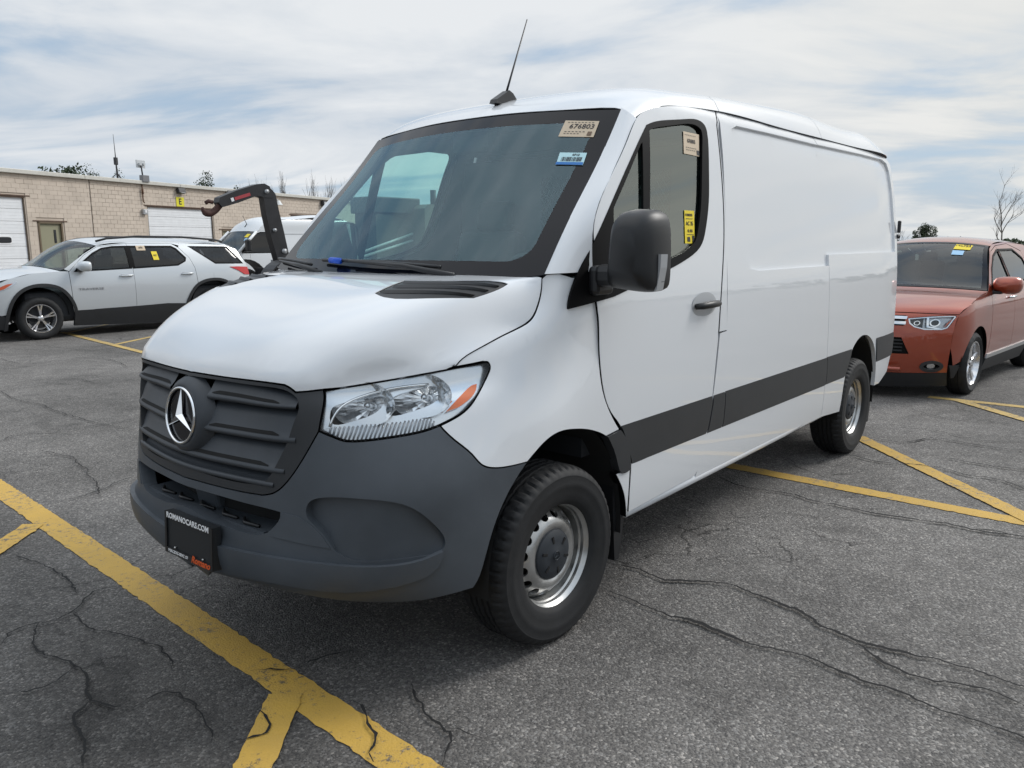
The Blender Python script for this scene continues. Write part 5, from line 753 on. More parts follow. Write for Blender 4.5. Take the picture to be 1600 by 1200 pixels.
# headlights
def headlights():
    hl = T['headlight']
    for s in (1, -1):
        q = hl if s > 0 else mir(hl)
        h = panel('headlight', BELT, shrink(q, .002), seal, van, holes=[shrink(q, .006)], out=(1,.8*s,.3), depth=.03, off=.001, step=.06, mirror=False)
        panel('lens', BELT, shrink(q, .005), lensglass, h, out=(1,.8*s,.3), off=.002, rim=False, step=.05, mirror=False)
        silver = mat('lamp_reflector', (.88,.89,.90), .22, metal=.92, noise=.05, nscale=20); grey = mat('lamp_bezel', (.70,.72,.74), .20, metal=.9)
        # deep back plate of the lamp, bright bezel
        lo, hi = q.min(0), q.max(0)
        b1 = np.array([(.74,.765)]); 
        def oval(c, ru, rv_, sk=0., n=26):
            t = np.linspace(0, 2*np.pi, n, endpoint=False); u = ru*np.sign(np.cos(t))*abs(np.cos(t))**.62; v = rv_*np.sign(np.sin(t))*abs(np.sin(t))**.62; return np.stack([c[0]+u+sk*v, s*(c[1]+v)], 1)
        o1 = oval((.735,.768), .052, .082, .30); o2 = oval((.765,.955), .056, .092, .30)
        drl = T['drl'] if s > 0 else mir(T['drl']); sg = T['signal'] if s > 0 else mir(T['signal'])
        panel('lamp_bezel', BELT, shrink(q, .004), grey, h, holes=[o1, o2], out=(1,.8*s,.3), off=-.028, depth=.02, step=.05, mirror=False)
        for o_, cc in ((o1, (.742,.775)), (o2, (.772,.965))):
            P0 = BELT([(cc[0], s*cc[1])])[0]; nn_ = snormals(BELT, np.array([[cc[0], s*cc[1]]]))[0]; nn_ = nn_ if nn_[0] > 0 else -nn_
            nn_ = (nn_*.5+np.array([.8, .15*s, .1])); nn_ /= np.linalg.norm(nn_)
            X = frame_at(P0-nn_*.02, nn_); mb = MB(); N_ = 40
            prof = [(.116,.004),(.100,-.030),(.078,-.052),(.052,-.066),(.022,-.072),(0,-.072)]
            V = []
            for k in range(N_):
                for r, z in prof:
                    fac = 1+(.10 if (k//3) % 2 else -.05)*(z < -.01)*(r > .03); V.append(tuple(X@Vector((r*1.02*math.cos(2*math.pi*k/N_)*fac, r*.68*math.sin(2*math.pi*k/N_)*fac, z))))
            k_ = len(prof); mb.add(V, [(k*k_+j, ((k+1) % N_)*k_+j, ((k+1) % N_)*k_+j+1, k*k_+j+1) for k in range(N_) for j in range(k_-1)]); mb.build('reflector_bowl', silver, h, fix=False)
            mb = MB(); mb.tube([tuple(X@Vector((0,0,-.070))), tuple(X@Vector((0,0,-.035))), tuple(X@Vector((0,0,-.030)))], [.011,.011,.006], 12); mb.build('bulb', grey, h)
        # ribbed daytime strip and amber marker
        ff = lambda P: -.014+.006*np.sin((P[:, 1]*s-P[:, 0])*300)
        panel('light_strip', BELT, shrink(drl, .005), mat('strip_reflector', (.62,.64,.66), .25, metal=.8), h, out=(1,.8*s,.3), offf=ff, rim=False, step=(.03,.006), mirror=False)
        mb = MB()
        for v in np.arange(.69, 1.04, .0135):
            us = [u_ for u_ in np.linspace(.60, .70, 41) if inside((u_, s*v), drl)]
            if len(us) < 4: continue
            pt = []
            for u_ in (us[0], us[-1]):
                uv = np.array([[u_, s*(v+(u_-us[0])*.25)]]); n_ = snormals(BELT, uv)[0]; n_ = n_ if n_[0] > 0 else -n_; pt.append(tuple(BELT(uv)[0]-n_*.006))
            mb.tube(pt, .0032, 5)
        mb.build('lens_ribs', mat('rib_grey', (.30,.31,.33), .25, metal=.5), h)
        panel('turn_signal', BELT, sg, orange, h, out=(1,.8*s,.3), off=-.008, depth=.015, step=.05, mirror=False)
        # bright rib sweeping round the bowls
        pts = [(.665,.69),(.70,.70),(.765,.735),(.815,.80),(.835,.90),(.84,1.0)]
        rib = []
        for a in resmooth(pts, 4):
            uv = np.array([[a[0], s*a[1]]]); n_ = snormals(BELT, uv)[0]; n_ = n_ if n_[0] > 0 else -n_; rib.append(tuple(BELT(uv)[0]-n_*.012))
        mb = MB(); mb.tube(rib, .0045, 6); mb.build('lamp_rib', silver, h)
headlights()
# handles
for s, dr in ((1, doors[0]), (-1, doors[1])):
    y0 = float(side_y(-1.2, 1.31)); mb = MB(); t = np.linspace(0, 2*np.pi, 28, endpoint=False)
    mb.add([( -1.225+.130*math.cos(a), s*(y0+.002), 1.315+.062*math.sin(a)) for a in t]+[(-1.225+.105*math.cos(a), s*(y0+.0035), 1.315+.046*math.sin(a)) for a in t], [(i, (i+1) % 28, 28+(i+1) % 28, 28+i) for i in range(28)]+[tuple(range(28, 56))], True); cup = mb.build('handle_cup', mat('handle_shade', (.46,.47,.48), .5), dr)
    mb = MB(); mb.tube([(-1.115, s*(y0+.012), 1.312), (-1.14, s*(y0+.034), 1.314), (-1.22, s*(y0+.042), 1.318), (-1.31, s*(y0+.036), 1.318), (-1.335, s*(y0+.012), 1.318)], [.014,.017,.019,.017,.013], 10); mb.build('handle_grip', blackp, cup)
# door mirrors
def door_mirror(s):
    root = empty('door_mirror'); root.parent = van
    yy = lambda x, z: float(side_y(x, z))
    # housing: rounded shell, its back to the front of the van
    mb = MB(); cx, cy, cz = -.255, 1.160, 1.585; V = []; secs = [(-.02,.55),(.0,.80),(.035,.95),(.075,1.0),(.115,1.0),(.135,.97)]
    outl = [(-.115,-.155),(.09,-.165),(.125,-.15),(.135,-.11),(.135,.02),(.118,.135),(.085,.165),(.03,.172),(-.045,.168),(-.085,.145),(-.105,.08),(-.120,-.06),(-.122,-.13)]
    outl = resmooth(outl, 3, True)
    for dx, sc in secs:
        for a, b in outl: V.append((cx+.04-dx*1.2, s*(cy+a*sc*.80), cz+b*sc*.93))
    n = len(outl); F = [(i*n+k, i*n+(k+1) % n, (i+1)*n+(k+1) % n, (i+1)*n+k) for i in range(len(secs)-1) for k in range(n)]+[tuple(range(n))]
    mb.add(V, F, True); mb.build('mirror_housing', blackp, root)
    mb = MB(); x_ = cx+.04-.135*1.2+.006; mb.add([(x_, s*(cy+a*.74), cz+b*.87) for a, b in outl], [tuple(range(n))]); mb.build('mirror_glass', chrome, root)
    mb = MB(); mb.prism([(.092,-.150),(.102,-.145),(.116,-.06),(.118,-.01),(.106,-.01),(.104,-.08)], .05, (1,0,0), (cx-.05, s*cy, cz), (0,s,0)); mb.build('mirror_signal', mat('clear_marker', (.38,.39,.40), .15), root)
    mb = MB(); mb.box((-.285, s*1.075, 1.490), (.085,.17,.09), None, .028); mb.box((-.31, s*(yy(-.31,1.46)+.015), 1.47), (.13,.05,.12), None, .02); mb.build('mirror_arm', blackp, root)
    if s < 0:                                                         # the right-hand mirror is folded against the door
        root.location = (-.42, -1.02, 0); root.rotation_euler = (0, 0, R(-72))
        for c in root.children: c.data.transform(Matrix.Translation((.25, 1.03, 0)))
door_mirror(1); door_mirror(-1)
# wipers
def wipers():
    def on(u, v, o=.02):
        uv = np.array([[u, v]]); n = snormals(GLASSF, uv)[0]; n = n if n[0] > 0 else -n; return tuple(GLASSF(uv)[0]+n*o)
    for (p0, p1, bl0, bl1) in (((-.02,.50),(.035,-.10),(.022,.42),(.05,-.34)), ((-.03,-.28),(.03,-.80),(.02,-.42),(.055,-.88))):
        w = empty('wiper'); w.parent = van
        mb = MB(); mb.tube([on(*p0,.012), on((p0[0]*.6+p1[0]*.4),(p0[1]*.6+p1[1]*.4),.04), on(*p1,.03)], [.014,.010,.006], 8); mb.build('wiper_arm', blackp, w)
        mb = MB(); pts = [on(bl0[0]*(1-t)+bl1[0]*t, bl0[1]*(1-t)+bl1[1]*t, .018+.008*math.sin(math.pi*t)) for t in np.linspace(0, 1, 9)]; mb.tube(pts, .008, 6); mb.build('wiper_blade', blackp, w)
    mb = MB(); mb.tube([on(.033,-.16,.03), on(.036,-.24,.032)], .014, 8); mb.build('blue_tape', mat('blue_tape', (.012,.09,.55), .5), van)
wipers()
# roof aerial
def aerial():
    r = empty('roof_antenna'); r.parent = van
    b = np.array([-.80, 0.06, 2.318]); mb = MB()
    mb.prism([(.085,-.012),(-.085,-.012),(-.085,.018),(-.05,.05),(-.02,.062),(.01,.045),(.075,.008)], .045, (0,1,0), tuple(b)); mb.build('antenna_base', blackp, r)
    mb = MB(); mb.tube([tuple(b+[-.02,0,.05]), tuple(b+[-.055,0,.13]), tuple(b+[-.19,0,.435])], [.007,.0055,.0032], 6); mb.build('antenna_mast', blackp, r)
aerial()
# cab interior
def cab():
    mb = MB(); mb.box((-.46,0,1.16),(.75,1.60,.42),None,.08); mb.prism([(.10,1.36),(-.62,1.30),(-.62,1.42),(-.25,1.46),(-.06,1.46)], 1.56, (0,1,0)); mb.build('dashboard', interior, van)
    mb = MB(); mb.box((-1.0,0,.75),(1.3,1.75,.1)); mb.build('cab_floor', interior, van)
    bh = MB(); bh.box((-1.47,0,1.35),(.02,1.74,1.55)); bulk = bh.build('bulkhead', interior2, van)
    for y0, y1, z0, z1 in ((.30,.66,1.50,2.0), (-.2,.18,1.55,2.0)):
        mb = MB(); mb.box((-1.455,(y0+y1)/2,(z0+z1)/2),(.006,y1-y0,z1-z0)); mb.build('mesh_backing', void, bulk)
        mb = MB(); n = 9; st = (y1-y0)/n; h = z1-z0
        for i in range(-int(h/st/1.6)-1, n+1):
            for sg in (1, -1):
                a = [(-1.448, y0+i*st, z0), (-1.448, y0+i*st+h/1.6, z1)]
                pts = []
                for k in range(41):
                    y = a[0][1]+(a[1][1]-a[0][1])*k/40; z = z0+h*k/40
                    if y0 <= y <= y1: pts.append((-1.448, y if sg > 0 else y0+y1-y, z))
                if len(pts) > 2: mb.tube([pts[0], pts[-1]], .0035, 4)
        mb.build('expanded_mesh', mat('mesh_steel', (.16,.17,.18), .5, metal=.3), bulk)
    for y in (.46,-.46):
        s_ = empty('seat'); s_.parent = van
        mb = MB(); mb.box((-1.0,y,1.02),(.52,.5,.16),None,.05); mb.build('seat_cushion', interior, s_)
        mb = MB(); mb.box((-1.25,y,1.38),(.14,.48,.62),Matrix.Rotation(R(-10),3,'Y'),.05); mb.build('seat_back', interior, s_)
        mb = MB(); mb.box((-1.33,y,1.78),(.09,.27,.18),Matrix.Rotation(R(-10),3,'Y'),.035); mb.build('headrest', interior, s_)
    mb = MB(); c = Vector((-.62,.46,1.42)); ax = Vector((-.75,0,.66)).normalized(); e1 = Vector((0,1,0)); e2 = ax.cross(e1)
    mb.tube([c+(e1*math.cos(a)+e2*math.sin(a))*.19 for a in np.linspace(0, 2*math.pi, 25)], .014, 8, False); mb.tube([c-ax*.02, c-ax*.25], .03, 8); mb.box(tuple(c-ax*.02), (.04,.34,.05)); mb.build('steering_wheel', interior, van)
    # roof lining and the inner faces of the right-hand door
    mb = MB(); mb.box((-1.12,0,2.17),(.78,1.52,.02)); mb.box((-.66,0,2.115),(.12,.26,.11),None,.03); mb.build('roof_lining', interior, van)
    panel('door_lining', SIDE, shrink(T['door'], .03), interior, van, holes=[winh], out=LEFT, off=-.055, rim=False, step=.12)
    panel('pillar_lining', PILLAR, np.array([(0,0),(pu,0),(pu,pv),(0,pv)]), interior, van, out=(.4,1,.2), off=-.045, rim=False, step=.1)
cab()

# ------------------------------------------------------------------ number plate frame, stickers (flat print on the van)
ink = mat('black_ink', (.02,.02,.025), .6); paperb = mat('beige_paper', (.62,.50,.36), .6); papery = mat('yellow_paper', (.85,.66,.02), .55); paperw = mat('pale_cyan_paper', (.50,.74,.78), .6)
blue = mat('blue_ink', (.01,.16,.48), .5); whitei = mat('white_ink', (.85,.85,.85), .5); orangei = mat('orange_ink', (.65,.10,.02), .5)
def plate():
    c = np.array([1.034, .090, .548]); p = empty('plate_frame'); p.parent = van
    n = Vector((1, .03, .06)).normalized(); X = frame_at(c, n)
    def P(a, b, o=0): return tuple(X@Vector((a, b, o)))
    mb = MB(); V = [P(a, b, o) for o in (-.03, 0) for a, b in ((-.162,-.080),(.162,-.080),(.162,.080),(-.162,.080))]; mb.add(V, [(0,3,2,1),(4,5,6,7),(0,1,5,4),(1,2,6,5),(2,3,7,6),(3,0,4,7)]); mb.build('plate_back', mat('plate_black', (.012,.014,.016), .55), p)
    mb = MB(); o_ = [(-.162,-.080),(.162,-.080),(.162,.080),(-.162,.080)]; i_ = [(-.150,-.058),(.150,-.058),(.150,.055),(-.150,.055)]
    mb.add([P(a, b, .006) for a, b in o_]+[P(a, b, .006) for a, b in i_]+[P(a, b, .0) for a, b in o_]+[P(a, b, .001) for a, b in i_], [(k, (k+1) % 4, 4+(k+1) % 4, 4+k) for k in range(4)]+[(8+k, 8+(k+1) % 4, (k+1) % 4, k) for k in range(4)]+[(4+k, 4+(k+1) % 4, 12+(k+1) % 4, 12+k) for k in range(4)])
    fr = mb.build('frame_rim', blackp, p)
    T_ = lambda a, b: X@Matrix.Translation((a, b, .0068))
    text('lettering', 'ROMANOCARS.COM', .030, T_(-.002, .0675), whitei, fr, bold=.0006, sx=1.02)
    text('lettering', 'MERCEDES BENZ OF', .0165, T_(-.068, -.069), whitei, fr, sx=.92); 
    Xs = T_(.088, -.066)@Matrix(((1,.3,0,0),(0,1,0,0),(0,0,1,0),(0,0,0,1))); text('lettering', 'Romano', .036, Xs, orangei, fr, bold=.0012)
    for a in (-.09, .10):
        mb = MB(); mb.tube([P(a, -.050, .002), P(a, -.050, .009)], .004, 8); mb.build('bolt', steel, fr)
plate()
def sticker(name, S, uv, m, parent, out, lines, off=.003):
    uv = np.array(uv); p = panel(name, S, uv, m, parent, out=out, off=off, rim=False, step=.2, mirror=False)
    c = S(uv); sgn = 1 if (snormals(S, uv)@np.array(out, float)).mean() > 0 else -1; n = (snormals(S, uv)*sgn).mean(0); c = c+n*off
    tl, tr_, br, bl = c; w = (np.linalg.norm(tr_-tl)+np.linalg.norm(br-bl))/2; h = (np.linalg.norm(bl-tl)+np.linalg.norm(br-tr_))/2
    x = Vector((tr_-tl)+(br-bl)).normalized(); nn_ = Vector(n).normalized(); y = nn_.cross(x).normalized(); x = y.cross(nn_)
    cen = Vector(c.mean(0))+nn_*.0015; X = Matrix(((x.x,y.x,nn_.x,cen.x),(x.y,y.y,nn_.y,cen.y),(x.z,y.z,nn_.z,cen.z),(0,0,0,1)))
    for (kind, a, b, sz, arg, mm) in lines:
        a_, b_ = a*w, b*h
        if kind == 't': text('print', arg, sz*h, X@Matrix.Translation((a_, b_, 0)), mm, p, ext=.0003, bold=.0004)
        else:
            mb = MB()
            for (x0, z0, x1, z1) in arg: mb.add([tuple(X@Vector((u*w, v*h, .0004))) for u, v in ((x0,z0),(x1,z0),(x1,z1),(x0,z1))], [(0,1,2,3)])
            mb.build('print', mm, p)
    return p
rg = random.Random(3)
bars = []; xx = -.36
while xx < .36: w_ = rg.choice((.012,.02,.03)); bars.append((xx, -.22, xx+w_, .12)); xx += w_+rg.choice((.014,.02,.03))
fine = lambda x0, x1, z, n=6, h=.035: [(x0+(x1-x0)*i/n, z, x0+(x1-x0)*(i+.6)/n, z+h) for i in range(n)]
qr = []
sticker('sticker', GLASSF, T['sticker1'], paperb, wind, (1,0,.7), [('t', .06, .12, .40, '676803', ink), ('b',0,0,0, fine(-.38,.25,-.22)+fine(-.38,.1,-.34,5)+fine(-.40,.40,.36,8,.03), ink), ('b',0,0,0,[(.30,-.42,.42,-.18)], mat('brown_ink', (.16,.10,.06), .6))])
sticker('sticker', GLASSF, T['sticker2'], paperw, wind, (1,0,.7), [('b',0,0,0,bars, ink), ('t', .12, .30, .22, '0712', ink), ('b',0,0,0,[(-.5,-.5,.5,-.29)], blue)])
sticker('sticker', SIDE, T['sticker3'], paperb, doors[0], LEFT, [('t', .0, .10, .24, '676803', ink), ('b',0,0,0, fine(-.40,.30,-.20,6,.025)+fine(-.40,.2,-.30,5,.025)+fine(-.36,.36,.34,7,.022), ink), ('b',0,0,0,[(.26,-.44,.42,-.24)], ink)], off=-.0085)
sticker('sticker', SIDE, T['sticker4'], papery, doors[0], LEFT, [('t', 0, .36, .10, '01/08/2025', ink), ('t', 0, .10, .17, 'AC 35', ink), ('t', 0, -.12, .12, '4L 835', ink), ('b',0,0,0,[(-.36,.24,.36,.255),(-.36,-.22,.36,-.235),(-.34,-.44,-.06,-.30),(.16,-.46,.38,-.26)], ink)], off=-.0085)
# ------------------------------------------------------------------ the warehouse
WA = (-9.909, -35.279); WRZ = math.atan2(-.3373, -.9414)
bld = empty('warehouse', (WA[0], WA[1], 0), WRZ, 'long low beige block warehouse with roll-up doors, across the lot on the left', 'building')
def wall_mat(name, col, noise=.10):
    m = bpy.data.materials.new(name); m.use_nodes = True; nt = m.node_tree; p = nt.nodes['Principled BSDF']; N = nt.nodes.new; L = nt.links.new
    ge = N('ShaderNodeNewGeometry'); n = N('ShaderNodeTexNoise'); n.inputs['Scale'].default_value = 1.3; n.inputs['Detail'].default_value = 6; L(ge.outputs['Position'], n.inputs['Vector'])
    oi = N('ShaderNodeObjectInfo'); ad = N('ShaderNodeMath'); ad.operation = 'MULTIPLY_ADD'; L(oi.outputs['Random'], ad.inputs[0]); ad.inputs[1].default_value = .22; L(n.outputs[0], ad.inputs[2])
    mr = N('ShaderNodeMapRange'); L(ad.outputs[0], mr.inputs[0]); mr.inputs[1].default_value = .35; mr.inputs[2].default_value = .9; mr.inputs[3].default_value = 1-noise; mr.inputs[4].default_value = 1+noise
    sc = N('ShaderNodeVectorMath'); sc.operation = 'SCALE'; sc.inputs[0].default_value = col; L(mr.outputs[0], sc.inputs['Scale']); L(sc.outputs[0], p.inputs['Base Color']); p.inputs['Roughness'].default_value = .85
    MATS[name] = m; return m
beige = wall_mat('beige_painted_block', (.62,.53,.44)); mortar = wall_mat('beige_mortar', (.57,.485,.40)); cream = mat('cream_metal_coping', (.62,.60,.54), .5, noise=.08); doorw = mat('white_door_panel', (.84,.85,.86), .5, noise=.05, nscale=3); khaki = mat('khaki_door', (.30,.285,.19), .6); darkj = mat('dark_jamb', (.10,.075,.055), .7)
H = 4.62; T0, T1 = -14.0, 46.0
openings = [(-3.9,.95,3.68), (1.47,2.70,2.64), (7.79,12.55,3.57), (13.2,14.4,2.45), (19.9,24.7,3.50), (30,34.8,3.5)]
def wall():
    mb = MB(); xs = sorted({T0, T1, *[o[0] for o in openings], *[o[1] for o in openings]})
    for a, b in zip(xs[:-1], xs[1:]):
        op = [o for o in openings if o[0] <= a+.01 and o[1] >= b-.01]; z0 = op[0][2] if op else 0
        mb.box(((a+b)/2, .26, (z0+H)/2), (b-a, .48, H-z0))
    w = mb.build('wall', mortar, bld)
    mb = MB(); mb.box(((T0+T1)/2, 12.5, H/2-.3), (T1-T0, 24, H-.6)); mb.build('building_core', mat('dark_inside', (.03,.03,.03), .9), bld)
    mb = MB(); mb.box(((T0+T1)/2, 12.4, H-.1), (T1-T0, 24.4, .2)); mb.build('roof_deck', mat('roof_gravel', (.25,.24,.23), .9), bld)
    for a in np.arange(T0, T1, 6.0):
        mb = MB(); mb.box((a+3, .12, H+.09), (5.985, .62, .18), None, .02); mb.build('coping', cream, w)
    # concrete blocks standing proud of the mortar, running bond
    def bm_(l, pr, gp):
        me = bpy.data.meshes.new('block'); b = .006; x = l/2-gp; z = .1-gp
        V = [(-x,.02,-z),(x,.02,-z),(x,.02,z),(-x,.02,z),(-x,-pr+b,-z),(x,-pr+b,-z),(x,-pr+b,z),(-x,-pr+b,z),(-x+b,-pr,-z+b),(x-b,-pr,-z+b),(x-b,-pr,z-b),(-x+b,-pr,z-b)]
        F = [(0,1,5,4),(1,2,6,5),(2,3,7,6),(3,0,4,7),(4,5,9,8),(5,6,10,9),(6,7,11,10),(7,4,8,11),(8,9,10,11)]
        me.from_pydata(V, [], F); me.materials.append(beige); return me
    M_ = {(l, k): bm_(l, .016, g) for l in (.4, .2) for k, g in (('sharp', .0052), ('filled', .0016))}
    singles = []; rest = []; rg = random.Random(8)
    for r in range(int(H/.2)):
        z = .1+.2*r+.015; x = T0+(.2 if r % 2 else 0)
        while x < T1:
            l = .4; c = x+.2
            hit_ = [o for o in openings if z-.1 < o[2]-.02 and c+l/2 > o[0]+.01 and c-l/2 < o[1]-.01]
            if not hit_ or (min(abs(c+.1-hit_[0][0]), 9) < .001): pass
            ok = not hit_
            if not ok:                                                     # half blocks beside the openings
                for cc in (c-.1, c+.1):
                    if not any(z-.1 < o[2]-.02 and cc+.1 > o[0]+.01 and cc-.1 < o[1]-.01 for o in openings): (singles if False else rest).append((cc, z, .2))
            else: (singles if (-.6 < c < 13.2 and z > 2.15) else rest).append((c, z, l))
            x += .4
    singles.sort(key=lambda a: a[0]); rest += singles[300:]; singles = singles[:300]
    for c, z, l in singles:
        k = 'filled' if (c < 4.35 and rg.random() < .8) or rg.random() < .40 else 'sharp'
        o = bpy.data.objects.new('block', M_[(l, k)]); COL.objects.link(o); o.parent = w; o.location = (c, rg.uniform(-.002,.003), z)
    V = []; F = []
    for c, z, l in rest:
        k = 'filled' if (c < 4.35 and rg.random() < .8) or rg.random() < .40 else 'sharp'; me = M_[(l, k)]; b = len(V); dy = rg.uniform(-.002,.003)
        V += [(v.co.x+c, v.co.y+dy, v.co.z+z) for v in me.vertices]; F += [tuple(i+b for i in p.vertices) for p in me.polygons]
    o = mesh('blocks', V, F, beige, w); tag(o, kind='stuff')
    mb = MB(); mb.box((4.35, -.012, H/2), (.035, .03, H)); mb.build('control_joint', darkj, w)
    # lintels
    for a, b, z in openings:
        mb = MB(); mb.box(((a+b)/2, -.006, z+.03), (b-a+.5, .05, .05)); mb.box(((a+b)/2, .03, z-.03), (b-a-.004, .06, .05)); mb.build('lintel', mat('rusty_lintel', (.13,.085,.06), .8, noise=.3, nscale=4), w)
    return w
wall()
def rollup(a, b, z, wins=()):
    d = empty('garage_door'); d.parent = bld
    n = 7; ph = z/n
    for i in range(n):
        p = MB(); p.box(((a+b)/2, .115, ph*(i+.5)), (b-a-.06, .05, ph-.012), None, .008)
        for k in range(1, 4): p.box(((a+b)/2, .088, ph*i+ph*k/4), (b-a-.08, .012, .012))
        o = p.build('door_section', doorw, d)
        for (x0, x1, row) in wins:
            if row == i:
                for nm, mm, y, g in (('window_frame', whitei, .085, .05), ('window_pane', mat('dark_pane', (.02,.022,.026), .1), .078, 0)):
                    m_ = MB(); t = np.linspace(0, 2*np.pi, 24, endpoint=False); cx = (x0+x1)/2; hw = (x1-x0)/2; hz = ph*.24
                    m_.prism([(np.sign(np.cos(q))*abs(np.cos(q))**.35*(hw+g), np.sign(np.sin(q))*abs(np.sin(q))**.5*(hz+g)) for q in t], .03, (0,1,0), (cx, y, ph*(i+.5))); m_.build(nm, mm, o)
    for x in (a+.02, b-.02):
        m_ = MB(); m_.box((x, .09, z/2), (.055, .10, z)); m_.build('door_jamb', darkj, d)
rollup(-3.9, .95, 3.68, [(-.55,.20,3),(-1.75,-1.0,3)]); rollup(7.79, 12.55, 3.57); rollup(19.9, 24.7, 3.5); rollup(30, 34.8, 3.5)
def man_door(a, b, z, slit=True):
    d = MB(); d.box(((a+b)/2, .10, z/2), (b-a-.16, .05, z-.08)); o = d.build('steel_door', khaki, bld)
    m_ = MB()
    for x in (a+.04, b-.04): m_.box((x, .06, z/2), (.075, .16, z))
    m_.box(((a+b)/2, .06, z-.04), (b-a, .16, .075)); m_.build('door_frame', mat('brown_frame', (.16,.12,.075), .7), o)
    if slit: m_ = MB(); m_.box((a+(b-a)*.70, .068, z*.76), (.11, .02, .58)); m_.build('slit_window', mat('dark_pane', (.02,.022,.026), .1), o)
    m_ = MB(); m_.tube([(b-.2, .07, 1.2), (b-.2, .02, 1.2), (b-.32, .02, 1.2)], .014, 6); m_.build('door_lever', steel, o)
man_door(1.47, 2.70, 2.64); man_door(13.2, 14.4, 2.45)
# things fixed to the wall and roof edge
def w2(t, y, z): return tuple(bld.matrix_basis@Vector((t, y, z))) if False else (WA[0]+math.cos(WRZ)*t-math.sin(WRZ)*y, WA[1]+math.sin(WRZ)*t+math.cos(WRZ)*y, z)
def fixture(name, t, z, label, cat, group=None, y=-.03): return empty(name, w2(t, y, z), WRZ, label, cat, group)
gun = mat('gun_metal', (.035,.035,.038), .5); galv = mat('galvanised', (.42,.43,.44), .45, metal=.5)
s_ = fixture('dock_sign', 10.06, 3.87, 'yellow square sign with a black letter E over a roll-up door', 'sign')
mb = MB(); mb.box((0,-.01,0), (.56,.02,.48)); sp_ = mb.build('sign_panel', mat('sign_yellow', (.80,.72,.04), .5), s_); text('letter', 'E', .44, Matrix(((1,0,0,-.01),(0,0,-1,-.0225),(0,1,0,0),(0,0,0,1))), ink, sp_, bold=.012)
f_ = fixture('flood_light', 10.07, 4.42, 'black square flood light above the yellow E sign', 'wall lamp')
mb = MB(); mb.box((0,-.12,.02), (.50,.20,.28), Matrix.Rotation(R(-18),3,'X'), .02); mb.build('lamp_body', gun, f_); mb = MB(); mb.box((.03,-.222,-.01), (.30,.02,.17), Matrix.Rotation(R(-18),3,'X')); mb.build('lamp_pane', mat('pale_lens', (.55,.56,.56), .2), f_)
f_ = fixture('flood_light', 13.92, 4.56, 'small grey flood light under the roof edge behind the black boom', 'wall lamp')
mb = MB(); mb.box((0,-.12,0), (.46,.20,.26), Matrix.Rotation(R(-15),3,'X'), .04); mb.build('lamp_body', mat('grey_lamp', (.16,.16,.16), .6), f_); mb = MB(); mb.box((0,-.225,-.02), (.32,.02,.14), Matrix.Rotation(R(-15),3,'X')); mb.build('lamp_pane', mat('pale_lens', (.55,.56,.56), .2), f_)
f_ = fixture('flood_light', 23.5, 4.38, 'dark wall lamp at the far end of the warehouse beside the van windshield', 'wall lamp')
mb = MB(); mb.box((0,-.14,0), (.40,.26,.34), None, .03); mb.build('lamp_body', gun, f_); mb = MB(); mb.box((0,-.275,0), (.26,.02,.2)); mb.build('lamp_pane', mat('pale_lens', (.55,.56,.56), .2), f_)
f_ = fixture('barn_lamp', 18.1, 4.25, 'pale bell-shaped wall lamp right of the black boom', 'wall lamp')
lathe('lamp_shade', [(.05,.12),(.10,.08),(.20,-.10),(.26,-.16),(.24,-.17),(.18,-.09),(0,.05)], mat('lamp_white', (.7,.71,.70), .4), f_, 20, 'z', (.10,-.32,-.04)); mb = MB(); mb.box((-.1,-.08,.12),(.22,.16,.18),None,.02); mb.tube([(-.05,-.15,.13),(.10,-.32,.10)], .03, 8); mb.build('lamp_bracket', galv, f_)
f_ = fixture('meter_box', 7.50, 3.26, 'small pale meter box on the wall left of the roll-up door', 'meter')
mb = MB(); mb.box((0,-.07,0), (.30,.14,.26), None, .015); b_ = mb.build('box_body', galv, f_); mb = MB(); mb.box((0,-.147,.02),(.12,.02,.13)); mb.build('dial', whitei, b_)
f_ = fixture('junction_box', 7.62, 4.74, 'grey box on the roof edge carrying a short mast with a panel antenna', 'antenna')
mb = MB(); mb.box((0,-.10,.16), (.42,.24,.33), None, .015); mb.build('box_body', mat('grey_box', (.20,.20,.21), .6), f_)
mb = MB(); mb.tube([(-.02,-.02,.3),(-.06,0,.92)], .035, 8); mb.build('mast', gun, f_)
mb = MB(); mb.box((-.02,.06,.88), (.56,.05,.38), None, .01); mb.box((-.12,-.02,.86),(.14,.1,.12)); mb.box((.12,-.02,.88),(.12,.08,.08)); mb.build('panel_antenna', mat('antenna_grey', (.55,.57,.58), .5), f_)
mb = MB(); mb.tube([(-.16,-.06,0),(-.16,-.06,-.98),(-.08,-.06,-1.02)], .03, 8); mb.tube([(-.16,-.07,-.35),(-.16,-.07,-.6)], .05, 8); mb.build('conduit', mat('rust_pipe', (.12,.06,.035), .8), f_)
f_ = fixture('whip_antenna', 6.55, 4.8, 'thin black whip antenna standing on the warehouse roof', 'antenna', y=.5)
mb = MB(); mb.tube([(0,0,0),(-.02,0,.55),(-.03,0,1.35),(-.05,0,2.15)], [.05,.04,.018,.009], 8); mb.build('mast', gun, f_); mb = MB(); mb.box((-.03,0,.88),(.15,.15,.36),None,.02); mb.build('coil_housing', gun, f_); mb = MB()
for a in (20,140,260): mb.tube([(0,0,.32),(.32*math.cos(R(a)),.32*math.sin(R(a)),.02)], .018, 6)
mb.build('tripod', gun, f_)
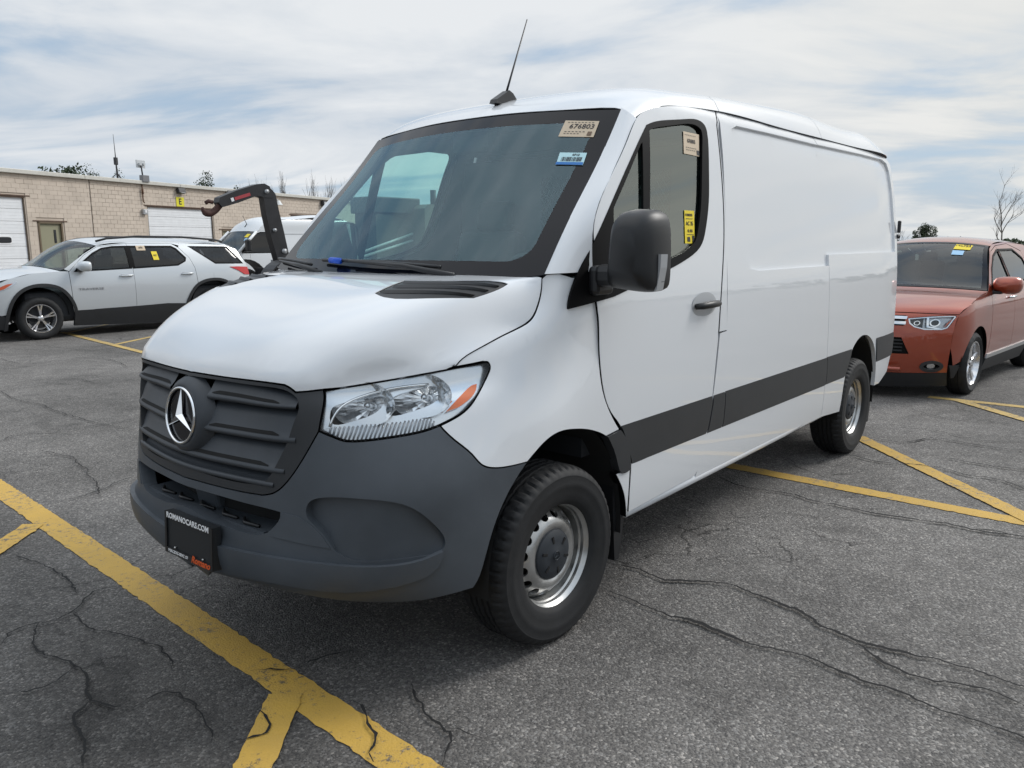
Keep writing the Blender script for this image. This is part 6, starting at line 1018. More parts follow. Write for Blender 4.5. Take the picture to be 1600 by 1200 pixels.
# ------------------------------------------------------------------ trees
bark = mat('grey_bark', (.13,.115,.10), .9, noise=.2, nscale=6)
def leafmat(name, col):
    m = mat(name, col, .6, noise=.45, nscale=1.2); return m
def leaves(c, r, n, size, seed, clumps=14):
    rg = np.random.default_rng(seed); V = []; F = []
    cc = []
    while len(cc) < clumps:
        q = rg.normal(0, .55, 3); 
        if np.linalg.norm(q) < 1: cc.append(q)
    cr_ = rg.uniform(.22, .48, clumps)
    for i in range(n):
        k = rg.integers(clumps); d = rg.normal(0, 1, 3); d /= np.linalg.norm(d); p = (cc[k]+d*cr_[k]*rg.uniform(.55, 1.05))*np.array(r)+np.array(c)
        a = rg.normal(0, 1, 3); a /= np.linalg.norm(a); b = np.cross(a, rg.normal(0, 1, 3)); b /= np.linalg.norm(b); s = size*rg.uniform(.6, 1.4); k0 = len(V)
        V += [p-a*s, p+b*s*.55, p+a*s, p-b*s*.55]; F.append((k0, k0+1, k0+2, k0+3))
    return V, F
def leafy(x, y, h, w, label, seed, m, group='green trees behind the warehouse', dark=False):
    t = empty('leafy_tree', (x, y, 0), 0, label, 'tree', group); mb = MB(); rg = random.Random(seed)
    mb.tube([(0,0,0),(.1,0,h*.35),(0,.1,h*.62)], [w*.07,w*.055,w*.03], 8)
    for k in range(6):
        a = k*1.05+rg.random(); mb.tube([(.05,0,h*(.35+.04*k)),(w*.3*math.cos(a),w*.3*math.sin(a),h*.72)], [w*.03,w*.01], 5)
    mb.build('trunk', bark, t); V, F = leaves((0,0,h*.72), (w*.62,w*.62,h*.31), 4200, w*.040, seed, 40); mesh('crown', V, F, m, t); return t
g1 = leafmat('dark_leaves', (.035,.055,.022)); g2 = leafmat('mid_leaves', (.06,.085,.03))
leafy(-27.3,-73.6, 8.5, 3.8, 'broad dark green tree top rising over the warehouse roof at far left', 1, g1); leafy(-29.6,-72.6, 8.2, 2.0, 'small rounded green tree top just left of the whip antenna', 2, g1); leafy(-31.2,-71.9, 7.5, 1.7, 'lowest green tree top beneath the whip antenna', 3, g2)
leafy(-38.0,-69.0, 7.7, 2.2, 'green tree top over the roof between the E sign and the boom', 4, g1); leafy(-40.2,-67.0, 6.9, 2.6, 'low ragged green tree top just left of the boom elbow', 5, g2)
def bare(x, y, h, seed, label, group, spread=.25, levels=4, name='bare_tree', r0=.012, up=.5, n0=3):
    t = empty(name, (x, y, 0), 0, label, 'tree', group); mb = MB(); rg = random.Random(seed)
    def grow(p, d, l, r, lev):
        n = 4; pts = [p]; q = p.copy(); dd = d.copy()
        for i in range(n):
            dd = (dd+Vector((rg.uniform(-1,1),rg.uniform(-1,1),rg.uniform(-.4,1)*up))*.16).normalized(); q = q+dd*l/n; pts.append(q.copy())
        mb.tube(pts, [r*(1-.45*i/n) for i in range(n+1)], 5 if lev > 1 else 7, False)
        if lev >= levels: return
        for k in range(n0 if lev else n0+2):
            i = rg.choice((2,3,4)) if lev else rg.choice((1,2,3,4)); a = rg.uniform(0, 6.28); o = Vector((math.cos(a), math.sin(a), 0)); nd = (dd+o*rg.uniform(spread*.7, spread*1.6)+Vector((0,0,up*.35))).normalized(); grow(pts[i], nd, l*rg.uniform(.55,.8), r*.52, lev+1)
    grow(Vector((0,0,0)), Vector((0,0,1)), h*.42, h*r0, 0)
    mb.build('branches', bark, t); return t
ORD = 'first second third fourth fifth sixth seventh eighth ninth tenth eleventh twelfth thirteenth'.split()
for i in range(13):
    a = i/12; px = Vector((-60.7-9.0*a, -97.2+9.6*a, 0)); rgx = random.Random(i+40)
    bare(px.x+rgx.uniform(-.2,.2), px.y+rgx.uniform(-.2,.2), 11.2*rgx.uniform(.94,1.08), i+20, ORD[i]+' bare poplar from the left in the row beyond the warehouse roof', 'bare poplars beyond the warehouse', .12, 3, 'poplar_tree', .008, .9, 3)
bare(-97.5,-12.0, 8.0, 7, 'large bare spreading tree on the skyline above the red car', None, .55, 4, 'bare_tree', .013, .5, 3)
bare(-90.6,-20.2, 4.0, 9, 'small bare shrub on the skyline beside the van tail', None, .5, 3, 'bare_shrub', .012, .6, 3)
leafy(-86.6,-17.2, 3.2, 1.7, 'dark green bush on the skyline over the red car roof', 8, g1, None)
def treeline():
    V = []; F = []
    rg = np.random.default_rng(2)
    for i in range(46):
        a = R(-38+160*i/45); d = rg.uniform(62, 78); h = rg.uniform(4.5, 8.5); v, f = leaves((d*math.cos(a)+2, d*math.sin(a)+2, h*.5), (4.2,4.2,h*.52), 420, .42, 100+i, 10); k = len(V); V += v; F += [tuple(j+k for j in q) for q in f]
    o = mesh('far_wood', V, F, g1); tag(o, 'far-off dark wood behind the viewer, mirrored in the van side', 'wood', kind='stuff')
treeline()
def hedge():
    V = []; F = []; rg = np.random.default_rng(12)
    for i in range(90):
        a = R(118+208*i/89); d = rg.uniform(150, 175); h = rg.uniform(1.9, 2.5); v, f = leaves((d*math.cos(a), d*math.sin(a), h*.5), (5.5,5.5,h*.5), 170, .40, 300+i, 9); k = len(V); V += v; F += [tuple(j+k for j in q) for q in f]
    o = mesh('far_hedge', V, F, g1); tag(o, 'low dark hedge line along the far edge of the lot', 'hedge', kind='stuff')
hedge()

# ------------------------------------------------------------------ other vehicles
silverp = mat('silver_car_paint', (.60,.63,.65), .30, metal=.25, coat=.8); copper = mat('copper_car_paint', (.34,.062,.028), .28, metal=.45, coat=1.0); clad = mat('dark_cladding', (.020,.021,.023), .6, noise=.1)
vanwhite = mat('far_van_white', (.78,.80,.81), .32, coat=.5)
PAINTS.update((silverp, copper, vanwhite))
winglass = glass('car_window_glass', (.52,.62,.60), 1.6)
def alloy_wheel(parent, x, y, s, Rt, Rr, spokes=5, double=True, wd=.21, m=None):
    w = empty('wheel', (x, y, Rt-.004)); w.parent = parent; w.rotation_euler = (0, 0, 0 if s > 0 else math.pi); h = wd/2; m = m or alloy
    lathe('tyre', [(Rr,-h*.8),(Rr+.02,-h*.95),((Rr+Rt)/2,-h*1.04),(Rt-.03,-h*.96),(Rt-.006,-h*.75),(Rt,-h*.4),(Rt-.007,-h*.36),(Rt-.007,-h*.30),(Rt,-h*.26),(Rt,h*.26),(Rt-.007,h*.3),(Rt-.007,h*.36),(Rt,h*.4),(Rt-.006,h*.75),(Rt-.03,h*.96),((Rr+Rt)/2,h*1.04),(Rr+.02,h*.95),(Rr,h*.8)], rubber, w, 72, mod=lambda i, k, r, yy: (r-.006*(k % 3 == 0)*(abs(yy) > h*.7 and r > Rt-.04), yy), sharp=35)
    lathe('wheel_rim', [(Rr+.004,h*.82),(Rr+.002,h*.9),(Rr-.008,h*.9),(Rr-.014,h*.78),(Rr-.03,h*.3),(Rr-.035,-h*.6),(Rr,-h*.85)], m, w, 56, sharp=30)
    lathe('brake_disc', [(0,-h*.1),(Rr*.72,-h*.1),(Rr*.72,-h*.3)], mat('brake_grey', (.05,.05,.05), .6), w, 32)
    hub = lathe('wheel_hub', [(0,h*.74),(Rr*.13,h*.72),(Rr*.20,h*.62),(Rr*.22,h*.3)], m, w, 30)
    for k in range(spokes):
        for dd in ((-.17,.17) if double else (0,)):
            a = 2*math.pi*(k+.25)/spokes; mb = MB(); a1 = a+dd*.75; a0 = a+dd*.35; ww = Rr*(.055 if double else .12)
            def P(r, an, off, yy): return (r*math.cos(an)-off*math.sin(an), yy, r*math.sin(an)+off*math.cos(an))
            V = []
            for r, an, yy, wf in ((Rr*.14,a0,h*.66,1.0),(Rr*.55,(a0+a1)/2,h*.62,1.0),(Rr*.97,a1,h*.74,1.5)):
                V += [P(r,an,-ww*wf,yy-.014), P(r,an,-ww*wf*.7,yy), P(r,an,ww*wf*.7,yy), P(r,an,ww*wf,yy-.014), P(r,an,ww*wf,yy-.05), P(r,an,-ww*wf,yy-.05)]
            mb.add(V, [(i*6+j, i*6+(j+1) % 6, (i+1)*6+(j+1) % 6, (i+1)*6+j) for i in (0,1) for j in range(6)]+[(5,4,3,2,1,0),(12,13,14,15,16,17)]); mb.build('spoke', m, w)
    for k in range(spokes):
        a = 2*math.pi*k/spokes; mb = MB(); mb.tube([(Rr*.19*math.cos(a),h*.55,Rr*.19*math.sin(a)),(Rr*.19*math.cos(a),h*.70,Rr*.19*math.sin(a))], .011, 6); mb.build('wheel_nut', gun, hub)
    return w
class Body:
    """car body: side sheets y(x,z) and a sheet lofted over the top from nose to tail"""
    def __init__(s, root, side, noses, rows, paint):
        s.root = root; s.paint = paint; zs, ys = zip(*side); x0, k0, x1, k1 = noses
        s.Y = lambda x, z: nat_basis(z, zs)@np.array(ys)-np.clip(np.asarray(x)-x0, 0, 9)**2*k0-np.clip(x1-np.asarray(x), 0, 9)**2*k1
        s.S = Func(lambda x, z: np.stack([x, s.Y(x, z), z], -1))
        C = []
        for (xc, zc, xe, ze) in rows:
            ye = float(s.Y(np.array([xe]), np.array([ze]))[0]); C.append([(xe+(xc-xe)*(1-t**2), ye*t, ze+(zc-ze)*(1-t**2.4)) for t in (0, .4, .72, .92, 1)])
        s.T = Tensor(C, mirror=True)
    def side(s, name, out, m=None, parent=None, holes=(), off=0., depth=.02, mirror=True, step=.12, rim=True):
        return panel(name, s.S, np.array(out, float), m or s.paint, parent or s.root, holes=[np.array(h, float) for h in holes], out=LEFT, off=off, depth=depth, step=step, mirror=mirror, rim=rim)
    def top(s, name, i, j, m=None, parent=None, dv=0., du=0., out=UP, off=0., holes=(), depth=.02):
        V = s.T.vk[-1]-dv; u0, u1 = np.interp([i, j], range(len(s.T.uk)), s.T.uk); 
        return panel(name, s.T, np.array([(u0+du,-V),(u1-du,-V),(u1-du,V),(u0+du,V)]), m or s.paint, parent or s.root, out=out, off=off, depth=depth, step=.1, mirror=False, holes=holes)
def cut(poly, x=None, side=-1):
    """keep the part of an (x,z) outline in front of (side=1) or behind (-1) a vertical line"""
    out = []; n = len(poly)
    for i in range(n):
        a, b = poly[i-1], poly[i]; ia, ib = (a[0]-x)*side >= 0, (b[0]-x)*side >= 0
        if ia != ib: t = (x-a[0])/(b[0]-a[0]); out.append((x, a[1]+(b[1]-a[1])*t))
        if ib: out.append(tuple(b))
    return out
def mirror_pod(root, x, y, z, m, sc=1.):
    for s in (1, -1):
        p = empty('door_mirror'); p.parent = root
        mb = MB(); secs = [(.10,.3),(.07,.75),(.02,1.),(-.06,1.),(-.09,.95)]; ol = resmooth([(-.13,-.05),(-.02,-.085),(.10,-.075),(.13,0),(.11,.07),(0,.09),(-.11,.07),(-.135,.01)], 3, True); n = len(ol); V = []
        for dx, f in secs: V += [(x+dx*sc, s*(y+.14*sc+a*sc*f), z+b*sc*f) for a, b in ol]
        mb.add(V, [(i*n+k, i*n+(k+1) % n, (i+1)*n+(k+1) % n, (i+1)*n+k) for i in range(4) for k in range(n)]+[tuple(range(n)), tuple(range(4*n, 5*n))], True); mb.build('mirror_shell', m, p)
        mb = MB(); mb.box((x+.01, s*(y+.0), z-.075*sc), (.10*sc,.20*sc,.035), None, .01); mb.build('mirror_stalk', clad, p)
# ---- silver people carrier with open side view
def silver_suv():
    r = empty('estate_suv', (-2.82,-13.16,0), 0, 'long silver three-row estate SUV parked side-on before the warehouse', 'car')
    B = Body(r, [(.12,.86),(.45,.93),(.75,.955),(1.0,.945),(1.2,.905),(1.4,.835),(1.6,.74),(1.72,.66)], (.35,.40,-3.6,.35),
      [(1.02,.22,.62,.25),(1.06,.50,.66,.50),(1.04,.80,.66,.80),(.98,1.02,.62,.98),(.55,1.17,.42,1.06),(.10,1.22,.06,1.14),(-.18,1.26,-.42,1.17),
       (-.60,1.53,-.86,1.46),(-.92,1.69,-1.12,1.60),(-1.6,1.76,-1.7,1.66),(-2.6,1.75,-2.7,1.65),(-3.6,1.69,-3.66,1.61),(-4.02,1.58,-3.92,1.52),(-4.24,1.24,-4.10,1.22),(-4.28,.95,-4.14,.95),(-4.26,.60,-4.12,.62),(-4.12,.28,-4.0,.30)], silverp)
    af = resmooth([(.50,.20),(.47,.40),(.39,.65),(.25,.82),(.06,.90),(-.12,.91),(-.30,.87),(-.43,.77),(-.53,.60),(-.57,.43),(-.56,.25)], 3).tolist()
    ar = resmooth([(-2.66,.20),(-2.70,.45),(-2.80,.66),(-2.92,.80),(-3.10,.88),(-3.30,.90),(-3.48,.87),(-3.64,.77),(-3.74,.6),(-3.78,.40),(-3.78,.25)], 3).tolist()
    w1 = [(-.66,1.165),(-.80,1.30),(-1.02,1.46),(-1.20,1.545),(-1.40,1.575),(-1.64,1.58),(-1.64,1.20)]; w2_ = [(-1.70,1.20),(-1.70,1.58),(-2.52,1.575),(-2.60,1.53),(-2.74,1.36),(-2.72,1.31),(-2.56,1.235)]; w3 = [(-2.90,1.575),(-3.70,1.555),(-3.98,1.24),(-3.36,1.255)]
    top = [(.62,.98),(.42,1.06),(.06,1.14),(-.42,1.17),(-.86,1.46),(-1.12,1.60),(-1.7,1.66),(-2.7,1.65),(-3.66,1.61),(-3.92,1.52),(-4.10,1.22),(-4.14,.95),(-4.12,.62),(-4.0,.30)]
    topline = resmooth(top[:3], 3).tolist()+resmooth(top[3:10], 3).tolist()
    # fender, doors and rear quarter, each its own sheet
    dz = lambda z: -.55-.02*(1-z)
    fx = [(-.56,.46),(-.545,.8),(-.54,1.13)]
    B.side('fender', [(.66,.80),(.62,.97)]+[(.42,1.06),(.06,1.138),(-.42,1.165)]+[(-.535,1.16)]+[(-.54,.9),(-.56,.47)]+[p for p in af[::-1] if p[1] > .43]+[(.60,.45),(.66,.5)])
    pil = [(-.44,1.175),(-.86,1.462),(-1.12,1.60),(-1.7,1.66),(-2.7,1.65),(-2.86,1.64)]
    fd = [(-.57,.47),(-.548,.9),(-.545,1.15),(-.66,1.262),(-.86,1.44),(-1.12,1.58),(-1.67,1.64),(-1.675,.47)]
    rd = [(-1.68,.47),(-1.675,1.64),(-2.54,1.635),(-2.66,1.56),(-2.83,1.36),(-2.90,1.16),(-2.92,.92)]+[p for p in ar[::-1] if -2.93 < p[0] and p[1] > .46][::-1][::-1]+[(-2.70,.47)]
    rd = [(-1.68,.47),(-1.675,1.64),(-2.54,1.635),(-2.66,1.56),(-2.83,1.36),(-2.90,1.16),(-2.925,.81),(-2.80,.66),(-2.70,.47)]
    d1 = B.side('front_door', fd, holes=[w1]); d2 = B.side('rear_door', rd, holes=[w2_])
    B.side('roof_rail_panel', [(-.47,1.20),(-.86,1.462),(-1.12,1.60),(-1.7,1.66),(-2.7,1.65),(-2.7,1.60),(-2.54,1.64),(-1.67,1.645),(-1.12,1.587),(-.86,1.447),(-.66,1.268),(-.55,1.165)], step=.08)
    q = B.side('rear_quarter', [(-2.71,1.65),(-3.66,1.61),(-3.92,1.52),(-4.10,1.22),(-4.14,.95),(-4.12,.62),(-4.02,.47),(-3.78,.47)]+[p for p in ar[::-1] if p[1] > .47 and p[0] < -2.93]+[(-2.93,.85),(-2.907,1.16),(-2.837,1.36),(-2.667,1.565)], holes=[w3])
    B.side('window', w1, winglass, d1, off=-.006, rim=False); B.side('window', w2_, darkglass, d2, off=-.006, rim=False); B.side('window', w3, darkglass, q, off=-.004, rim=False)
    for wv, pp in ((w1, d1), (w2_, d2), (w3, q)):
        B.side('window_trim', shrink(wv, -.022), seal, pp, holes=[shrink(wv, .006)], off=.003, depth=.01)
    mb_ = B.side('pillar_trim', [(-1.62,1.20),(-1.62,1.60),(-1.72,1.60),(-1.72,1.20)], seal, d1, off=.005)
    # dark cladding with arches
    fo, fi = shrink(af, 0), None
    def arch(a, d=.055): o = np.array(a); c = o.mean(0); c[1] = .35; v = o-c; return (c+v*(1+d/np.linalg.norm(v, axis=1))[:, None])
    B.side('arch_trim', np.concatenate([np.array(af), arch(af)[::-1]]), clad, off=.014, depth=.03); B.side('arch_trim', np.concatenate([np.array(ar), arch(ar)[::-1]]), clad, off=.014, depth=.03)
    B.side('sill_cladding', [(-.56,.20),(-.575,.45),(-.96,.475),(-1.78,.485),(-2.27,.50),(-2.70,.475),(-2.66,.16),(-2.2,.13)], clad, off=.008, depth=.05)
    B.side('bumper_cladding', [(.50,.20),(.48,.42),(.66,.48),(.62,.22)], clad, off=.004); B.side('bumper_cladding', [(-3.78,.25),(-3.78,.46),(-4.03,.48),(-4.12,.5),(-4.0,.28)], clad, off=.004)
    B.top('lower_bumper', 0, .6, clad, out=FWD); B.top('front_bumper', .62, 1.6, out=FWD); B.top('grille', 1.62, 2.9, blackp, out=FWD); B.top('hood', 2.92, 5.96, out=UP); B.top('windshield', 6.02, 8.0, winglass, out=(.6,0,.8), dv=.03); B.top('roof', 8.02, 11.2)
    B.top('rear_spoiler', 11.22, 12.0, out=(-.5,0,1)); B.top('rear_glass', 12.02, 13.0, darkglass, out=(-1,0,.3), dv=.06); B.top('tailgate', 13.02, 14.9, out=(-1,0,0)); B.top('rear_bumper', 14.92, 16, clad, out=(-1,0,0))
    for s in (1, -1):
        p = empty('headlamp'); p.parent = r
        t_ = panel('lamp_cover', B.S, np.array([(.60,.94),(.48,1.0),(.33,1.02),(.30,1.0),(.36,.95),(.50,.88),(.60,.86)]), mat('lamp_clear', (.62,.64,.66), .12, metal=.5), p, out=LEFT, off=.006, mirror=False); 
        t2 = panel('marker', B.S, np.array([(.58,.92),(.46,.975),(.37,.985),(.50,.90),(.58,.875)]), mat('amber_marker', (.60,.10,.03), .2, coat=.6), t_, out=LEFT, off=.010, mirror=False)
        t3 = panel('tail_lamp', B.S, np.array([(-3.66,1.165),(-3.86,1.165),(-4.105,1.15),(-4.13,.99),(-4.0,1.0),(-3.86,1.08)]), redlens, r, out=LEFT, off=.012, mirror=False, step=.06)
        if s < 0:
            for o in (t_, t2, t3): o.data = o.data.copy(); o.data.transform(Matrix.Diagonal((1,-1,1,1))); o.data.flip_normals()
        mb = MB(); mb.tube([(-1.15, s*.665, 1.685), (-1.35, s*.655, 1.735), (-1.9, s*.65, 1.775), (-2.8, s*.65, 1.765), (-3.5, s*.65, 1.715), (-3.66, s*.65, 1.675)], .020, 8); mb.build('roof_rail', clad, r)
    for dd, x in ((d1, -1.53), (d2, -2.72)):
        for k, s in enumerate((1, -1)):
            y = float(B.Y(np.array([x]), np.array([1.05]))[0]); mb = MB(); mb.tube([(x+.12, s*(y+.005), 1.05), (x+.08, s*(y+.035), 1.055), (x-.08, s*(y+.037), 1.06), (x-.12, s*(y+.008), 1.06)], .016, 8); h = mb.build('door_handle', silverp, dd[k]); mb = MB(); mb.box((x, s*(y+.002), 1.055), (.17,.012,.05)); mb.build('handle_recess', mat('handle_shade', (.46,.47,.48), .5), h)
    y = float(B.Y(np.array([-.88]), np.array([.84]))[0]); text('lettering', 'TRAVERSE', .055, frame_at((-.88, y+.006, .838), (0,1,0))@Matrix.Translation((0,0,0)), mat('grey_chrome', (.22,.23,.24), .3, metal=.6), d1[0], bold=.0, sx=1.75)
    B.side('fuel_door', [(-3.28,1.06),(-3.28,.94),(-3.44,.94),(-3.44,1.06)], off=.002, mirror=False)
    # stickers in the rear door window
    for nm, pl, m_, ln in (('sticker', [(-1.83,1.60),(-2.00,1.60),(-2.0,1.51),(-1.83,1.51)], paperb, '676'), ('sticker', [(-2.09,1.49),(-2.20,1.49),(-2.215,1.33),(-2.105,1.33)], papery, 'AC')):
        st = B.side(nm, pl, m_, d2[0], off=.006, rim=False, mirror=False); c = np.mean(pl, 0); y = float(B.Y(np.array([c[0]]), np.array([c[1]]))[0]); text('print', ln, .05, frame_at((c[0], y+.0085, c[1]+.01), (0,1,.35)), ink, st, bold=.001)
    mirror_pod(r, -.74, .92, 1.245, silverp, 1.0)
    mb = MB(); mb.box((-1.9,0,.55),(4.2,1.70,.55),None,.1); mb.box((-2.6,0,1.0),(2.9,1.62,.42),None,.1); mb.build('cabin_tub', interior, r)
    for x in (-1.35, -2.35):
        for y in (.4,-.4): mb = MB(); mb.box((x,y,1.18),(.16,.5,.5),Matrix.Rotation(R(-12),3,'Y'),.05); mb.box((x-.08,y,1.47),(.10,.26,.15),None,.04); mb.build('seat', interior, r)
    for x in (0, -3.24):
        for s in (1, -1): alloy_wheel(r, x-.02, s*.835, s, .370, .243, 5, True)
    for x, a in ((-.02, af), (-3.26, ar)):
        for s in (1, -1):
            mb = MB(); n = 16; V = []
            for k in range(n+1): an = math.pi*k/n; V += [(x+.47*math.cos(an), s*.90, .40+.50*math.sin(an)), (x+.47*math.cos(an), s*.5, .40+.50*math.sin(an))]
            V.append((x, s*.5, .4)); mb.add(V, [(2*i, 2*i+1, 2*i+3, 2*i+2) for i in range(n)]+[(2*i+1, 2*n+2, 2*i+3) for i in range(n)], True); mb.build('arch_liner', void, r)
silver_suv()
# ---- copper crossover nose-on behind the van
def copper_suv():
    r = empty('crossover', (-7.22,.34,0), R(-4.5), 'copper red crossover car with chrome-barred grille, parked behind the van tail', 'car')
    B = Body(r, [(.05,.79),(.12,.80),(.30,.86),(.55,.895),(.80,.895),(1.0,.87),(1.15,.82),(1.35,.73),(1.55,.63),(1.66,.55)], (.15,.55,-2.9,.30),
      [(.86,.12,.45,.14),(.92,.29,.55,.30),(.94,.53,.58,.53),(.915,.76,.56,.74),(.86,.90,.50,.88),(.60,1.00,.34,.96),(.20,1.07,.08,1.03),(-.22,1.115,-.42,1.08),
       (-.62,1.36,-.78,1.32),(-1.00,1.575,-1.12,1.53),(-1.22,1.635,-1.32,1.58),(-1.9,1.675,-2.0,1.61),(-2.8,1.64,-2.8,1.57),(-3.25,1.55,-3.12,1.48),(-3.5,1.15,-3.38,1.12),(-3.58,.8,-3.42,.8),(-3.50,.35,-3.35,.35)], copper)
    af = resmooth([(.40,.22),(.385,.40),(.32,.56),(.20,.68),(.0,.735),(-.20,.69),(-.33,.57),(-.40,.40),(-.41,.25)], 3).tolist()
    ar = [(x-2.67, z) for x, z in af]
    w1 = [(-.62,1.13),(-.86,1.30),(-1.12,1.44),(-1.38,1.505),(-1.42,1.505),(-1.42,1.13)]; w2_ = [(-1.50,1.13),(-1.48,1.51),(-2.12,1.51),(-2.42,1.40),(-2.52,1.17)]; w3 = [(-2.67,1.18),(-2.60,1.40),(-2.75,1.46),(-3.0,1.43),(-3.16,1.22)]
    body = [(.56,.74),(.50,.88),(.34,.96),(.08,1.03),(-.42,1.08),(-.505,1.10),(-.48,.8),(-.45,.40)]+[p for p in af[::-1] if p[1] > .36]+[(.50,.36),(.58,.55)]
    B.side('fender', body)
    d1 = B.side('front_door', [(-.46,.36),(-.49,.8),(-.512,1.085),(-.80,1.30),(-1.12,1.50),(-1.44,1.562),(-1.45,.36)], holes=[w1]); d2 = B.side('rear_door', [(-1.456,.36),(-1.446,1.562),(-2.0,1.585),(-2.5,1.49),(-2.60,1.15),(-2.50,.72),(-2.36,.60),(-2.28,.36)], holes=[w2_])
    q = B.side('rear_quarter', [(-2.01,1.609),(-2.8,1.57),(-3.12,1.48),(-3.38,1.12),(-3.42,.8),(-3.35,.38),(-3.08,.38)]+[p for p in ar[::-1] if p[1] > .40 and p[0] < -2.50]+[(-2.606,1.15),(-2.506,1.50),(-2.0,1.592)], holes=[w3])
    B.side('roof_rail_panel', [(-.42,1.083),(-.78,1.32),(-1.12,1.53),(-1.32,1.58),(-2.0,1.61),(-2.0,1.590),(-1.44,1.568),(-1.12,1.506),(-.80,1.306),(-.514,1.090)], step=.06)
    for wv, pp in ((w1, d1), (w2_, d2), (w3, q)): B.side('window', wv, winglass, pp, off=-.006, rim=False); B.side('window_trim', shrink(wv, -.018), seal, pp, holes=[shrink(wv, .006)], off=.003, depth=.01)
    B.side('sill_cladding', [(-.41,.20),(-.44,.34),(-2.30,.34),(-2.26,.18)], clad, off=.008, depth=.05); B.side('sill_strip', [(-.44,.345),(-.46,.39),(-2.30,.39),(-2.30,.345)], mat('sill_silver', (.55,.55,.55), .3, metal=.6), off=.012)
    B.side('bumper_cladding', [(.40,.22),(.39,.36),(.55,.36),(.45,.22)], clad, off=.003)
    V = B.T.vk[-1]; u = lambda i: float(np.interp(i, range(len(B.T.uk)), B.T.uk))
    RC = lambda u0, u1, v0, v1: np.array([(u0, v0), (u1, v0), (u1, v1), (u0, v1)])
    panel('lower_bumper', B.T, RC(0, .170, -V, V), clad, r, out=FWD, step=.05, mirror=False)
    gr = np.array([(.375,-.46),(.54,-.38),(.54,.38),(.375,.46)]); gu = RC(.655, .765, -.385, .385); fogs = []; hl = []
    for s in (1, -1):
        t = np.linspace(0, 2*np.pi, 24, endpoint=False); fogs.append(np.stack([.245+.055*np.cos(t), s*(.66+.092*np.sin(t))], 1))
        hl.append(np.array([(.735,s*.405),(.68,s*.425),(.645,s*.47),(.622,s*.56),(.628,s*.70),(.650,s*.745),(.70,s*.765),(.775,s*.785),(.788,s*.775),(.786,s*.72),(.765,s*.57)]))
    fb = panel('front_bumper', B.T, RC(.174, .795, -V, V), copper, r, holes=[gr, gu, *fogs, *hl], out=FWD, depth=.05, step=.045, mirror=False)
    panel('lower_grille', B.T, gr, void, fb, out=FWD, off=-.04, rim=False, mirror=False); panel('upper_grille', B.T, gu, void, fb, out=FWD, off=-.03, rim=False, mirror=False)
    for a in (.405,.44,.475,.51): panel('grille_bar', B.T, RC(a-.007, a+.007, -.40, .40), clad, fb, out=FWD, off=-.015, mirror=False)
    for a in (.668, .722): panel('chrome_bar', B.T, RC(a, a+.030, -.395, .395), chrome, fb, out=FWD, off=.010, mirror=False)
    mb = MB(); mb.tube([(.965, y, .33+.02*abs(y)) for y in (-.45,-.2,.2,.45)], .022, 8); mb.build('bumper_lip', copper, r)
    for f, s in zip(fogs, (1, -1)):
        panel('fog_bezel', B.T, shrink(f, -.008), gun, fb, holes=[shrink(f, .024)], out=(1,.4*s,0), off=.006, mirror=False, depth=.05); c = f.mean(0); t = np.linspace(0, 2*np.pi, 18, endpoint=False)
        panel('fog_back', B.T, f, void, fb, out=(1,.4*s,0), off=-.04, rim=False, mirror=False)
        panel('fog_lamp', B.T, np.stack([c[0]+.030*np.cos(t), c[1]+.034*np.sin(t)], 1), chrome, fb, out=(1,.4*s,0), off=-.014, mirror=False)
    for h, s in zip(hl, (1, -1)):
        lm = panel('headlamp', B.T, h, mat('headlamp_back', (.42,.44,.46), .22, metal=.85), r, out=(1,.4*s,0), off=-.05, rim=False, mirror=False, step=.03)
        panel('lamp_trim', B.T, shrink(h, .002), mat('lamp_silver', (.75,.76,.78), .18, metal=.9), lm, holes=[shrink(h, .013)], out=(1,.4*s,0), off=-.010, mirror=False, depth=.035); panel('lamp_lens', B.T, shrink(h, .002), lensglass, lm, out=(1,.4*s,0), off=.002, rim=False, mirror=False)
        dkm = mat('headlamp_dark', (.05,.055,.06), .3, metal=.4)
        panel('lamp_mask', B.T, np.array([(.735,s*.42),(.69,s*.435),(.655,s*.475),(.64,s*.545),(.75,s*.535)]), dkm, lm, out=(1,.4*s,0), off=-.030, rim=False, mirror=False)
        for v, rr in ((.49,.024), (.635,.040)):
            t = np.linspace(0, 2*np.pi, 24, endpoint=False); cc = (.690 if v < .6 else .700, s*v)
            panel('projector', B.T, np.stack([cc[0]+rr*np.cos(t), cc[1]+rr*1.1*np.sin(t)], 1), chrome, lm, holes=[np.stack([cc[0]+rr*.74*np.cos(t), cc[1]+rr*.8*np.sin(t)], 1)], out=(1,.4*s,0), off=-.020, mirror=False, depth=.02)
            panel('projector', B.T, np.stack([cc[0]+rr*.7*np.cos(t), cc[1]+rr*.76*np.sin(t)], 1), dkm, lm, out=(1,.4*s,0), off=-.030, mirror=False, depth=.02)
        panel('lamp_fin', B.T, np.array([(.765,s*.57),(.755,s*.555),(.65,s*.575),(.632,s*.70),(.642,s*.70),(.662,s*.59)]), chrome, lm, out=(1,.4*s,0), off=-.012, mirror=False, depth=.02)
        panel('side_marker', B.T, np.array([(.70,s*.735),(.66,s*.725),(.72,s*.758),(.765,s*.772)]), mat('amber_marker', (.60,.10,.03), .2, coat=.6), lm, out=(1,.4*s,0), off=-.02, mirror=False)
    # creased hood, windscreen with dark edge, roof
    B.top('hood', 4.05, 6.98, out=UP); B.top('cowl', 6.98, 7.06, blackp, out=UP, off=-.01)
    ws = B.top('windshield', 7.08, 9.4, winglass, out=(.6,0,.8), dv=.045); u0, u1 = u(7.02), u(9.55); V2 = V-.02
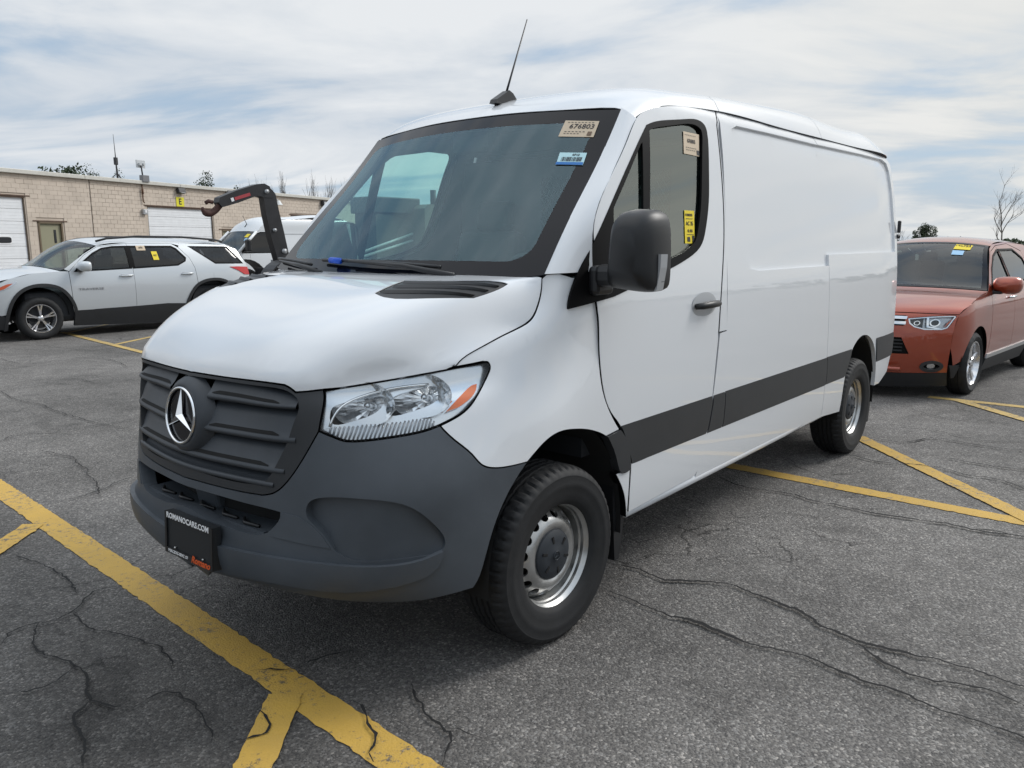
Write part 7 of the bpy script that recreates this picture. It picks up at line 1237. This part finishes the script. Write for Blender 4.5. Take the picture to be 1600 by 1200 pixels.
    panel('glass_border', B.T, np.array([(u0,-V2),(u1,-V2),(u1,V2),(u0,V2)]), frit, ws, holes=[np.array([(u0+.05,-V2+.06),(u1-.05,-V2+.05),(u1-.05,V2-.05),(u0+.05,V2-.06)])], out=(.6,0,.8), off=.002, depth=.004, mirror=False)
    B.top('roof', 9.57, 12.9); B.top('rear_glass', 12.95, 14, darkglass, out=(-1,0,.4), dv=.08); B.top('tailgate', 14.0, 16, out=(-1,0,0))
    for s in (1,):
        st = panel('sticker', B.T, np.array([(u(8.75),.36),(u(9.15),.37),(u(9.15),.58),(u(8.75),.56)]), papery, ws, out=(.6,0,.8), off=.006, rim=False, mirror=False); c = B.T([(u(8.95), .465)])[0]; text('print', '676794', .055, frame_at(c+np.array([.006,0,.008]), (.62,.1,.78)), ink, st, bold=.001)
        st = panel('sticker', B.T, np.array([(u(8.45),.36),(u(8.68),.36),(u(8.68),.50),(u(8.45),.49)]), mat('pale_blue_paper', (.35,.58,.80), .5), ws, out=(.6,0,.8), off=.006, rim=False, mirror=False)
    mb = MB(); mb.tube([(-.36,.55,1.105),(-.34,.1,1.15),(-.36,-.30,1.155)], .010, 6); mb.build('wiper', blackp, r)
    mirror_pod(r, -.62, .83, 1.14, copper, 1.05)
    for s in (1, -1):
        for x, z, dd in ((-1.30,.98,d1), (-2.36,1.0,d2)): y = float(B.Y(np.array([x]), np.array([z]))[0]); mb = MB(); mb.tube([(x+.1, s*y, z), (x+.06, s*(y+.035), z), (x-.06, s*(y+.035), z+.005), (x-.1, s*y, z+.005)], .014, 8); mb.build('door_handle', chrome, dd[0 if s > 0 else 1])
    mb = MB(); mb.box((-1.4,0,.50),(3.6,1.5,.5),None,.1); mb.box((-1.9,0,.9),(2.6,1.5,.4),None,.08); mb.prism([(-.45,1.09),(-.95,1.0),(-.95,.8),(-.2,.8)], 1.4, (0,1,0)); mb.build('cabin_tub', interior, r)
    for x in (-1.3,-2.2):
        for y in (.36,-.36): mb = MB(); mb.box((x,y,1.12),(.15,.46,.5),Matrix.Rotation(R(-12),3,'Y'),.05); mb.box((x-.08,y,1.41),(.09,.24,.15),None,.04); mb.build('seat', interior, r)
    for x in (0, -2.67):
        for s in (1, -1): alloy_wheel(r, x, s*.775, s, .338, .235, 5, False, .215)
        for s in (1, -1):
            mb = MB(); n = 16; V_ = []
            for k in range(n+1): an = math.pi*k/n; V_ += [(x+.40*math.cos(an), s*.86, .34+.41*math.sin(an)), (x+.40*math.cos(an), s*.45, .34+.41*math.sin(an))]
            V_.append((x, s*.45, .34)); mb.add(V_, [(2*i, 2*i+1, 2*i+3, 2*i+2) for i in range(n)]+[(2*i+1, 2*n+2, 2*i+3) for i in range(n)], True); mb.build('arch_liner', void, r)
copper_suv()
# ---- far white high-roof van
def far_van():
    r = empty('panel_van', (-12.60,-23.05,0), 0, 'distant white high-roof panel van behind the black hook boom', 'van')
    B = Body(r, [(.2,.90),(.5,.98),(.9,1.0),(1.3,.985),(1.7,.94),(2.1,.90),(2.45,.86),(2.56,.80)], (.1,.42,-4.5,.1),
      [(.98,.25,.55,.28),(1.0,.60,.60,.60),(.98,.95,.56,.92),(.80,1.13,.42,1.05),(.20,1.30,.06,1.25),(-.08,1.36,-.10,1.32),(-.48,1.76,-.52,1.72),(-.80,2.08,-.86,2.04),(-1.02,2.34,-1.10,2.28),(-1.35,2.54,-1.45,2.44),(-2.2,2.60,-2.2,2.50),(-4.8,2.60,-4.8,2.50),(-4.95,2.55,-4.92,2.45),(-5.0,1.2,-4.97,1.2),(-4.95,.4,-4.95,.4)], vanwhite)
    af = resmooth([(.48,.25),(.46,.50),(.36,.74),(.18,.88),(0,.92),(-.20,.87),(-.38,.74),(-.47,.50),(-.48,.3)], 3).tolist(); ar = [(x-3.8, z) for x, z in af]
    w1 = [(-.20,1.34),(-.24,1.42),(-.58,1.76),(-.86,1.98),(-1.0,2.02),(-1.42,2.02),(-1.42,1.34)]
    B.side('fender', [(.60,.60),(.56,.92),(.42,1.05),(.06,1.25),(-.10,1.32),(-.17,1.36),(-.48,1.3),(-.50,.6),(-.48,.32)]+af[::-1][1:-1]+[(.48,.25),(.55,.28)])
    d = B.side('door', [(-.50,.34),(-.49,1.28),(-.17,1.365),(-.52,1.70),(-.84,2.03),(-1.0,2.10),(-1.50,2.10),(-1.52,.34)], holes=[w1]); B.side('window', w1, darkglass, d, off=-.006, rim=False); B.side('window_trim', shrink(w1, -.03), seal, d, holes=[shrink(w1, .004)], off=.003)
    B.side('cargo_side', [(-1.53,.34),(-1.508,2.105),(-1.0,2.105),(-.86,2.05),(-1.10,2.28),(-1.45,2.44),(-2.2,2.50),(-4.8,2.50),(-4.92,2.45),(-4.97,1.2),(-4.95,.4)]+ar[::-1]+[(-3.3,.34)])
    B.side('trim_strip', [(-1.55,.62),(-1.55,.80),(-3.3,.80),(-3.3,.62)], trimp, off=.012); B.side('pressed_line', [(-1.7,1.96),(-1.7,1.99),(-4.7,1.99),(-4.7,1.96)], galv, off=.004)
    B.top('bumper', 0, 2.0, greyp, out=FWD); B.top('grille', 2.02, 2.9, blackp, out=FWD); B.top('hood', 2.92, 4.9); w = B.top('windshield', 5.0, 7.0, winglass, out=(.7,0,.6), dv=.05); B.top('roof', 7.02, 11.9); B.top('rear_door', 11.92, 14, out=(-1,0,0))
    for s in (1, -1):
        mb = MB(); mb.tube([(-.055, s*.96, 1.34), (-.50, s*.93, 1.75), (-.84, s*.905, 2.06)], .05, 8); mb.build('windshield_pillar', vanwhite, r)
    u = lambda i: float(np.interp(i, range(len(B.T.uk)), B.T.uk)); panel('sticker', B.T, np.array([(u(6.35),.48),(u(6.72),.50),(u(6.72),.70),(u(6.35),.68)]), papery, w, out=(.7,0,.6), off=.006, rim=False, mirror=False); panel('sticker', B.T, np.array([(u(6.0),.60),(u(6.25),.60),(u(6.25),.74),(u(6.0),.74)]), mat('pale_blue_paper', (.35,.58,.80), .5), w, out=(.7,0,.6), off=.006, rim=False, mirror=False)
    mb = MB(); mb.box((-1.0,0,.75),(2.4,1.7,.9),None,.05); mb.box((-1.62,0,1.5),(.06,1.75,1.8)); mb.build('cab_inside', interior, r)
    for k in range(7): y = -.75+.25*k; mb = MB(); mb.box((-1.33-.05*abs(k-3), y, 2.50-.02*abs(k-3)), (.08,.10,.05), None, .015); mb.build('marker_lamp', mat('marker_shell', (.6,.6,.6), .3), r)
    mb = MB(); mb.tube([(-.93,.05,2.22),(-1.0,.05,2.34),(-.86,.05,2.62)], [.03,.012,.008], 6); mb.build('antenna', blackp, r)
    for s in (1, -1):
        p = empty('door_mirror'); p.parent = r; mb = MB(); mb.box((-.30, s*1.20, 1.58), (.16,.22,.42), None, .05); mb.build('mirror_shell', blackp, p); mb = MB(); mb.box((-.30, s*1.04, 1.42), (.08,.24,.06)); mb.build('mirror_arm', blackp, p)
        for x in (0, -3.8): lathe('tyre', [(.2,-.1),(.36,-.11),(.37,-.08),(.37,.08),(.36,.11),(.22,.10),(.20,.06),(0,.05)], rubber, r, 40, c=(x, s*.88, .37))
far_van()
# ---- hook-lift truck, seen between the vans and through the cab of the white van
def hook_truck():
    r = empty('hook_truck', (-8.5,-14.0,0), 0, 'black hook-lift truck boom raised between the silver SUV and the white van', 'truck')
    blk = mat('black_truck_steel', (.018,.018,.020), .45, noise=.3, nscale=5); rust = mat('rusty_hook', (.055,.022,.016), .75, noise=.4, nscale=12)
    mb = MB(); mb.prism([(-.62,1.05),(-.28,1.08),(-.10,1.75),(.01,2.3),(.06,2.72),(-.02,2.86),(-.14,2.92),(-.27,2.80),(-.33,2.45),(-.45,1.9)], .22, (0,1,0)); st = mb.build('boom_mast', blk, r)
    mb = MB(); mb.prism([(-.20,2.70),(-.12,2.96),(.02,3.02),(.20,3.0),(.75,2.83),(1.18,2.66),(1.22,2.55),(1.14,2.44),(.72,2.56),(.22,2.74),(.05,2.70)], .24, (0,1,0)); bo = mb.build('boom_jib', blk, r)
    mb = MB(); hp = resmooth([(1.14,2.55),(1.28,2.50),(1.40,2.40),(1.46,2.33),(1.43,2.26),(1.36,2.28)], 5); mb.tube([(1.30,0,2.55),(1.40,0,2.57),(1.47,0,2.53)], .045, 8)
    mb.tube([(x, 0, z-.03) for x, z in resmooth([(1.10,2.56),(1.20,2.45),(1.32,2.36),(1.44,2.33),(1.53,2.38),(1.55,2.47)], 4)], [.075]*16+[.06,.05,.045,.04,.02], 8); mb.build('lifting_hook', rust, bo)
    mb = MB(); mb.box((.62,.125,2.70),(.42,.012,.07),Matrix.Rotation(R(17),3,'Y')); mb.build('decal', mat('red_decal', (.40,.05,.06), .5), bo); mb = MB(); mb.box((.88,.125,2.62),(.07,.012,.08),Matrix.Rotation(R(17),3,'Y')); mb.build('decal', whitei, bo)
    for x, z, q in ((-.02,2.84,.05), (-.18,1.95,.04), (-.42,1.45,.06)):
        mb = MB(); mb.tube([(x,-.16,z),(x,.16,z)], q, 12); mb.build('pivot_pin', galv, st)
    mb = MB(); mb.tube([(-.55,.0,1.0),(-.42,.0,1.5),(-.34,0,1.75)], [.09,.09,.05], 10); mb.build('lift_cylinder', galv, r)
    mb = MB()
    for y in (.45,-.45): mb.box((-3.3, y, .92), (6.6,.16,.26))
    for x in (-.6,-2,-3.4,-5): mb.box((x,0,.92),(.14,.8,.2))
    mb.build('chassis_rail', blk, r)
    mb = MB(); mb.box((-2.0,0,1.17),(3.2,.9,.14)); mb.build('hook_frame', mat('truck_grey', (.30,.31,.32), .5), r)
    # cab far to the right, dark tool box, rails, exhaust
    cabm = mat('cab_brown_grey', (.17,.15,.13), .5); cb = empty('truck_cab'); cb.parent = r
    mb = MB(); mb.prism([(-4.20,.85),(-4.20,2.55),(-4.35,2.66),(-5.75,2.66),(-5.95,2.55),(-6.35,1.75),(-6.45,.85)], 2.2, (0,1,0)); mb.build('cab_shell', cabm, cb)
    for s in (1, -1): mb = MB(); mb.prism([(-4.75,1.72),(-4.75,2.38),(-5.65,2.38),(-5.98,1.72)], .02, (0,1,0), (0,s*1.105,0)); mb.build('cab_window', mat('dark_pane', (.02,.022,.026), .1), cb)
    mb = MB(); mb.box((-3.62,.2,2.62),(1.7,.9,.42),None,.03); mb.build('tool_box', mat('blue_black', (.05,.055,.062), .5), r)
    for x in (-2.9,-4.3): mb = MB(); mb.box((x,.2,1.75),(.12,.7,1.35)); mb.build('box_post', blk, r)
    for z0, z1 in ((1.42,1.88),(1.30,1.70)): mb = MB(); mb.tube([(-2.4,.7,z0),(-4.1,.7,z1)], .035, 8); mb.build('ladder_rail', mat('pale_steel', (.6,.61,.6), .4), r)
    mb = MB(); mb.tube([(-5.0,.62,2.5),(-5.0,.62,3.08)], .085, 10); mb.build('exhaust_stack', gun, r)
    for x in (.12,-1.25,-5.35):
        for s in (1, -1):
            w = lathe('tyre', [(.28,-.15),(.48,-.16),(.52,-.12),(.52,.12),(.48,.16),(.30,.15),(.28,.10)], rubber, r, 40, c=(x, s*.92, .52)); lathe('wheel_rim', [(0,.06),(.14,.07),(.16,.03),(.26,.02),(.29,.12)], mat('truck_rim', (.5,.5,.5), .5), w, 28, c=(x, s*.92, .52))
    for s in (1, -1):
        mb = MB(); V = []; n = 14
        for k in range(n+1): a = R(10+160*k/n); V += [(.12+.62*math.cos(a), s*1.12, .60+.66*math.sin(a)), (.12+.62*math.cos(a), s*.70, .60+.66*math.sin(a)), (.12+.59*math.cos(a), s*1.12, .60+.63*math.sin(a)), (.12+.59*math.cos(a), s*.70, .60+.63*math.sin(a))]
        F = []
        for i in range(n): b = 4*i; F += [(b,b+1,b+5,b+4),(b+2,b+6,b+7,b+3),(b,b+4,b+6,b+2),(b+1,b+3,b+7,b+5)]
        mb.add(V, F); mb.build('mud_guard', blk, r)
hook_truck()
